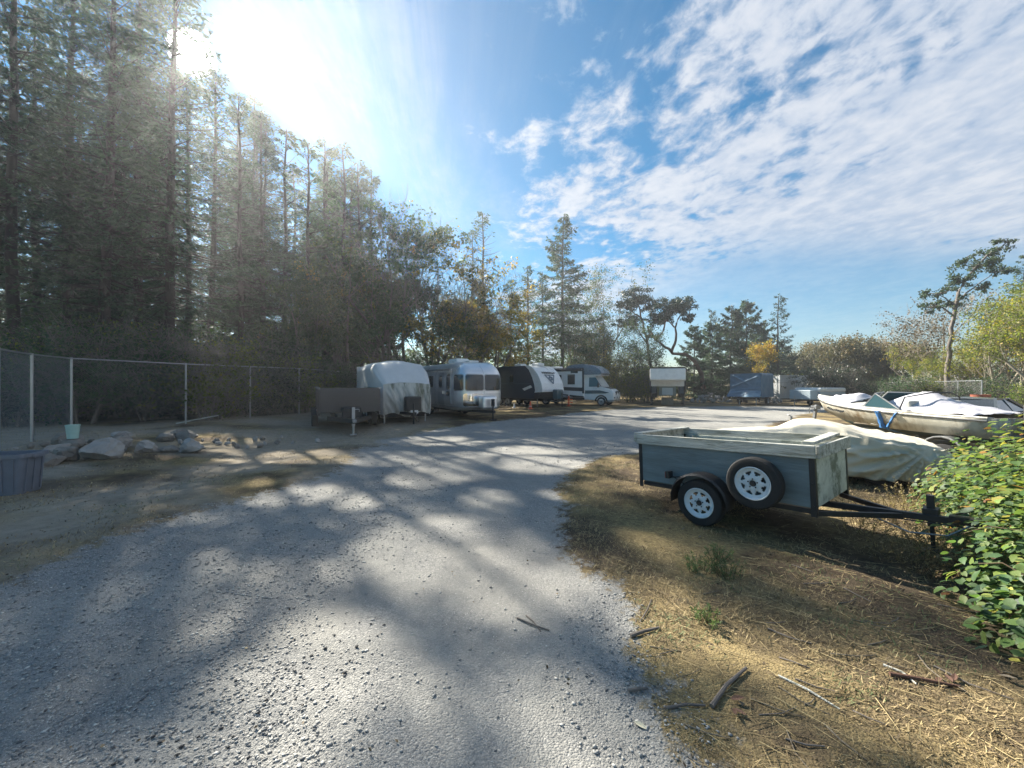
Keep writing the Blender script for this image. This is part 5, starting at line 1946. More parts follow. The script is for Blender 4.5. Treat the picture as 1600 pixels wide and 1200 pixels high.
def navy_trailer():
    h = (.70, -.714)
    L, W = 7.0, 2.44
    fx, fy = 3.05, 29.2
    t = local_root('navy_trailer', fx - h[0] * L / 2, fy - h[1] * L / 2, h, 'long navy blue travel trailer with a white raked nose cap', 'travel trailer')
    nose = [(L / 2 - .30, .80), (L / 2 - .02, 1.12), (L / 2, 1.30), (L / 2 - .10, 1.75), (L / 2 - .32, 2.2), (L / 2 - .64, 2.62), (L / 2 - 1.02, 2.93), (L / 2 - 1.35, 3.06)]
    body = [(-L / 2, .62), (L / 2 - .55, .62)] + [(x - .012, z - .006) for x, z in nose] + [(-L / 2, 3.06)]
    MB().prism(body, 'y', -W / 2, W / 2).build('body', M['navy'], t, bevel=.03)
    inner = [(L / 2 - 1.75, 3.066), (L / 2 - 1.35, 2.75), (L / 2 - 1.02, 2.2), (L / 2 - .82, 1.7), (L / 2 - .72, 1.25), (L / 2 - .78, 1.05)]
    cap = nose[1:] + [(nose[-1][0] - .02, 3.074)] + inner
    MB().prism(cap, 'y', -W / 2 - .012, W / 2 + .012).build('nose_cap', M['white_paint'], t, bevel=.02)
    skirt = [(L / 2 - .55, .60), (L / 2 - .29, .79), (L / 2 - .02, 1.10), (L / 2 - .74, 1.10), (L / 2 - .80, .60)]
    MB().prism(skirt, 'y', -W / 2 - .01, W / 2 + .01).build('nose_skirt', M['charcoal'], t)
    # emblem on the slanted nose: a dark triangle with a name above it
    a = Vector((L / 2 - .30, 0, 2.16))
    up = (Vector((L / 2 - .64, 0, 2.62)) - Vector((L / 2 - .10, 0, 1.75))).normalized()
    ac = Vector((0, 1, 0))
    nm = ac.cross(up)
    em = MB()
    q = lambda y, z: tuple(a + ac * y + up * z + nm * .03)
    for p0, p1 in (((-.52, .22), (.52, .22)), ((-.52, .22), (0, -.52)), ((.52, .22), (0, -.52)), ((-.20, .02), (.20, .02)), ((-.20, .02), (0, -.24)), ((.20, .02), (0, -.24)), ((-.1, .22), (.2, -.2))):
        em.bar(q(*p0), q(*p1), .07, .03, up=nm)
    em.build('emblem', M['slate_blue'], t)
    ang = math.atan2(up.z, -up.x)
    text_mesh('lettering', 'WINNEBAGO', .24, M['ink'], t, tuple(a + up * .42 + nm * .02), (ang, 0, R(90)), .012)
    for k in range(2):
        MB().box(1.9 - k * 1.9, .1, 3.18, .75, .7, .24).build('roof_vent', M['white_paint'], t, bevel=.1, seg=3)
    st = MB().box(-.4, -W / 2 - .006, 1.72, 5.4, .008, .05)
    st.build('stripe', M['navy_stripe'], t)
    sw = MB().prism([(1.5, 1.35), (2.35, 1.62), (2.5, 1.45), (1.7, 1.2)], 'y', -W / 2 - .010, -W / 2 - .002)
    sw.build('side_emblem', M['white_dull'], t)
    ch = MB()
    for dx in (0, .22):
        ch.bar((-1.6 + dx, -W / 2 - .008, 1.70), (-1.35 + dx, -W / 2 - .008, 1.5), .012, .05, up=(0, 0, 1))
        ch.bar((-1.35 + dx, -W / 2 - .008, 1.5), (-1.6 + dx, -W / 2 - .008, 1.3), .012, .05)
    ch.build('chevron', M['trim_line'], t)
    MB().box(-2.3, -W / 2 - .008, 2.1, .9, .012, .6).build('side_window', M['glass'], t)
    dr = MB().box(.35, -W / 2 - .006, 1.75, .7, .010, 1.85).build('door', M['navy'], t, bevel=.003)
    MB().box(.35, -W / 2 - .016, 2.1, .4, .012, .55).build('door_window', M['glass'], dr)
    fr = MB()
    fr.box(0, 0, .52, L - .4, 1.8, .16)
    fr.bar((L / 2 - .6, -.6, .5), (L / 2 + 1.0, 0, .5), .08, .12)
    fr.bar((L / 2 - .6, .6, .5), (L / 2 + 1.0, 0, .5), .08, .12)
    fr.build('frame', M['black_steel'], t)
    MB().box(L / 2 + .42, 0, .95, .5, .7, .72).build('bottle_cover', M['teal_grey'], t, bevel=.10, seg=3)
    j = MB()
    j.tube([(L / 2 + .8, 0, 1.05), (L / 2 + .8, 0, .05)], .04, 8)
    j.build('jack', M['black_steel'], t)
    for s in (-1, 1):
        for x in (-.2, -1.05):
            wheel(t, (x, s * (W / 2 - .14), .35), .35, .2, s, 'rim_grey')
    MB().box(2.9, -W / 2 + .12, .36, .06, .06, .6).build('stabiliser', M['galv'], t)


def motorhome():
    h = (.86, -.51)
    L, W = 7.3, 2.26
    fx, fy = 8.2, 31.0
    t = local_root('motorhome', fx - h[0] * L / 2, fy - h[1] * L / 2, h, 'white motorhome with dark swoosh stripes and a slate blue over-cab bulge', 'motorhome')
    xf = L / 2
    # house
    MB().prism([(-xf, .62), (1.35, .62), (1.35, 2.98), (-xf, 2.98)], 'y', -W / 2, W / 2).build('house_body', M['white_paint'], t, bevel=.05)
    # over-cab bulge
    ov = [(-.1, 3.0), (-.1, 3.12), (.35, 3.27), (1.2, 3.30), (2.1, 3.16), (2.65, 2.86), (2.85, 2.55), (2.70, 2.44), (1.38, 2.44), (1.38, 3.0)]
    rings = []
    for f, k in ((-1, .82), (-.97, .93), (-.82, 1), (0, 1.0), (.82, 1), (.97, .93), (1, .82)):
        cxz = (1.6, 2.75)
        rings.append([(cxz[0] + (x - cxz[0]) * (k if x > 1.4 else 1), f * W / 2 * 1.0, cxz[1] + (z - cxz[1]) * (k if z > 2.6 else 1)) for x, z in ov])
    MB().loft(rings).build('over_cab', M['slate_blue'], t, smooth=True, angle=40)
    MB().prism([(1.37, 2.36), (2.62, 2.36), (2.74, 2.43), (1.37, 2.43)], 'y', -W / 2 + .03, W / 2 - .03).build('over_cab_trim', M['white_paint'], t)
    MB().box(.55, -W / 2 - .006, 2.74, .60, .012, .34).build('bunk_window', M['glass'], t)
    MB().prism([(-xf + .02, 2.72), (1.36, 2.72), (1.36, 2.985), (-xf + .02, 2.985)], 'y', -W / 2 - .008, -W / 2 + .02).build('upper_stripe', M['charcoal'], t)
    aw = MB().tube([(1.2, -W / 2 - .08, 2.86), (-3.0, -W / 2 - .08, 2.86)], .08, 10)
    aw.build('awning', M['charcoal'], t, smooth=True)
    # cab
    cab = [(1.34, .48), (xf - .05, .42), (xf + .02, .72), (xf - .02, 1.05), (xf - .30, 1.30), (xf - .92, 1.48), (2.15, 2.38), (1.34, 2.38)]
    rings = []
    for f, dx, dz in ((-1, -.02, 0), (-.96, 0, 0), (0, .10, .02), (.96, 0, 0), (1, -.02, 0)):
        rr = []
        for x, z in cab:
            narrow = 1 - .10 * max(0, (z - 1.35)) - (.06 if x > 3 else 0)
            rr.append((x + (dx if x > 2.6 else 0), f * 1.0 * narrow, z))
        rings.append(rr)
    MB().loft(rings).build('cab', M['white_paint'], t, bevel=.05)
    # windscreen, with a silver sunshade behind it
    def cabp(x, z, f, off=.012):
        narrow = 1 - .10 * max(0, (z - 1.35)) - (.06 if x > 3 else 0)
        return (x + off + (.10 * (1 - abs(f)) if x > 2.6 else 0), f * narrow, z + off * .8)
    g = lambda u, v: cabp(2.77 - v * .53, 1.50 + v * .76, (u - .5) * 1.72, .016)
    ws = MB().grid(g, 9, 3).build('windscreen', M['sunshade'], t, smooth=True)
    hd = lambda u, v: cabp(xf - .35 - v * .52, 1.30 + v * .165, (u - .5) * 1.25, .014)
    MB().grid(hd, 7, 3).build('hood_stripe', M['charcoal'], t, smooth=True)
    for s in (-1, 1):
        y = s * 1.0
        sw = MB().add([(2.72, s * .975, 1.50), (1.72, s * .985, 1.50), (1.72, s * .91, 2.22), (2.25, s * .91, 2.22)], [(0, 1, 2, 3)])
        o = sw.build('cab_window', M['glass_teal'], t, solid=.02)
        MB().prism([(1.40, 1.20), (2.55, 1.22), (3.35, 1.05), (3.0, .98), (1.40, .95)], 'y', min(s * 1.004, s * .98), max(s * 1.004, s * .98)).build('teal_stripe', M['teal_grey'], t)
        m = MB().box(2.52, s * 1.16, 1.62, .12, .20, .34).build('mirror', M['black_soft'], t, bevel=.03)
        MB().prism([(xf - .46, 1.00), (xf - .08, .90), (xf - .06, 1.06), (xf - .34, 1.24)], 'y', min(s * .935, s * .62), max(s * .935, s * .62)).build('headlight', M['lens'], t, bevel=.02)
        MB().box(xf + .02, s * .70, .66, .05, .20, .09).build('fog_light', M['black_soft'], t)
        wheel(t, (xf - .95, s * .88, .35), .35, .22, s, 'rim_grey')
        wheel(t, (-2.0, s * 1.0, .35), .35, .22, s, 'rim_grey')
        ar = MB()
        rings = []
        for k in range(11):
            a = R(k * 18)
            rings.append([(xf - .95 + r * math.cos(a), s * yy, .36 + r * math.sin(a)) for r, yy in ((.50, 1.006), (.40, 1.012), (.40, .80), (.50, .80))])
        ar.loft(rings)
        ar.build('wheel_arch', M['black_soft'], t, smooth=True)
        # house side: windows, dark swooshes
        for x, w, z, hh in ((-1.05, 1.0, 2.08, .72), (.30, .62, 2.08, .80)):
            fr = MB().box(x, s * (W / 2 + .004), z, w + .12, .012, hh + .12).build('window_frame', M['white_paint'], t, bevel=.004)
            MB().box(x, s * (W / 2 + .012), z, w, .012, hh).build('window_pane', M['glass'], fr)
        MB().box(-2.9, s * (W / 2 + .008), 2.05, .9, .014, .6).build('side_window', M['glass'], t)
        ya, yb = sorted((s * (W / 2 + .006), s * (W / 2 - .02)))
        MB().prism([(-xf + .05, 1.55), (1.34, 1.42), (1.34, 1.12), (-xf + .05, 1.70 - .35)], 'y', ya, yb).build('swoosh', M['charcoal'], t)
        MB().prism([(-xf + .05, 1.18), (1.34, .74), (1.34, .64), (-xf + .05, .64)], 'y', ya, yb).build('swoosh', M['black_soft'], t)
        yc, yd = sorted((s * (W / 2 + .010), s * (W / 2 - .02)))
        for k in range(3):
            x0 = -2.2 + k * .55
            MB().prism([(x0, 1.16 - k * .12), (x0 + .12, 1.16 - k * .12), (x0 + 1.6, .70 - k * .02), (x0 + 1.35, .70 - k * .02)], 'y', yc, yd).build('pinstripe', M['white_dull'], t)
        MB().box(1.30, s * (W / 2 + .01), 1.85, .16, .02, 1.75).build('corner_trim', M['charcoal'], t)
    gr = MB().box(xf + .035, 0, 1.0, .06, .95, .30).build('grille', M['black_soft'], t, bevel=.03)
    b = MB()
    b.lathe([(.12, -.01), (.135, 0), (.12, .01), (.105, 0)], (xf + .075, 0, 1.0), 'x', 20)
    for k in range(3):
        a = R(90 + 120 * k)
        b.bar((xf + .075, 0, 1.0), (xf + .075, .12 * math.cos(a), 1.0 + .12 * math.sin(a)), .018, .018)
    b.build('star_emblem', M['chrome'], t)
    for k in range(3):
        MB().box(xf + .07, 0, .92 + k * .08, .015, .9, .014).build('grille_bar', M['galv'], t)
    MB().box(xf + .05, 0, .70, .08, .62, .20).build('bumper_grille', M['black_soft'], t)
    MB().box(xf + .10, .02, .69, .01, .32, .15).build('number_plate', M['white_paint'], t)
    MB().prism([(xf - .6, .36), (xf + .0, .36), (xf + .06, .50), (xf - .6, .50)], 'y', -.96, .96).build('bumper_lip', M['trim_line'], t)
    MB().box(-.6, 0, .52, 5.2, 1.7, .2).build('underbody', M['black_soft'], t)
    MB().box(-1.5, 0, 3.08, .9, .7, .2).build('air_conditioner', M['white_paint'], t, bevel=.08, seg=3)


def truck_camper():
    h = (-.36, -.933)
    t = local_root('truck_camper', 12.3, 31.4, h, 'white nosed truck camper standing on jacks under a dark tarp', 'camper')
    W = 2.5
    nose = [(0, 1.98), (1.55, 1.92), (1.85, 2.02), (1.72, 2.86), (0, 2.92)]
    MB().prism(nose, 'y', -W / 2, W / 2).build('nose', M['white_dull'], t, bevel=.06)
    for z in (2.3, 2.62):
        MB().bar((1.80 - (z - 2.02) * .155, -W / 2 + .03, z), (1.80 - (z - 2.02) * .155, W / 2 - .03, z), .02, .02).build('nose_seam', M['trim_line'], t)
    MB().box(-1.7, 0, 2.22, 3.4, W - .02, 1.42).build('upper_body', M['white_dull'], t, bevel=.05)
    MB().prism([(-.05, .78), (-3.3, .78), (-3.4, 1.52), (-.05, 1.52)], 'y', -.62, .62).build('lower_body', M['teal_grey'], t)
    MB().box(-.03, 0, 1.12, .02, .8, .55).build('front_panel', M['pale_blue'], t)

    def tp(u, v):
        s = u * 5.0
        pts = [(-W / 2 - .07, 1.0), (-W / 2 - .05, 2.93), (0, 3.0), (W / 2 + .05, 2.93), (W / 2 + .07, .9)]
        cum = [0, 1.93, 3.2, 4.5, 6.5]
        s = u * 6.5
        y = np.interp(s, cum, [p[0] for p in pts])
        z = np.interp(s, cum, [p[1] for p in pts])
        x = 1.60 - v * 5.1
        if x > 0 and z < 2.6:
            z = z if v > .3 else max(z, 2.70 - v * 2.2)
        sg = 1 if y > 0 else -1
        w = (float(fbm(x * 2, z * 2 + y, 91, 3)) - .5)
        return (x, y + sg * w * .14 * (z < 2.9), z + w * .08)
    MB().grid(tp, 44, 26).build('tarp', M['tarp_navy'], t, smooth=True, recalc=False, angle=180)
    for x in (-.35, -3.1):
        for s in (-1, 1):
            j = MB()
            j.box(x, s * (W / 2 - .05), 1.0, .10, .10, 1.5)
            j.tube([(x, s * (W / 2 - .05), .4), (x, s * (W / 2 - .05), .05)], .03, 8)
            j.box(x, s * (W / 2 - .05), .03, .22, .22, .05)
            j.build('jack_leg', M['black_steel'], t)
    for s in (-1, 1):
        MB().prism([(-.1, 1.52), (-.1, .95), (-.9, .6), (-3.2, .6), (-3.2, 1.52)], 'y', *sorted((s * (W / 2 - .06), s * (W / 2 - .42)))).build('side_skirt', M['tarp_navy'], t)
    MB().box(-1.5, 0, .3, 2.6, .9, .5).build('cradle', M['wood_dark'], t)


def tarped_trailer():
    h = (-.76, -.65)
    t = local_root('tarped_trailer', 20.2, 33.4, h, 'boxy cargo trailer wrapped in a creased blue tarp', 'trailer')
    L, W = 3.0, 2.3

    def f(u, v):
        pts = [(-W / 2, .62), (-W / 2, 2.50), (-W / 2 + .06, 2.56), (W / 2 - .06, 2.58), (W / 2, 2.50), (W / 2, .62)]
        cum = [0, 1.88, 1.97, 4.15, 4.24, 6.12]
        s = u * 6.12
        y = np.interp(s, cum, [p[0] for p in pts])
        z = np.interp(s, cum, [p[1] for p in pts])
        x = -L / 2 + v * L
        w = (float(fbm(x * 2.2, z * 2.4 + y, 95, 3)) - .5)
        sg = 1 if y > 0 else -1
        fl = max(0, 1.1 - z) * .22
        return (x, y + sg * (w * .10 + fl * .4) * (z < 2.5), z + w * .04)
    MB().grid(f, 50, 22).build('tarp', M['tarp_blue'], t, smooth=True, recalc=False, angle=180)

    def g(u, v):
        y = (u - .5) * W
        z = .66 + (2.55 - .66) * v
        d = 0
        for (ax, az, bx, bz, am) in ((-.9, 2.4, .2, 1.7, .06), (-.9, 1.5, .9, 2.3, .07), (-1.0, 1.2, 1.0, 1.35, .05), (-.6, 1.0, .9, 1.1, .06), (-1.0, .9, .4, 1.25, .05)):
            vx, vz = bx - ax, bz - az
            q = ((y - ax) * vx + (z - az) * vz) / (vx * vx + vz * vz)
            q = min(1, max(0, q))
            dd = math.hypot(y - ax - q * vx, z - az - q * vz)
            d += am * math.exp(-(dd / .06) ** 2)
        d += (float(fbm(y * 3, z * 4, 97, 3)) - .5) * .10
        low = max(0, 1.2 - z)
        x = L / 2 + d + low * .9 + .25 * low * math.sin(y * 4)
        return (x, y * (1 + .12 * low), z)
    MB().grid(g, 48, 44).build('front_tarp', M['tarp_blue'], t, smooth=True, recalc=False, angle=180)
    MB().box(-L / 2, 0, 1.6, .03, W - .05, 1.9).build('rear_wall', M['tarp_blue'], t)
    fr = MB()
    fr.box(0, 0, .52, L, W - .3, .10)
    fr.bar((L / 2, -.6, .5), (L / 2 + 1.2, 0, .48), .08, .10)
    fr.bar((L / 2, .6, .5), (L / 2 + 1.2, 0, .48), .08, .10)
    fr.build('frame', M['black_steel'], t)
    for y in (-.2, 1.0):
        MB().box(L / 2 + .6, y, .28, .06, .06, .55).build('jack', M['galv'], t)
    for s in (-1, 1):
        wheel(t, (-.2, s * (W / 2 - .1), .33), .33, .2, s, 'rim_grey')
    MB().box(L / 2 + .2, -.2, .48, .06, .18, .08).build('tail_light', M['red'], t)


def folding_camper():
    h = (-.96, -.28)
    t = local_root('folding_camper', 24.2, 31.2, h, 'low pale blue folding camper parked in front of the white container', 'camper')
    MB().box(0, 0, .78, 2.6, 2.0, .62).build('body', M['pale_blue'], t, bevel=.04)
    MB().box(0, 0, 1.25, 2.68, 2.06, .32).build('lid', M['white_dull'], t, bevel=.10, seg=3)
    MB().box(1.72, 0, .88, .72, 1.7, .72).build('front_locker', M['pale_blue'], t, bevel=.05)
    MB().box(0, 1.006, .82, 2.5, .008, .12).build('stripe', M['slate_blue'], t)
    f = MB().box(0, 0, .44, 2.6, 1.6, .08)
    f.bar((1.2, -.5, .44), (2.9, 0, .42), .07, .08)
    f.bar((1.2, .5, .44), (2.9, 0, .42), .07, .08)
    f.build('frame', M['black_steel'], t)
    for s in (-1, 1):
        wheel(t, (-.25, s * .95, .28), .28, .16, s, 'rim_grey')
    MB().tube([(2.6, 0, .8), (2.6, 0, .03)], .03, 8).build('jack', M['galv'], t)


def container():
    h = (.93, .36)
    L, W, H = 6.06, 2.44, 2.75
    t = local_root('shipping_container', 33.6, 48.5, h, 'white corrugated shipping container behind the blue tarped trailer', 'container')
    def wall(p0, p1, n, name='wall'):
        p0, p1 = Vector(p0), Vector(p1)
        d = p1 - p0
        nn = Vector((d.y, -d.x, 0)).normalized()
        vs, fs = [], []
        for k in range(n * 4 + 1):
            off = (0, 0, -.036, -.036)[k % 4]
            p = p0 + d * (k / (n * 4)) + nn * off
            vs += [(p.x, p.y, .15), (p.x, p.y, H - .1)]
            if k:
                b = 2 * k
                fs.append((b - 2, b, b + 1, b - 1))
        MB().add(vs, fs).build(name, M['container'], t, recalc=False)
    wall((-L / 2, -W / 2, 0), (L / 2, -W / 2, 0), 22)
    wall((L / 2, W / 2, 0), (-L / 2, W / 2, 0), 22)
    wall((L / 2, -W / 2, 0), (L / 2, W / 2, 0), 8)
    for s in (-1, 1):
        d = MB().box(-L / 2, s * W / 4, H / 2, .05, W / 2 - .08, H - .3).build('door', M['container'], t, bevel=.01)
        for k in (-.3, .3):
            MB().tube([(-L / 2 - .06, s * W / 4 + k, .2), (-L / 2 - .06, s * W / 4 + k, H - .2)], .02, 6).build('lock_rod', M['galv'], d)
    f = MB()
    for sx in (-1, 1):
        for sy in (-1, 1):
            f.box(sx * L / 2, sy * W / 2, H / 2, .14, .14, H)
    for sy in (-1, 1):
        f.box(0, sy * W / 2, H - .06, L - .14, .10, .12)
        f.box(0, sy * W / 2, .1, L - .14, .10, .16)
    f.build('frame', M['container'], t)
    MB().box(0, 0, H - .03, L - .1, W - .1, .03).build('roof', M['container'], t)
    t2 = local_root('storage_shed', 27.6, 47.5, (1, .1), 'cream storage shed peeping out left of the blue tarped trailer', 'shed')
    b = MB().box(0, 0, 1.1, 3.6, 2.2, 2.2)
    b.build('wall', M['cream'], t2)
    MB().prism([(-1.25, 2.2), (1.25, 2.2), (0, 2.6)], 'x', -1.9, 1.9).build('roof', M['trim_line'], t2)
    MB().box(.9, -1.112, .95, .8, .02, 1.8).build('door', M['white_dull'], t2)
    MB().box(-.8, -1.112, 1.35, .8, .02, .6).build('window', M['glass'], t2)


silver_trailer()
covered_trailer()
dump_trailer()
navy_trailer()
motorhome()
truck_camper()
tarped_trailer()
folding_camper()
container()
# ------------------------------------------------------------------ wire fences
M['wire'] = basic('wire', (.34, .35, .35), .5, .5)
M['rock'] = basic('rock', (.20, .185, .165), .9, var=.25, scale=2.2, bump=.7, bscale=7, col2=(.17, .155, .14), spot=(.5, .7))
M['rock_pale'] = basic('rock_pale', (.30, .29, .27), .9, var=.2, scale=2.5, bump=.6, bscale=8, col2=(.25, .24, .22), spot=(.5, .7))


def wire_fence(line, H, label, post_r=.03, step=.06, group=None):
    c = line[len(line) // 2]
    t = empty('wire_fence', (c[0], c[1], 0), 0, label, 'fence', group)
    mv, mf = [], []
    rail = []
    for i, (a, b) in enumerate(zip(line, line[1:])):
        a, b = np.array(a, float), np.array(b, float)
        L = np.linalg.norm(b - a)
        d = (b - a) / L
        za, zb = gz(*a), gz(*b)
        n = max(1, int(round(L / 3.0)))
        for k in range(n + (i == len(line) - 2)):
            p = a + d * L * k / n
            z = za + (zb - za) * k / n
            MB().tube([(p[0] - c[0], p[1] - c[1], z - .1), (p[0] - c[0], p[1] - c[1], z + H + .03)], post_r, 8).build('post', M['galv'], t, smooth=True)
        rail += [(a[0] - c[0], a[1] - c[1], za + H)]
        m = int((L + H) / step)
        for sgn in (1, -1):
            for k in range(m):
                s0 = k * step - (H if sgn > 0 else 0)
                lo, hi = max(0, s0), min(L, s0 + H)
                if hi - lo < .02: continue
                z0, z1 = (lo - s0, hi - s0) if sgn > 0 else (H - (lo - s0), H - (hi - s0))
                P0 = np.array([*(a + d * lo - c), za + (zb - za) * lo / L + z0])
                P1 = np.array([*(a + d * hi - c), za + (zb - za) * hi / L + z1])
                nn = np.array([-d[1], d[0], 0]) * .0011
                uu = np.array([0, 0, 1.0]) * .0014
                bI = len(mv)
                mv += [P0 + nn, P0 - nn + uu, P0 - nn - uu, P1 + nn, P1 - nn + uu, P1 - nn - uu]
                mf += [(bI, bI + 1, bI + 4, bI + 3), (bI + 1, bI + 2, bI + 5, bI + 4), (bI + 2, bI, bI + 3, bI + 5)]
    b = line[-1]
    rail.append((b[0] - c[0], b[1] - c[1], gz(*b) + H))
    MB().tube(rail, .021, 6).build('top_rail', M['galv'], t, smooth=True)
    o = link('wire_mesh', mesh_np('wire_mesh', np.array(mv), np.array(mf), M['wire']), t)
    o['kind'] = 'stuff'
    return t


wire_fence([(-9.6, 6.0), (-11.0, 8.5), (-12.1, 10.0), (-13.1, 11.8), (-12.0, 14.6), (-10.3, 19.2), (-9.6, 24.5)], 2.2, 'tall chain link fence between the boulders and the wood')
wire_fence([(9.5, 43.5), (20, 43.5), (33, 46), (44, 50)], 1.9, 'chain link fence behind the truck camper and blue tarped trailer', step=.09)
wire_fence([(34, 36), (27.5, 26.5), (22.5, 19.0)], 1.85, 'chain link fence along the alders behind the boat', step=.08)


# ------------------------------------------------------------------ boulders and small things by the fence
def rock_mesh(seed, sx, sy, sz, mat='rock', sub=3, flat=.25):
    g = np.random.default_rng(seed)
    bm = bmesh.new()
    bmesh.ops.create_icosphere(bm, subdivisions=sub, radius=1)
    planes = [(Vector(g.normal(0, 1, 3)).normalized(), g.uniform(.45, .82)) for _ in range(13)]
    for v in bm.verts:
        for n, d in planes:
            q = v.co.dot(n) - d
            if q > 0: v.co -= n * q * .92
        v.co += Vector(g.normal(0, .035, 3))
        v.co.x *= sx; v.co.y *= sy; v.co.z *= sz
    me = bpy.data.meshes.new('boulder')
    bm.to_mesh(me)
    bm.free()
    me.materials.append(M[mat])
    return me


def boulders():
    P = [(-9.95, 8.6, .30, .26, .17, 'rounded tan boulder just behind the plastic bin'), (-9.0, 8.05, .26, .26, .25, 'upright rounded boulder leaning on the big flat rock'), (-8.9, 7.6, .32, .28, .17, 'low pinkish boulder beside the plastic bin'),
         (-8.6, 8.35, .52, .34, .30, 'largest flat faced boulder of the rock pile'), (-9.6, 9.6, .36, .3, .2, 'grey boulder behind the largest flat one'), (-9.1, 9.15, .36, .3, .22, 'pale boulder with a bright top right of the largest one'),
         (-8.35, 9.1, .26, .25, .22, 'square block standing alone in the middle of the rock row'), (-8.0, 9.3, .2, .18, .12, 'small low rock between the square block and the end boulder'), (-8.9, 10.9, .3, .25, .22, 'rounded boulder behind the end of the rock row'),
         (-7.65, 9.5, .38, .26, .22, 'slanted boulder at the right end of the rock row'), (-9.3, 10.6, .24, .2, .16, 'small boulder at the back of the rock row'), (-11.0, 9.75, .36, .3, .2, 'boulder against the fence post behind the bin'),
         (-10.4, 10.6, .26, .22, .16, 'weathered rock at the foot of the fence left of the pail'), (-10.0, 10.1, .24, .22, .2, 'angular rock right beside the pail'), (-9.6, 11.4, .3, .2, .13, 'flat rock under the fence rail')]
    for i, (x, y, sx, sy, sz, lb) in enumerate(P):
        o = link('boulder', rock_mesh(200 + i, sx, sy, sz, 'rock' if i % 3 else 'rock_pale'))
        o.location = (x, y, gz(x, y) + sz * .55)
        o.rotation_euler = (RNG.uniform(-.2, .2), RNG.uniform(-.2, .2), RNG.uniform(0, 6))
        tag(o, lb, 'boulder', 'boulders piled along the foot of the fence')
    g = np.random.default_rng(77)
    share = [rock_mesh(300 + k, 1, .8, .65, 'rock' if k % 2 else 'rock_pale', 1) for k in range(5)]
    for i in range(42):
        s = g.random()
        x, y = -10.9 + 5.0 * s + g.normal(0, .25), 9.2 + 2.4 * s + g.normal(0, .45)
        o = link('stone', share[i % 5])
        k = g.uniform(.06, .15)
        o.scale = (k, k, k)
        o.location = (x, y, gz(x, y) + k * .4)
        o.rotation_euler = tuple(g.uniform(0, 6, 3))
        tag(o, 'small stone lying among the boulders by the fence', 'stone', 'small stones among the boulders')


boulders()


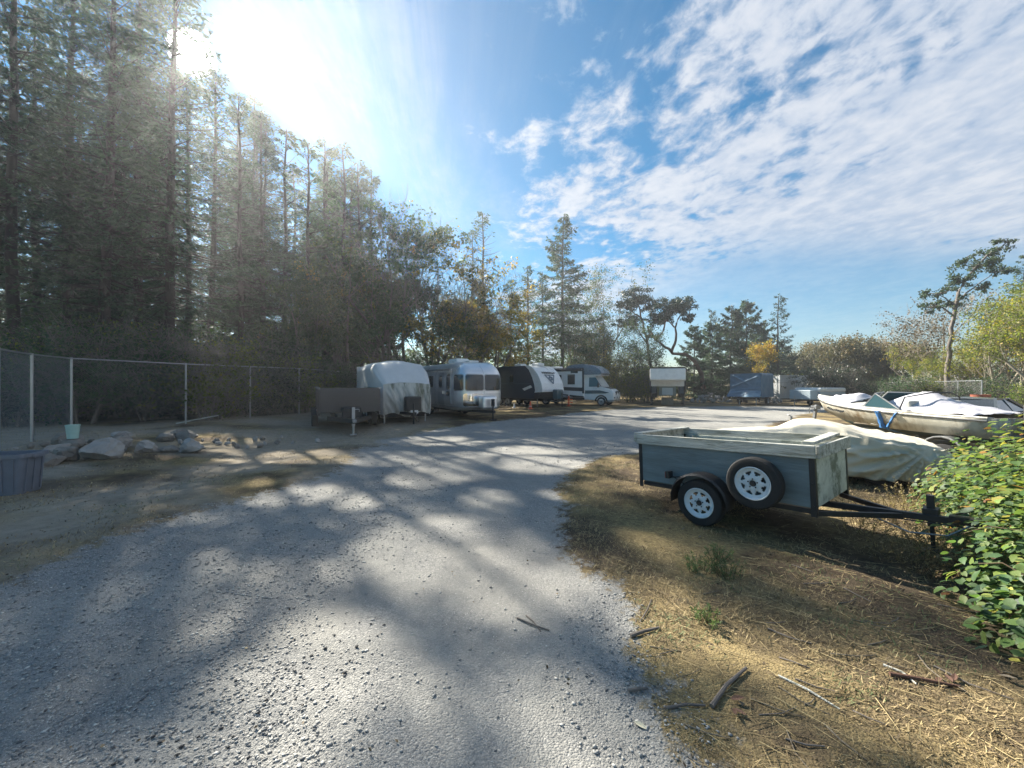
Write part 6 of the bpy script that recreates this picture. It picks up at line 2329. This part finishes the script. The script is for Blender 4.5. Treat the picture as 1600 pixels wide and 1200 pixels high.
def small_things():
    # plastic bin
    t = local_root('plastic_bin', -7.68, 6.05, (1, .25), 'blue grey plastic storage bin at the left edge beside the boulders', 'bin')
    t.scale = (.84, .84, .95)
    b = MB()
    rings = []
    for z, k in ((0, .84), (.02, .86), (.60, 1.0), (.60, .965), (.05, .83)):
        rings.append([(x * k, y * k, z) for x, y in rrect(.78, .52, .07)])
    b.loft(rings)
    b.build('body', M['bin_blue'], t, smooth=True, angle=40)
    r = MB()
    a = rrect(.84, .58, .08)
    i = rrect(.77, .51, .06)
    r.loft([[(x, y, .585) for x, y in a], [(x, y, .645) for x, y in a], [(x, y, .645) for x, y in i], [(x, y, .585) for x, y in i]], loop=True)
    r.build('rim', M['bin_blue'], t)
    for s in (-1, 1):
        MB().box(s * .435, 0, .60, .05, .20, .07).build('handle', M['bin_blue'], t, bevel=.012)
        for y in (-.15, 0, .15):
            MB().bar((s * .345, y, .05), (s * .388, y, .56), .03, .03).build('rib', M['bin_blue'], t)
    for x in (-.25, -.08, .1, .27):
        MB().bar((x * .88, -.222, .05), (x, -.262, .56), .03, .02).build('rib', M['bin_blue'], t)
    # pail on a rock
    x, y = -10.35, 9.35
    o = link('stone', rock_mesh(401, .26, .22, .16, 'rock'))
    o.location = (x, y, gz(x, y) + .06)
    tag(o, 'flat topped stone carrying the pale turquoise pail', 'stone')
    t = empty('pail', (x, y, gz(x, y) + .20), .4, 'pale turquoise pail standing on a stone by the fence', 'pail')
    MB().lathe([(.001, 0), (.095, 0), (.125, .30), (.131, .30), (.131, .325), (.118, .325), (.09, .012), (.001, .012)], (0, 0, 0), 'z', 20, loop=False).build('body', M['pail'], t, smooth=True, angle=40)
    h = MB()
    h.tube([(.128, 0, .29), (.12, .06, .20), (.05, .125, .12), (-.05, .125, .12), (-.12, .06, .20), (-.128, 0, .29)], .004, 5)
    h.build('handle', M['galv'], t)
    # pole leaning on the fence foot
    o = MB().bar((-12.0, 14.2, gz(-12, 14.2) + .05), (-10.6, 14.3, gz(-10.6, 14.3) + .32), .09, .04).build('board', M['old_wood'], None, bevel=.004)
    tag(o, 'long pale board propped by the fence beyond the boulders', 'board')
    # traffic cones and jack stand by the navy trailer
    x, y = 1.25, 27.0
    t = local_root('traffic_cone', x, y, (1, .3), 'orange traffic cone on the ground in front of the navy trailer', 'cone')
    MB().box(0, 0, .015, .34, .34, .03).build('base', M['orange'], t, bevel=.01)
    c = MB().lathe([(.13, .03), (.11, .08), (.03, .52), (.02, .53), (.001, .53)], (0, 0, 0), 'z', 18, loop=False).build('body', M['orange'], t, smooth=True)
    MB().lathe([(.093, .18), (.074, .27), (.070, .27), (.089, .18)], (0, 0, 0), 'z', 18).build('band', M['white_dull'], c, smooth=True)
    x, y = .15, 28.2
    t = local_root('traffic_cone', x, y, (1, .3), 'small white cone left of the orange traffic cone', 'cone')
    MB().box(0, 0, .01, .22, .22, .02).build('base', M['white_dull'], t, bevel=.006)
    MB().lathe([(.09, .02), (.02, .30), (.001, .305)], (0, 0, 0), 'z', 16, loop=False).build('body', M['white_dull'], t, smooth=True)
    x, y = 4.35, 30.4
    t = local_root('jack_stand', x, y, (1, .2), 'orange post stand with cross arms beside the navy trailer nose', 'stand')
    MB().tube([(0, 0, .02), (0, 0, .78)], .055, 10).build('post', M['orange'], t, smooth=True)
    MB().tube([(0, 0, .78), (0, 0, .95)], .05, 10).build('cap', M['white_dull'], t, smooth=True)
    for z in (.28, .50):
        MB().box(.10, 0, z, .42, .05, .07).build('arm', M['orange'], t)
    MB().box(0, 0, .02, .34, .34, .035).build('base', M['orange'], t)
    # rust red box beyond the grey car
    t = local_root('rusty_drum', 19.6, 16.6, (1, .2), 'rust red oil drum half hidden behind the grey car', 'drum')
    MB().lathe([(.001, 0), (.29, 0), (.30, .02), (.29, .04), (.29, .29), (.305, .31), (.29, .33), (.29, .58), (.305, .60), (.29, .62), (.29, .87), (.30, .90), (.27, .90), (.26, .87), (.001, .87)], (0, 0, .35), 'z', 22, loop=False).build('body', M['brick_red'], t, smooth=True, angle=40)
    MB().box(0, 0, .17, .8, .8, .34).build('plinth', M['wood_dark'], t)
    # leaning dead trunk
    x, y = 20.6, 36.0
    t = local_root('dead_trunk', x, y, (1, 0), 'dark dead trunk leaning left of the blue tarped trailer', 'tree')
    MB().tube([(.6, 0, -.1), (.25, 0, .8), (-.15, .1, 1.6), (-.6, .1, 2.3)], [.22, .19, .16, .12], 9).build('trunk', M['bark_fir'], t, smooth=True)
    # rubble piles
    share = [rock_mesh(500 + k, 1, .85, .6, 'rock_pale' if k % 3 else 'rock', 1) for k in range(6)]
    for (cx, cy, rx, ry, n, hh, lb) in ((18.3, 37.0, 2.0, 1.0, 46, .9, 'pale heap of rubble left of the blue tarped trailer'), (22.8, 34.6, .7, .6, 22, .8, 'small heap of rubble between the blue tarped trailer and folding camper')):
        t = local_root('rubble_heap', cx, cy, (1, 0), lb, 'rubble heap')
        g = np.random.default_rng(int(cx))
        for i in range(n):
            a, r = g.random() * 6.28, math.sqrt(g.random())
            o = link('rock', share[i % 6], t)
            k = g.uniform(.14, .34)
            o.scale = (k, k, k)
            o.location = (math.cos(a) * r * rx, math.sin(a) * r * ry, hh * (1 - r) * g.uniform(.5, 1) + k * .3)
            o.rotation_euler = tuple(g.uniform(0, 6, 3))
    # house far beyond the oaks
    t = empty('house', (46.5, 47, 0), R(-38), 'pale roofed house half hidden beyond the brown oaks', 'house')
    MB().box(0, 0, 1.05, 9, 5, 2.1).build('wall', M['cream'], t)
    MB().prism([(-2.9, 2.1), (2.9, 2.1), (0, 3.3)], 'x', -4.8, 4.8).build('roof', M['rock_pale'], t)
    for x in (-3, -.9, 1.3, 3.3):
        f = MB().box(x, -2.52, 1.25, 1.2, .06, 1.0).build('window', M['white_dull'], t)
        MB().box(x, -2.56, 1.25, 1.0, .04, .8).build('pane', M['glass'], f)


small_things()


# ------------------------------------------------------------------ loose gravel, dry grass, litter
STONE = ramp_mat('loose_stone', [(0, (.03, .032, .035)), (.10, (.15, .155, .16)), (.4, (.30, .30, .29)), (.8, (.46, .45, .42)), (1, (.62, .60, .56))], .85)
STRAW = ramp_mat('straw', [(0, (.05, .035, .02)), (.3, (.14, .10, .055)), (.6, (.30, .225, .11)), (.88, (.46, .36, .18)), (.9, (.09, .12, .045)), (1, (.13, .16, .06))], .75)


def octa(c, s, g):
    """irregular eight-faced stones"""
    n = len(c)
    base = np.array([(1, 0, 0), (-1, 0, 0), (0, 1, 0), (0, -1, 0), (0, 0, 1), (0, 0, -1)], float)
    F = np.array([(0, 2, 4), (2, 1, 4), (1, 3, 4), (3, 0, 4), (2, 0, 5), (1, 2, 5), (3, 1, 5), (0, 3, 5)])
    V = base[None] * g.uniform(.55, 1.15, (n, 6, 1)) + g.normal(0, .16, (n, 6, 3))
    V *= (s[:, None] * np.stack([g.uniform(.8, 1.25, n), g.uniform(.7, 1.1, n), g.uniform(.28, .5, n)], 1))[:, None, :]
    a = g.random(n) * 6.283
    ca, sa = np.cos(a)[:, None], np.sin(a)[:, None]
    X = V[..., 0] * ca - V[..., 1] * sa
    Y = V[..., 0] * sa + V[..., 1] * ca
    V = np.stack([X, Y, V[..., 2]], -1) + c[:, None, :]
    return V.reshape(-1, 3), (F[None] + (np.arange(n) * 6)[:, None, None]).reshape(-1, 3)


def gravel():
    g = np.random.default_rng(33)
    n = 420000
    d = 1.15 + 10.5 * g.random(n) ** 1.7
    u = g.uniform(-1.35, 1.35, n)
    x, y = u * d, d
    ok = road_sdf(x, y) > -.10 + .25 * (g.random(n) - .5)
    rut = np.exp(-((x + .75 - .05 * y) / .38) ** 2) + np.exp(-((x - .02 - .03 * y) / .30) ** 2) * .8
    p = np.clip((fbm(x * .9 + 3, y * .6, 19, 4) - .36 + .16 * np.clip(-x - 1, 0, 1)) * 3.2, .06, 1) * (1 - .62 * np.clip(rut, 0, 1)) * np.clip(1.35 - d / 10, .2, 1)
    ok &= g.random(n) < p * .38
    x, y, d = x[ok], y[ok], d[ok]
    n = len(x)
    s = (.003 + .0125 * g.random(n) ** 3) * (.75 + .12 * d)
    z = ground_z(x, y) + s * .22
    V, F = octa(np.stack([x, y, z], 1), s, g)
    T = np.clip(g.normal(.46, .22, n), .06, 1)
    o = link('loose_gravel', mesh_np('loose_gravel', V, F, STONE, np.repeat(T, 6)))
    tag(o, 'loose grey gravel scattered over the drive', 'gravel', kind='stuff')
    # fine chippings close by
    n = 150000
    d = 1.15 + 4.6 * g.random(n) ** 1.4
    u = g.uniform(-1.35, .75, n)
    x, y = u * d, d
    ok = (road_sdf(x, y) > 0) & (g.random(n) < np.clip((fbm(x * 1.3 + 7, y * 1.1, 29, 4) - .34) * 3, .12, 1) * .62)
    x, y, d = x[ok], y[ok], d[ok]
    n = len(x)
    s = g.uniform(.0022, .0052, n) * (.7 + .16 * d)
    base = np.array([(1, 0, -.2), (-.5, .87, -.2), (-.5, -.87, -.2), (0, 0, .55)])
    V = base[None] * g.uniform(.6, 1.2, (n, 4, 1)) + g.normal(0, .18, (n, 4, 3))
    an = g.random(n) * 6.283
    V = np.stack([V[..., 0] * np.cos(an)[:, None] - V[..., 1] * np.sin(an)[:, None], V[..., 0] * np.sin(an)[:, None] + V[..., 1] * np.cos(an)[:, None], V[..., 2]], -1) * s[:, None, None]
    V = V + np.stack([x, y, ground_z(x, y) + s * .15], 1)[:, None, :]
    F = (np.array([(0, 1, 3), (1, 2, 3), (2, 0, 3)])[None] + (np.arange(n) * 4)[:, None, None]).reshape(-1, 3)
    T = np.clip(g.normal(.5, .24, n), .05, 1)
    o = link('gravel_chippings', mesh_np('gravel_chippings', V.reshape(-1, 3), F, STONE, np.repeat(T, 4)))
    tag(o, 'fine grey chippings covering the near part of the drive', 'gravel', kind='stuff')
    # the darker lumps in the patch of sun
    n = 95
    q = g.random(n)
    x = -1.52 + .42 * q + g.normal(0, .16, n)
    y = 1.75 + 1.1 * q + g.normal(0, .13, n)
    s = .006 + .014 * g.random(n) ** 2.5
    V, F = octa(np.stack([x, y, ground_z(x, y) + s * .35], 1), s, g)
    o = link('dark_stones', mesh_np('dark_stones', V, F, STONE, np.zeros(n * 6)))
    tag(o, 'dark lumps of gravel lying in the near patch of sun', 'gravel', kind='stuff')


def dry_grass():
    g = np.random.default_rng(44)
    n = 900000
    d = 1.2 + 13 * g.random(n) ** 1.45
    u = g.uniform(-1.4, 1.45, n)
    x, y = u * d, d
    s = road_sdf(x, y)
    ok = s < -.02 + .22 * (g.random(n) - .6)
    dens = np.clip((fbm(x * 1.3, y * 1.3, 55, 4) - .40) * 5, .04, 1)
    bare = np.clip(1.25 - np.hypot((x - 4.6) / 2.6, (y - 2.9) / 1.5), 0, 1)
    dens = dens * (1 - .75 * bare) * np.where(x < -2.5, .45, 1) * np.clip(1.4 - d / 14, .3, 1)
    ok &= g.random(n) < dens * .42
    x, y, d = x[ok], y[ok], d[ok]
    n = len(x)
    z = ground_z(x, y)
    ln = g.uniform(.018, .065, n) * (.8 + .06 * d)
    az = g.random(n) * 6.283
    el = np.abs(g.normal(.35, .38, n))
    dr = np.stack([np.cos(az) * np.cos(el), np.sin(az) * np.cos(el), np.sin(el)], 1)
    sd = np.stack([-np.sin(az), np.cos(az), g.normal(0, .3, n)], 1)
    w = (g.uniform(.0010, .0024, n) * (.8 + .14 * d))[:, None]
    b = np.stack([x, y, z - .003], 1)
    mid = b + dr * (ln * .6)[:, None]
    tip = b + dr * ln[:, None] - np.array([0, 0, 1]) * (ln * .18 * g.random(n))[:, None]
    V = np.stack([b - sd * w, b + sd * w, mid + sd * w * .8, tip, mid - sd * w * .8], 1).reshape(-1, 3)
    i = np.arange(n) * 5
    F = np.concatenate([np.stack([i, i + 1, i + 2, i + 4], 1), np.stack([i + 4, i + 2, i + 3, i + 3], 1)])
    F3 = np.concatenate([np.stack([i, i + 1, i + 2], 1), np.stack([i, i + 2, i + 4], 1), np.stack([i + 4, i + 2, i + 3], 1)])
    green = (fbm(x * 1.1 + 17, y * 1.1, 65, 3) > .60) & (g.random(n) < .5)
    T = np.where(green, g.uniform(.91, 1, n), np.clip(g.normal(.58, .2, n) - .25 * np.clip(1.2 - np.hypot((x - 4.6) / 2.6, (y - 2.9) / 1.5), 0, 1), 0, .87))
    o = link('dry_grass', mesh_np('dry_grass', V, F3, STRAW, np.repeat(T, 5)))
    tag(o, 'short dry straw coloured grass beside the gravel drive', 'grass', kind='stuff')
    # fallen stalks, needles and chips lying flat
    n = 4200
    d = 1.3 + 7 * g.random(n) ** 1.5
    u = g.uniform(-.1, 1.4, n)
    x, y = u * d, d
    ok = (road_sdf(x, y) < .05)
    x, y, d = x[ok], y[ok], d[ok]
    n = len(x)
    az = g.normal(-.6, .6, n)
    ln = g.uniform(.03, .20, n) * np.where(g.random(n) < .1, 1.8, 1)
    dr = np.stack([np.cos(az), np.sin(az), g.normal(0, .05, n)], 1)
    sd = np.stack([-np.sin(az), np.cos(az), np.zeros(n)], 1)
    w = g.uniform(.0008, .0024, n)[:, None]
    b = np.stack([x, y, ground_z(x, y) + .008], 1)
    e = b + dr * ln[:, None]
    e[:, 2] = ground_z(e[:, 0], e[:, 1]) + .008
    up = np.array([0, 0, 1.0]) * w * 1.4
    V = np.stack([b - sd * w, b + sd * w, b + up, e - sd * w * .6, e + sd * w * .6, e + up * .6], 1).reshape(-1, 3)
    i = np.arange(n) * 6
    F = np.concatenate([np.stack([i, i + 2, i + 5, i + 3], 1), np.stack([i + 2, i + 1, i + 4, i + 5], 1)])
    T = np.clip(g.normal(.5, .25, n), 0, .87)
    o = link('fallen_stalks', mesh_np('fallen_stalks', V, F, STRAW, np.repeat(T, 6)))
    tag(o, 'fallen dry stalks and needles strewn over the dry grass', 'litter', kind='stuff')


def leaf_litter():
    g = np.random.default_rng(61)
    n = 9000
    d = 1.3 + 8.5 * g.random(n) ** 1.4
    u = g.uniform(-1.3, 1.4, n)
    x, y = u * d, d
    s = road_sdf(x, y)
    ok = (s < .1) & (g.random(n) < np.clip((fbm(x * 1.5 + 40, y * 1.5, 71, 3) - .38) * 4, .05, 1)) | ((s >= .1) & (g.random(n) < .03))
    x, y, d = x[ok], y[ok], d[ok]
    n = len(x)
    c = np.stack([x, y, ground_z(x, y) + .006 + .01 * g.random(n)], 1)
    ln = g.uniform(.008, .030, n) * (.85 + .05 * d)
    K = kites(c, g.normal(0, 1, (n, 3)) * np.array([1, 1, .3]), g.normal(0, 1, (n, 3)) * np.array([1, 1, .5]), ln, ln * g.uniform(.4, .8, n))
    o = link('leaf_litter', leaf_mesh('leaf_litter', K, np.clip(g.normal(.28, .2, n), 0, .87), STRAW))
    tag(o, 'brown crumbs of leaf litter over the verge', 'litter', kind='stuff')


gravel()
dry_grass()
leaf_litter()


def stick(p, r, label, group=None, mat='bark_grey', name='stick'):
    pts = [(x, y, gz(x, y) + r * .8 + dz) for x, y, dz in p]
    n = len(pts)
    c = pts[0]
    r = r * .78
    rr = [r * (1 - .35 * k / (n - 1)) for k in range(n)]
    o = MB().tube([tuple(np.array(q) - np.array(c)) for q in pts], rr, 7).build(name, M[mat], None, smooth=True)
    o.location = c
    return tag(o, label, 'stick', group)


def sticks():
    def G(px, py):
        d = EYE * 620 / (py - 600)
        return (px - 800) / 620 * d, d
    def S(pp, r, label, **k):
        q = []
        for i, (px, py) in enumerate(pp):
            x, y = G(px, py)
            q.append((x, y, .004 * (i % 2)))
        stick(q, r, label, **k)
    S([(1112, 1106), (1135, 1078), (1166, 1050)], .016, 'thick broken stick lying slantwise on the dry grass')
    S([(1040, 1104), (1072, 1101), (1102, 1102)], .011, 'short dark stick lying across the end of the thick one')
    S([(1216, 1060), (1262, 1082), (1312, 1110)], .009, 'long straight pale stick on the dry grass', mat='old_wood')
    S([(985, 992), (1005, 988), (1030, 985)], .018, 'curled piece of bark at the edge of the gravel')
    S([(1000, 970), (1012, 950), (1018, 935)], .007, 'thin upright twig bent over the bark piece')
    S([(808, 960), (830, 970), (858, 978)], .010, 'forked dead twig lying on the gravel')
    S([(822, 955), (833, 965), (845, 980)], .007, 'shorter prong of twig beside the forked one')
    S([(982, 1074), (996, 1074), (1012, 1073)], .012, 'stubby bark chip near the gravel edge')
    S([(1390, 1065), (1440, 1075), (1500, 1085)], .016, 'reddish dead branch under the bramble bush', mat='bark_red')
    S([(1380, 1050), (1410, 1062), (1432, 1080)], .010, 'pale flat chip of wood by the bramble bush', mat='old_wood')
    g = np.random.default_rng(3)
    for i in range(46):
        px, py = g.uniform(900, 1480), g.uniform(850, 1170)
        x, y = G(px, py)
        if road_sdf(x, y) > -.05: continue
        a = g.normal(-.5, .7)
        l = g.uniform(.08, .30)
        stick([(x, y, 0), (x + l * .5 * math.cos(a), y + l * .5 * math.sin(a), .006), (x + l * math.cos(a + .2), y + l * math.sin(a + .2), 0)], g.uniform(.003, .007), 'thin dead twig lying on the dry grass', 'thin twigs on the dry grass', 'wood_dark' if i % 2 else 'bark_grey', 'twig')
    # a single fallen leaf on the gravel
    x, y = G(990, 1120)
    lf = MB()
    pts = [(0, 0), (.018, .012), (.040, .014), (.062, .006), (.075, 0), (.062, -.007), (.040, -.014), (.018, -.012)]
    lf.add([(p[0], p[1], .004 * abs(p[1]) / .014 + .002) for p in pts] + [(.038, 0, .0)], [(i, (i + 1) % 8, 8) for i in range(8)])
    o = lf.build('fallen_leaf', M['cream'], None, solid=.001)
    o.location = (x, y, gz(x, y) + .008)
    o.rotation_euler = (.1, .1, R(-35))
    tag(o, 'single pale fallen leaf lying on the gravel', 'leaf')
    g = np.random.default_rng(6)
    for i in range(16):
        px, py = [(1060 + g.uniform(-20, 40), 830 + g.uniform(-10, 15)), (1150, 1105), (1480, 1075), (1560, 1060)][i % 4]
        x, y = G(px + g.uniform(-12, 12), py + g.uniform(-8, 8))
        o = bpy.data.objects.new('fallen_leaf', bpy.data.objects['fallen_leaf'].data.copy())
        COL.objects.link(o)
        o.data.materials[0] = M['bark_red'] if i % 3 else M['wood_dark']
        o.location = (x, y, gz(x, y) + .012)
        o.rotation_euler = (g.uniform(-.4, .4), g.uniform(-.4, .4), g.uniform(0, 6))
        tag(o, 'shrivelled brown fallen leaf on the dry grass', 'leaf', 'brown leaves on the dry grass')


sticks()


# ------------------------------------------------------------------ weeds and the bramble bush
def weed(x, y, seed, n, h, label, mat='leaf_weed', group=None, spread=.10, lsz=.03):
    g = np.random.default_rng(seed)
    t = empty('weed', (x, y, gz(x, y)), g.random() * 6, label, 'weed', group)
    st = MB()
    C, D, W = [], [], []
    for k in range(n):
        a = g.random() * 6.283
        lean = g.uniform(.1, .9)
        hh = h * g.uniform(.5, 1)
        p0 = np.array([math.cos(a), math.sin(a), 0]) * spread * g.random()
        dirv = np.array([math.cos(a) * lean, math.sin(a) * lean, 1.0])
        dirv /= np.linalg.norm(dirv)
        st.tube([tuple(p0), tuple(p0 + dirv * hh * .6), tuple(p0 + dirv * hh + np.array([0, 0, -.02]))], [.0025, .002, .001], 4)
        m = int(14 + 10 * hh / h)
        s = g.random(m) ** .6
        C.append(p0 + dirv * (s * hh)[:, None])
        D.append(g.normal(0, 1, (m, 3)) + dirv * .7)
        W.append(g.normal(0, 1, (m, 3)))
    st.build('stem', M['stem'], t)
    C, D, W = np.concatenate(C), np.concatenate(D), np.concatenate(W)
    ln = g.uniform(.6, 1.3, len(C)) * lsz
    link('leaves', leaf_mesh('leaves', kites(C, D, W, ln, ln * .24), np.clip(g.normal(.5, .25, len(C)), 0, 1), M[mat]), t)
    return t


weed(1.88, 3.46, 1, 26, .17, 'feathery green weed in the dry grass below the trailer')
weed(1.70, 3.62, 2, 18, .14, 'small green weed just left of the feathery one')
weed(1.98, 3.82, 3, 20, .16, 'green weed behind the feathery one nearer the trailer wheel')
weed(1.40, 2.80, 4, 18, .12, 'grey green weed tuft halfway to the gravel edge', spread=.07)
#weed(2.2, 2.45, 5, 16, .09, 'low dark green weed near the long pale stick', spread=.12)
#weed(1.35, 2.2, 6, 20, .07, 'low grassy tuft beside the thick broken stick', spread=.1)


def tall_dry_weeds():
    g = np.random.default_rng(12)
    M['leaf_dry'] = leaf_mat('leaf_dry', [(0, (.12, .08, .04)), (.6, (.30, .22, .11)), (1, (.45, .36, .2))], .3)
    spots = [(3.95, 4.55), (4.25, 4.75), (4.6, 4.9), (4.9, 5.2), (5.3, 5.4), (4.35, 4.3), (5.7, 5.7), (6.1, 5.6), (4.75, 4.45), (6.6, 5.75), (7.0, 6.2), (7.5, 6.3), (5.1, 4.9), (7.9, 6.0)]
    for i, (x, y) in enumerate(spots):
        weed(x, y, 40 + i, 16, g.uniform(.28, .5), 'tall dry straw coloured weed behind the trailer drawbar', 'leaf_dry', 'dry weeds behind the trailer drawbar', .22, .035)
    for i, (x, y) in enumerate([(3.72, 3.78), (3.98, 3.55), (4.1, 3.8), (4.3, 3.95), (3.6, 3.5)]):
        weed(x, y, 90 + i, 18, g.uniform(.3, .5), 'tall dry straw coloured weed behind the trailer drawbar', 'leaf_dry', 'dry weeds behind the trailer drawbar', .2, .04)
    for i, (x, y) in enumerate([(6.9, 5.3), (7.3, 5.6), (6.5, 5.1), (7.8, 5.5), (8.2, 5.9), (6.0, 4.95)]):
        weed(x, y, 70 + i, 18, g.uniform(.3, .5), 'leafy green weed between the covered car and the bramble', 'leaf_bush', 'green weeds by the covered car', .25, .07)


tall_dry_weeds()


def bramble():
    g = np.random.default_rng(21)
    t = empty('bramble_bush', (4.4, 3.4, 0), 0, 'sprawling bramble bush with broad green and yellow leaves at the right edge', 'bush')
    o0 = np.array([4.4, 3.4, 0])
    lumps = [(3.42, 2.35, .45, .50), (3.9, 2.75, .55, .80), (4.4, 3.2, .66, 1.10), (5.1, 3.75, .80, 1.38), (5.9, 4.6, .80, 1.18), (4.6, 2.6, .95, 1.30), (5.8, 3.6, 1.1, 1.5), (6.2, 5.0, .7, .95), (4.0, 2.0, .7, .9)]
    pts, nrm = [], []
    for cx, cy, r, h in lumps:
        n = int(1700 * r * (h + .3))
        v = g.normal(0, 1, (n, 3))
        v[:, 2] = np.abs(v[:, 2]) * .9 - .15
        v /= np.linalg.norm(v, axis=1, keepdims=True)
        rr = g.uniform(.62, 1.08, (n, 1))
        q = v * rr * np.array([r, r, h]) + np.array([cx, cy, 0])
        pts.append(q)
        nrm.append(v)
    P, Nn = np.concatenate(pts), np.concatenate(nrm)
    bump = fbm(P[:, 0] * 3 + P[:, 2] * 2, P[:, 1] * 3, 31, 3) - .5
    P = P + Nn * (bump * .35)[:, None]
    # keep leaves out of the trailer drawbar and above the ground
    k = (P[:, 2] > .05) & ~((P[:, 1] > 3.3) & (P[:, 0] < 3.95) & (P[:, 2] > .25))
    P, Nn = P[k], Nn[k]
    n = len(P)
    # leaf: midrib folded, seven outline points
    out = np.array([(0, 0, 0), (.22, .26, .05), (.55, .34, .05), (.85, .17, .01), (1.0, 0, -.10), (.85, -.17, .01), (.55, -.34, .05), (.22, -.26, .05), (.3, 0, .0), (.65, 0, -.01)])
    lf = [(0, 1, 8), (1, 2, 9), (1, 9, 8), (2, 3, 9), (3, 4, 9), (4, 5, 9), (5, 6, 9), (6, 7, 8), (6, 8, 9), (7, 0, 8)]
    size = .04 + .066 * g.random(n) ** 1.3
    az = g.random(n) * 6.283
    tilt = g.normal(0, .35, (n, 3))
    up = Nn * .55 + np.array([0, 0, .75]) + tilt + SUN * .25
    up /= np.linalg.norm(up, axis=1, keepdims=True)
    fw = np.stack([np.cos(az), np.sin(az), np.zeros(n)], 1) + Nn * .6
    fw -= up * np.sum(fw * up, 1, keepdims=True)
    fw /= np.linalg.norm(fw, axis=1, keepdims=True)
    sd = np.cross(up, fw)
    yel = g.random(n)
    T = np.clip(g.normal(.44, .24, n) + .16 * (P[:, 2] - .6), 0, .92)
    T = np.where(yel > .955, g.uniform(.93, 1.0, n), T)
    dist = np.linalg.norm(P - np.array([0, 0, EYE]), axis=1)
    vis = (P[:, 0] / P[:, 1] < 1.30) & (P[:, 1] > 0)
    # how open each leaf stands towards the lens
    score = size / dist * np.where(vis, 1, .01) * (1 + .6 * np.sum(Nn * -(P - np.array([0, 0, EYE])) / dist[:, None], 1))
    order = np.argsort(-score)
    big, rest = order[:300], order[300:]
    meshes = []
    for j in range(16):
        v = out.copy()
        v[:, 2] += g.normal(0, .03, 10) + .25 * g.normal() * (v[:, 0] - .4) ** 2
        v[:, 1] *= g.uniform(.85, 1.15)
        tq = np.quantile(T[big], (j + .5) / 16)
        me = bpy.data.meshes.new('leaf')
        me.from_pydata([tuple(p) for p in v], [], lf)
        me.materials.append(M['leaf_bush'])
        a = me.attributes.new('tint', 'FLOAT', 'POINT')
        a.data.foreach_set('value', np.full(10, tq, dtype=np.float32))
        me.polygons.foreach_set('use_smooth', [True] * len(me.polygons))
        meshes.append((tq, me))
    for i in big:
        j = int(np.argmin([abs(T[i] - m[0]) for m in meshes]))
        o = link('leaf', meshes[j][1], t)
        mx = Matrix.Identity(4)
        for c, vec in enumerate((fw[i], sd[i], up[i])):
            for r in range(3):
                mx[r][c] = float(vec[r]) * float(size[i])
        for r in range(3):
            mx[r][3] = float(P[i][r] - o0[r])
        o.matrix_local = mx
    V = (P[rest][:, None, :] - o0 + (out[None, :, 0:1] * fw[rest][:, None, :] + out[None, :, 1:2] * sd[rest][:, None, :] + out[None, :, 2:3] * up[rest][:, None, :]) * size[rest][:, None, None])
    F = (np.array(lf)[None] + (np.arange(len(rest)) * 10)[:, None, None]).reshape(-1, 3)
    o = link('foliage', mesh_np('foliage', V.reshape(-1, 3), F, M['leaf_bush'], np.repeat(T[rest], 10), smooth=True), t)
    o['kind'] = 'stuff'
    for k in range(26):
        cx, cy, r, h = lumps[k % len(lumps)]
        a = g.random() * 6.283
        e = np.array([cx + math.cos(a) * r * 1.05, cy + math.sin(a) * r * 1.05, h * g.uniform(.3, .9)])
        b = np.array([cx + g.normal(0, .15), cy + g.normal(0, .15), 0])
        m = (b + e) / 2 + np.array([0, 0, h * .45])
        MB().tube([tuple(b - o0), tuple((b + m) / 2 - o0 + np.array([0, 0, .08])), tuple(m - o0), tuple((m + e) / 2 - o0 + np.array([0, 0, .05])), tuple(e - o0)], [.007, .006, .005, .004, .003], 5).build('cane', M['stem'], t, smooth=True)


bramble()
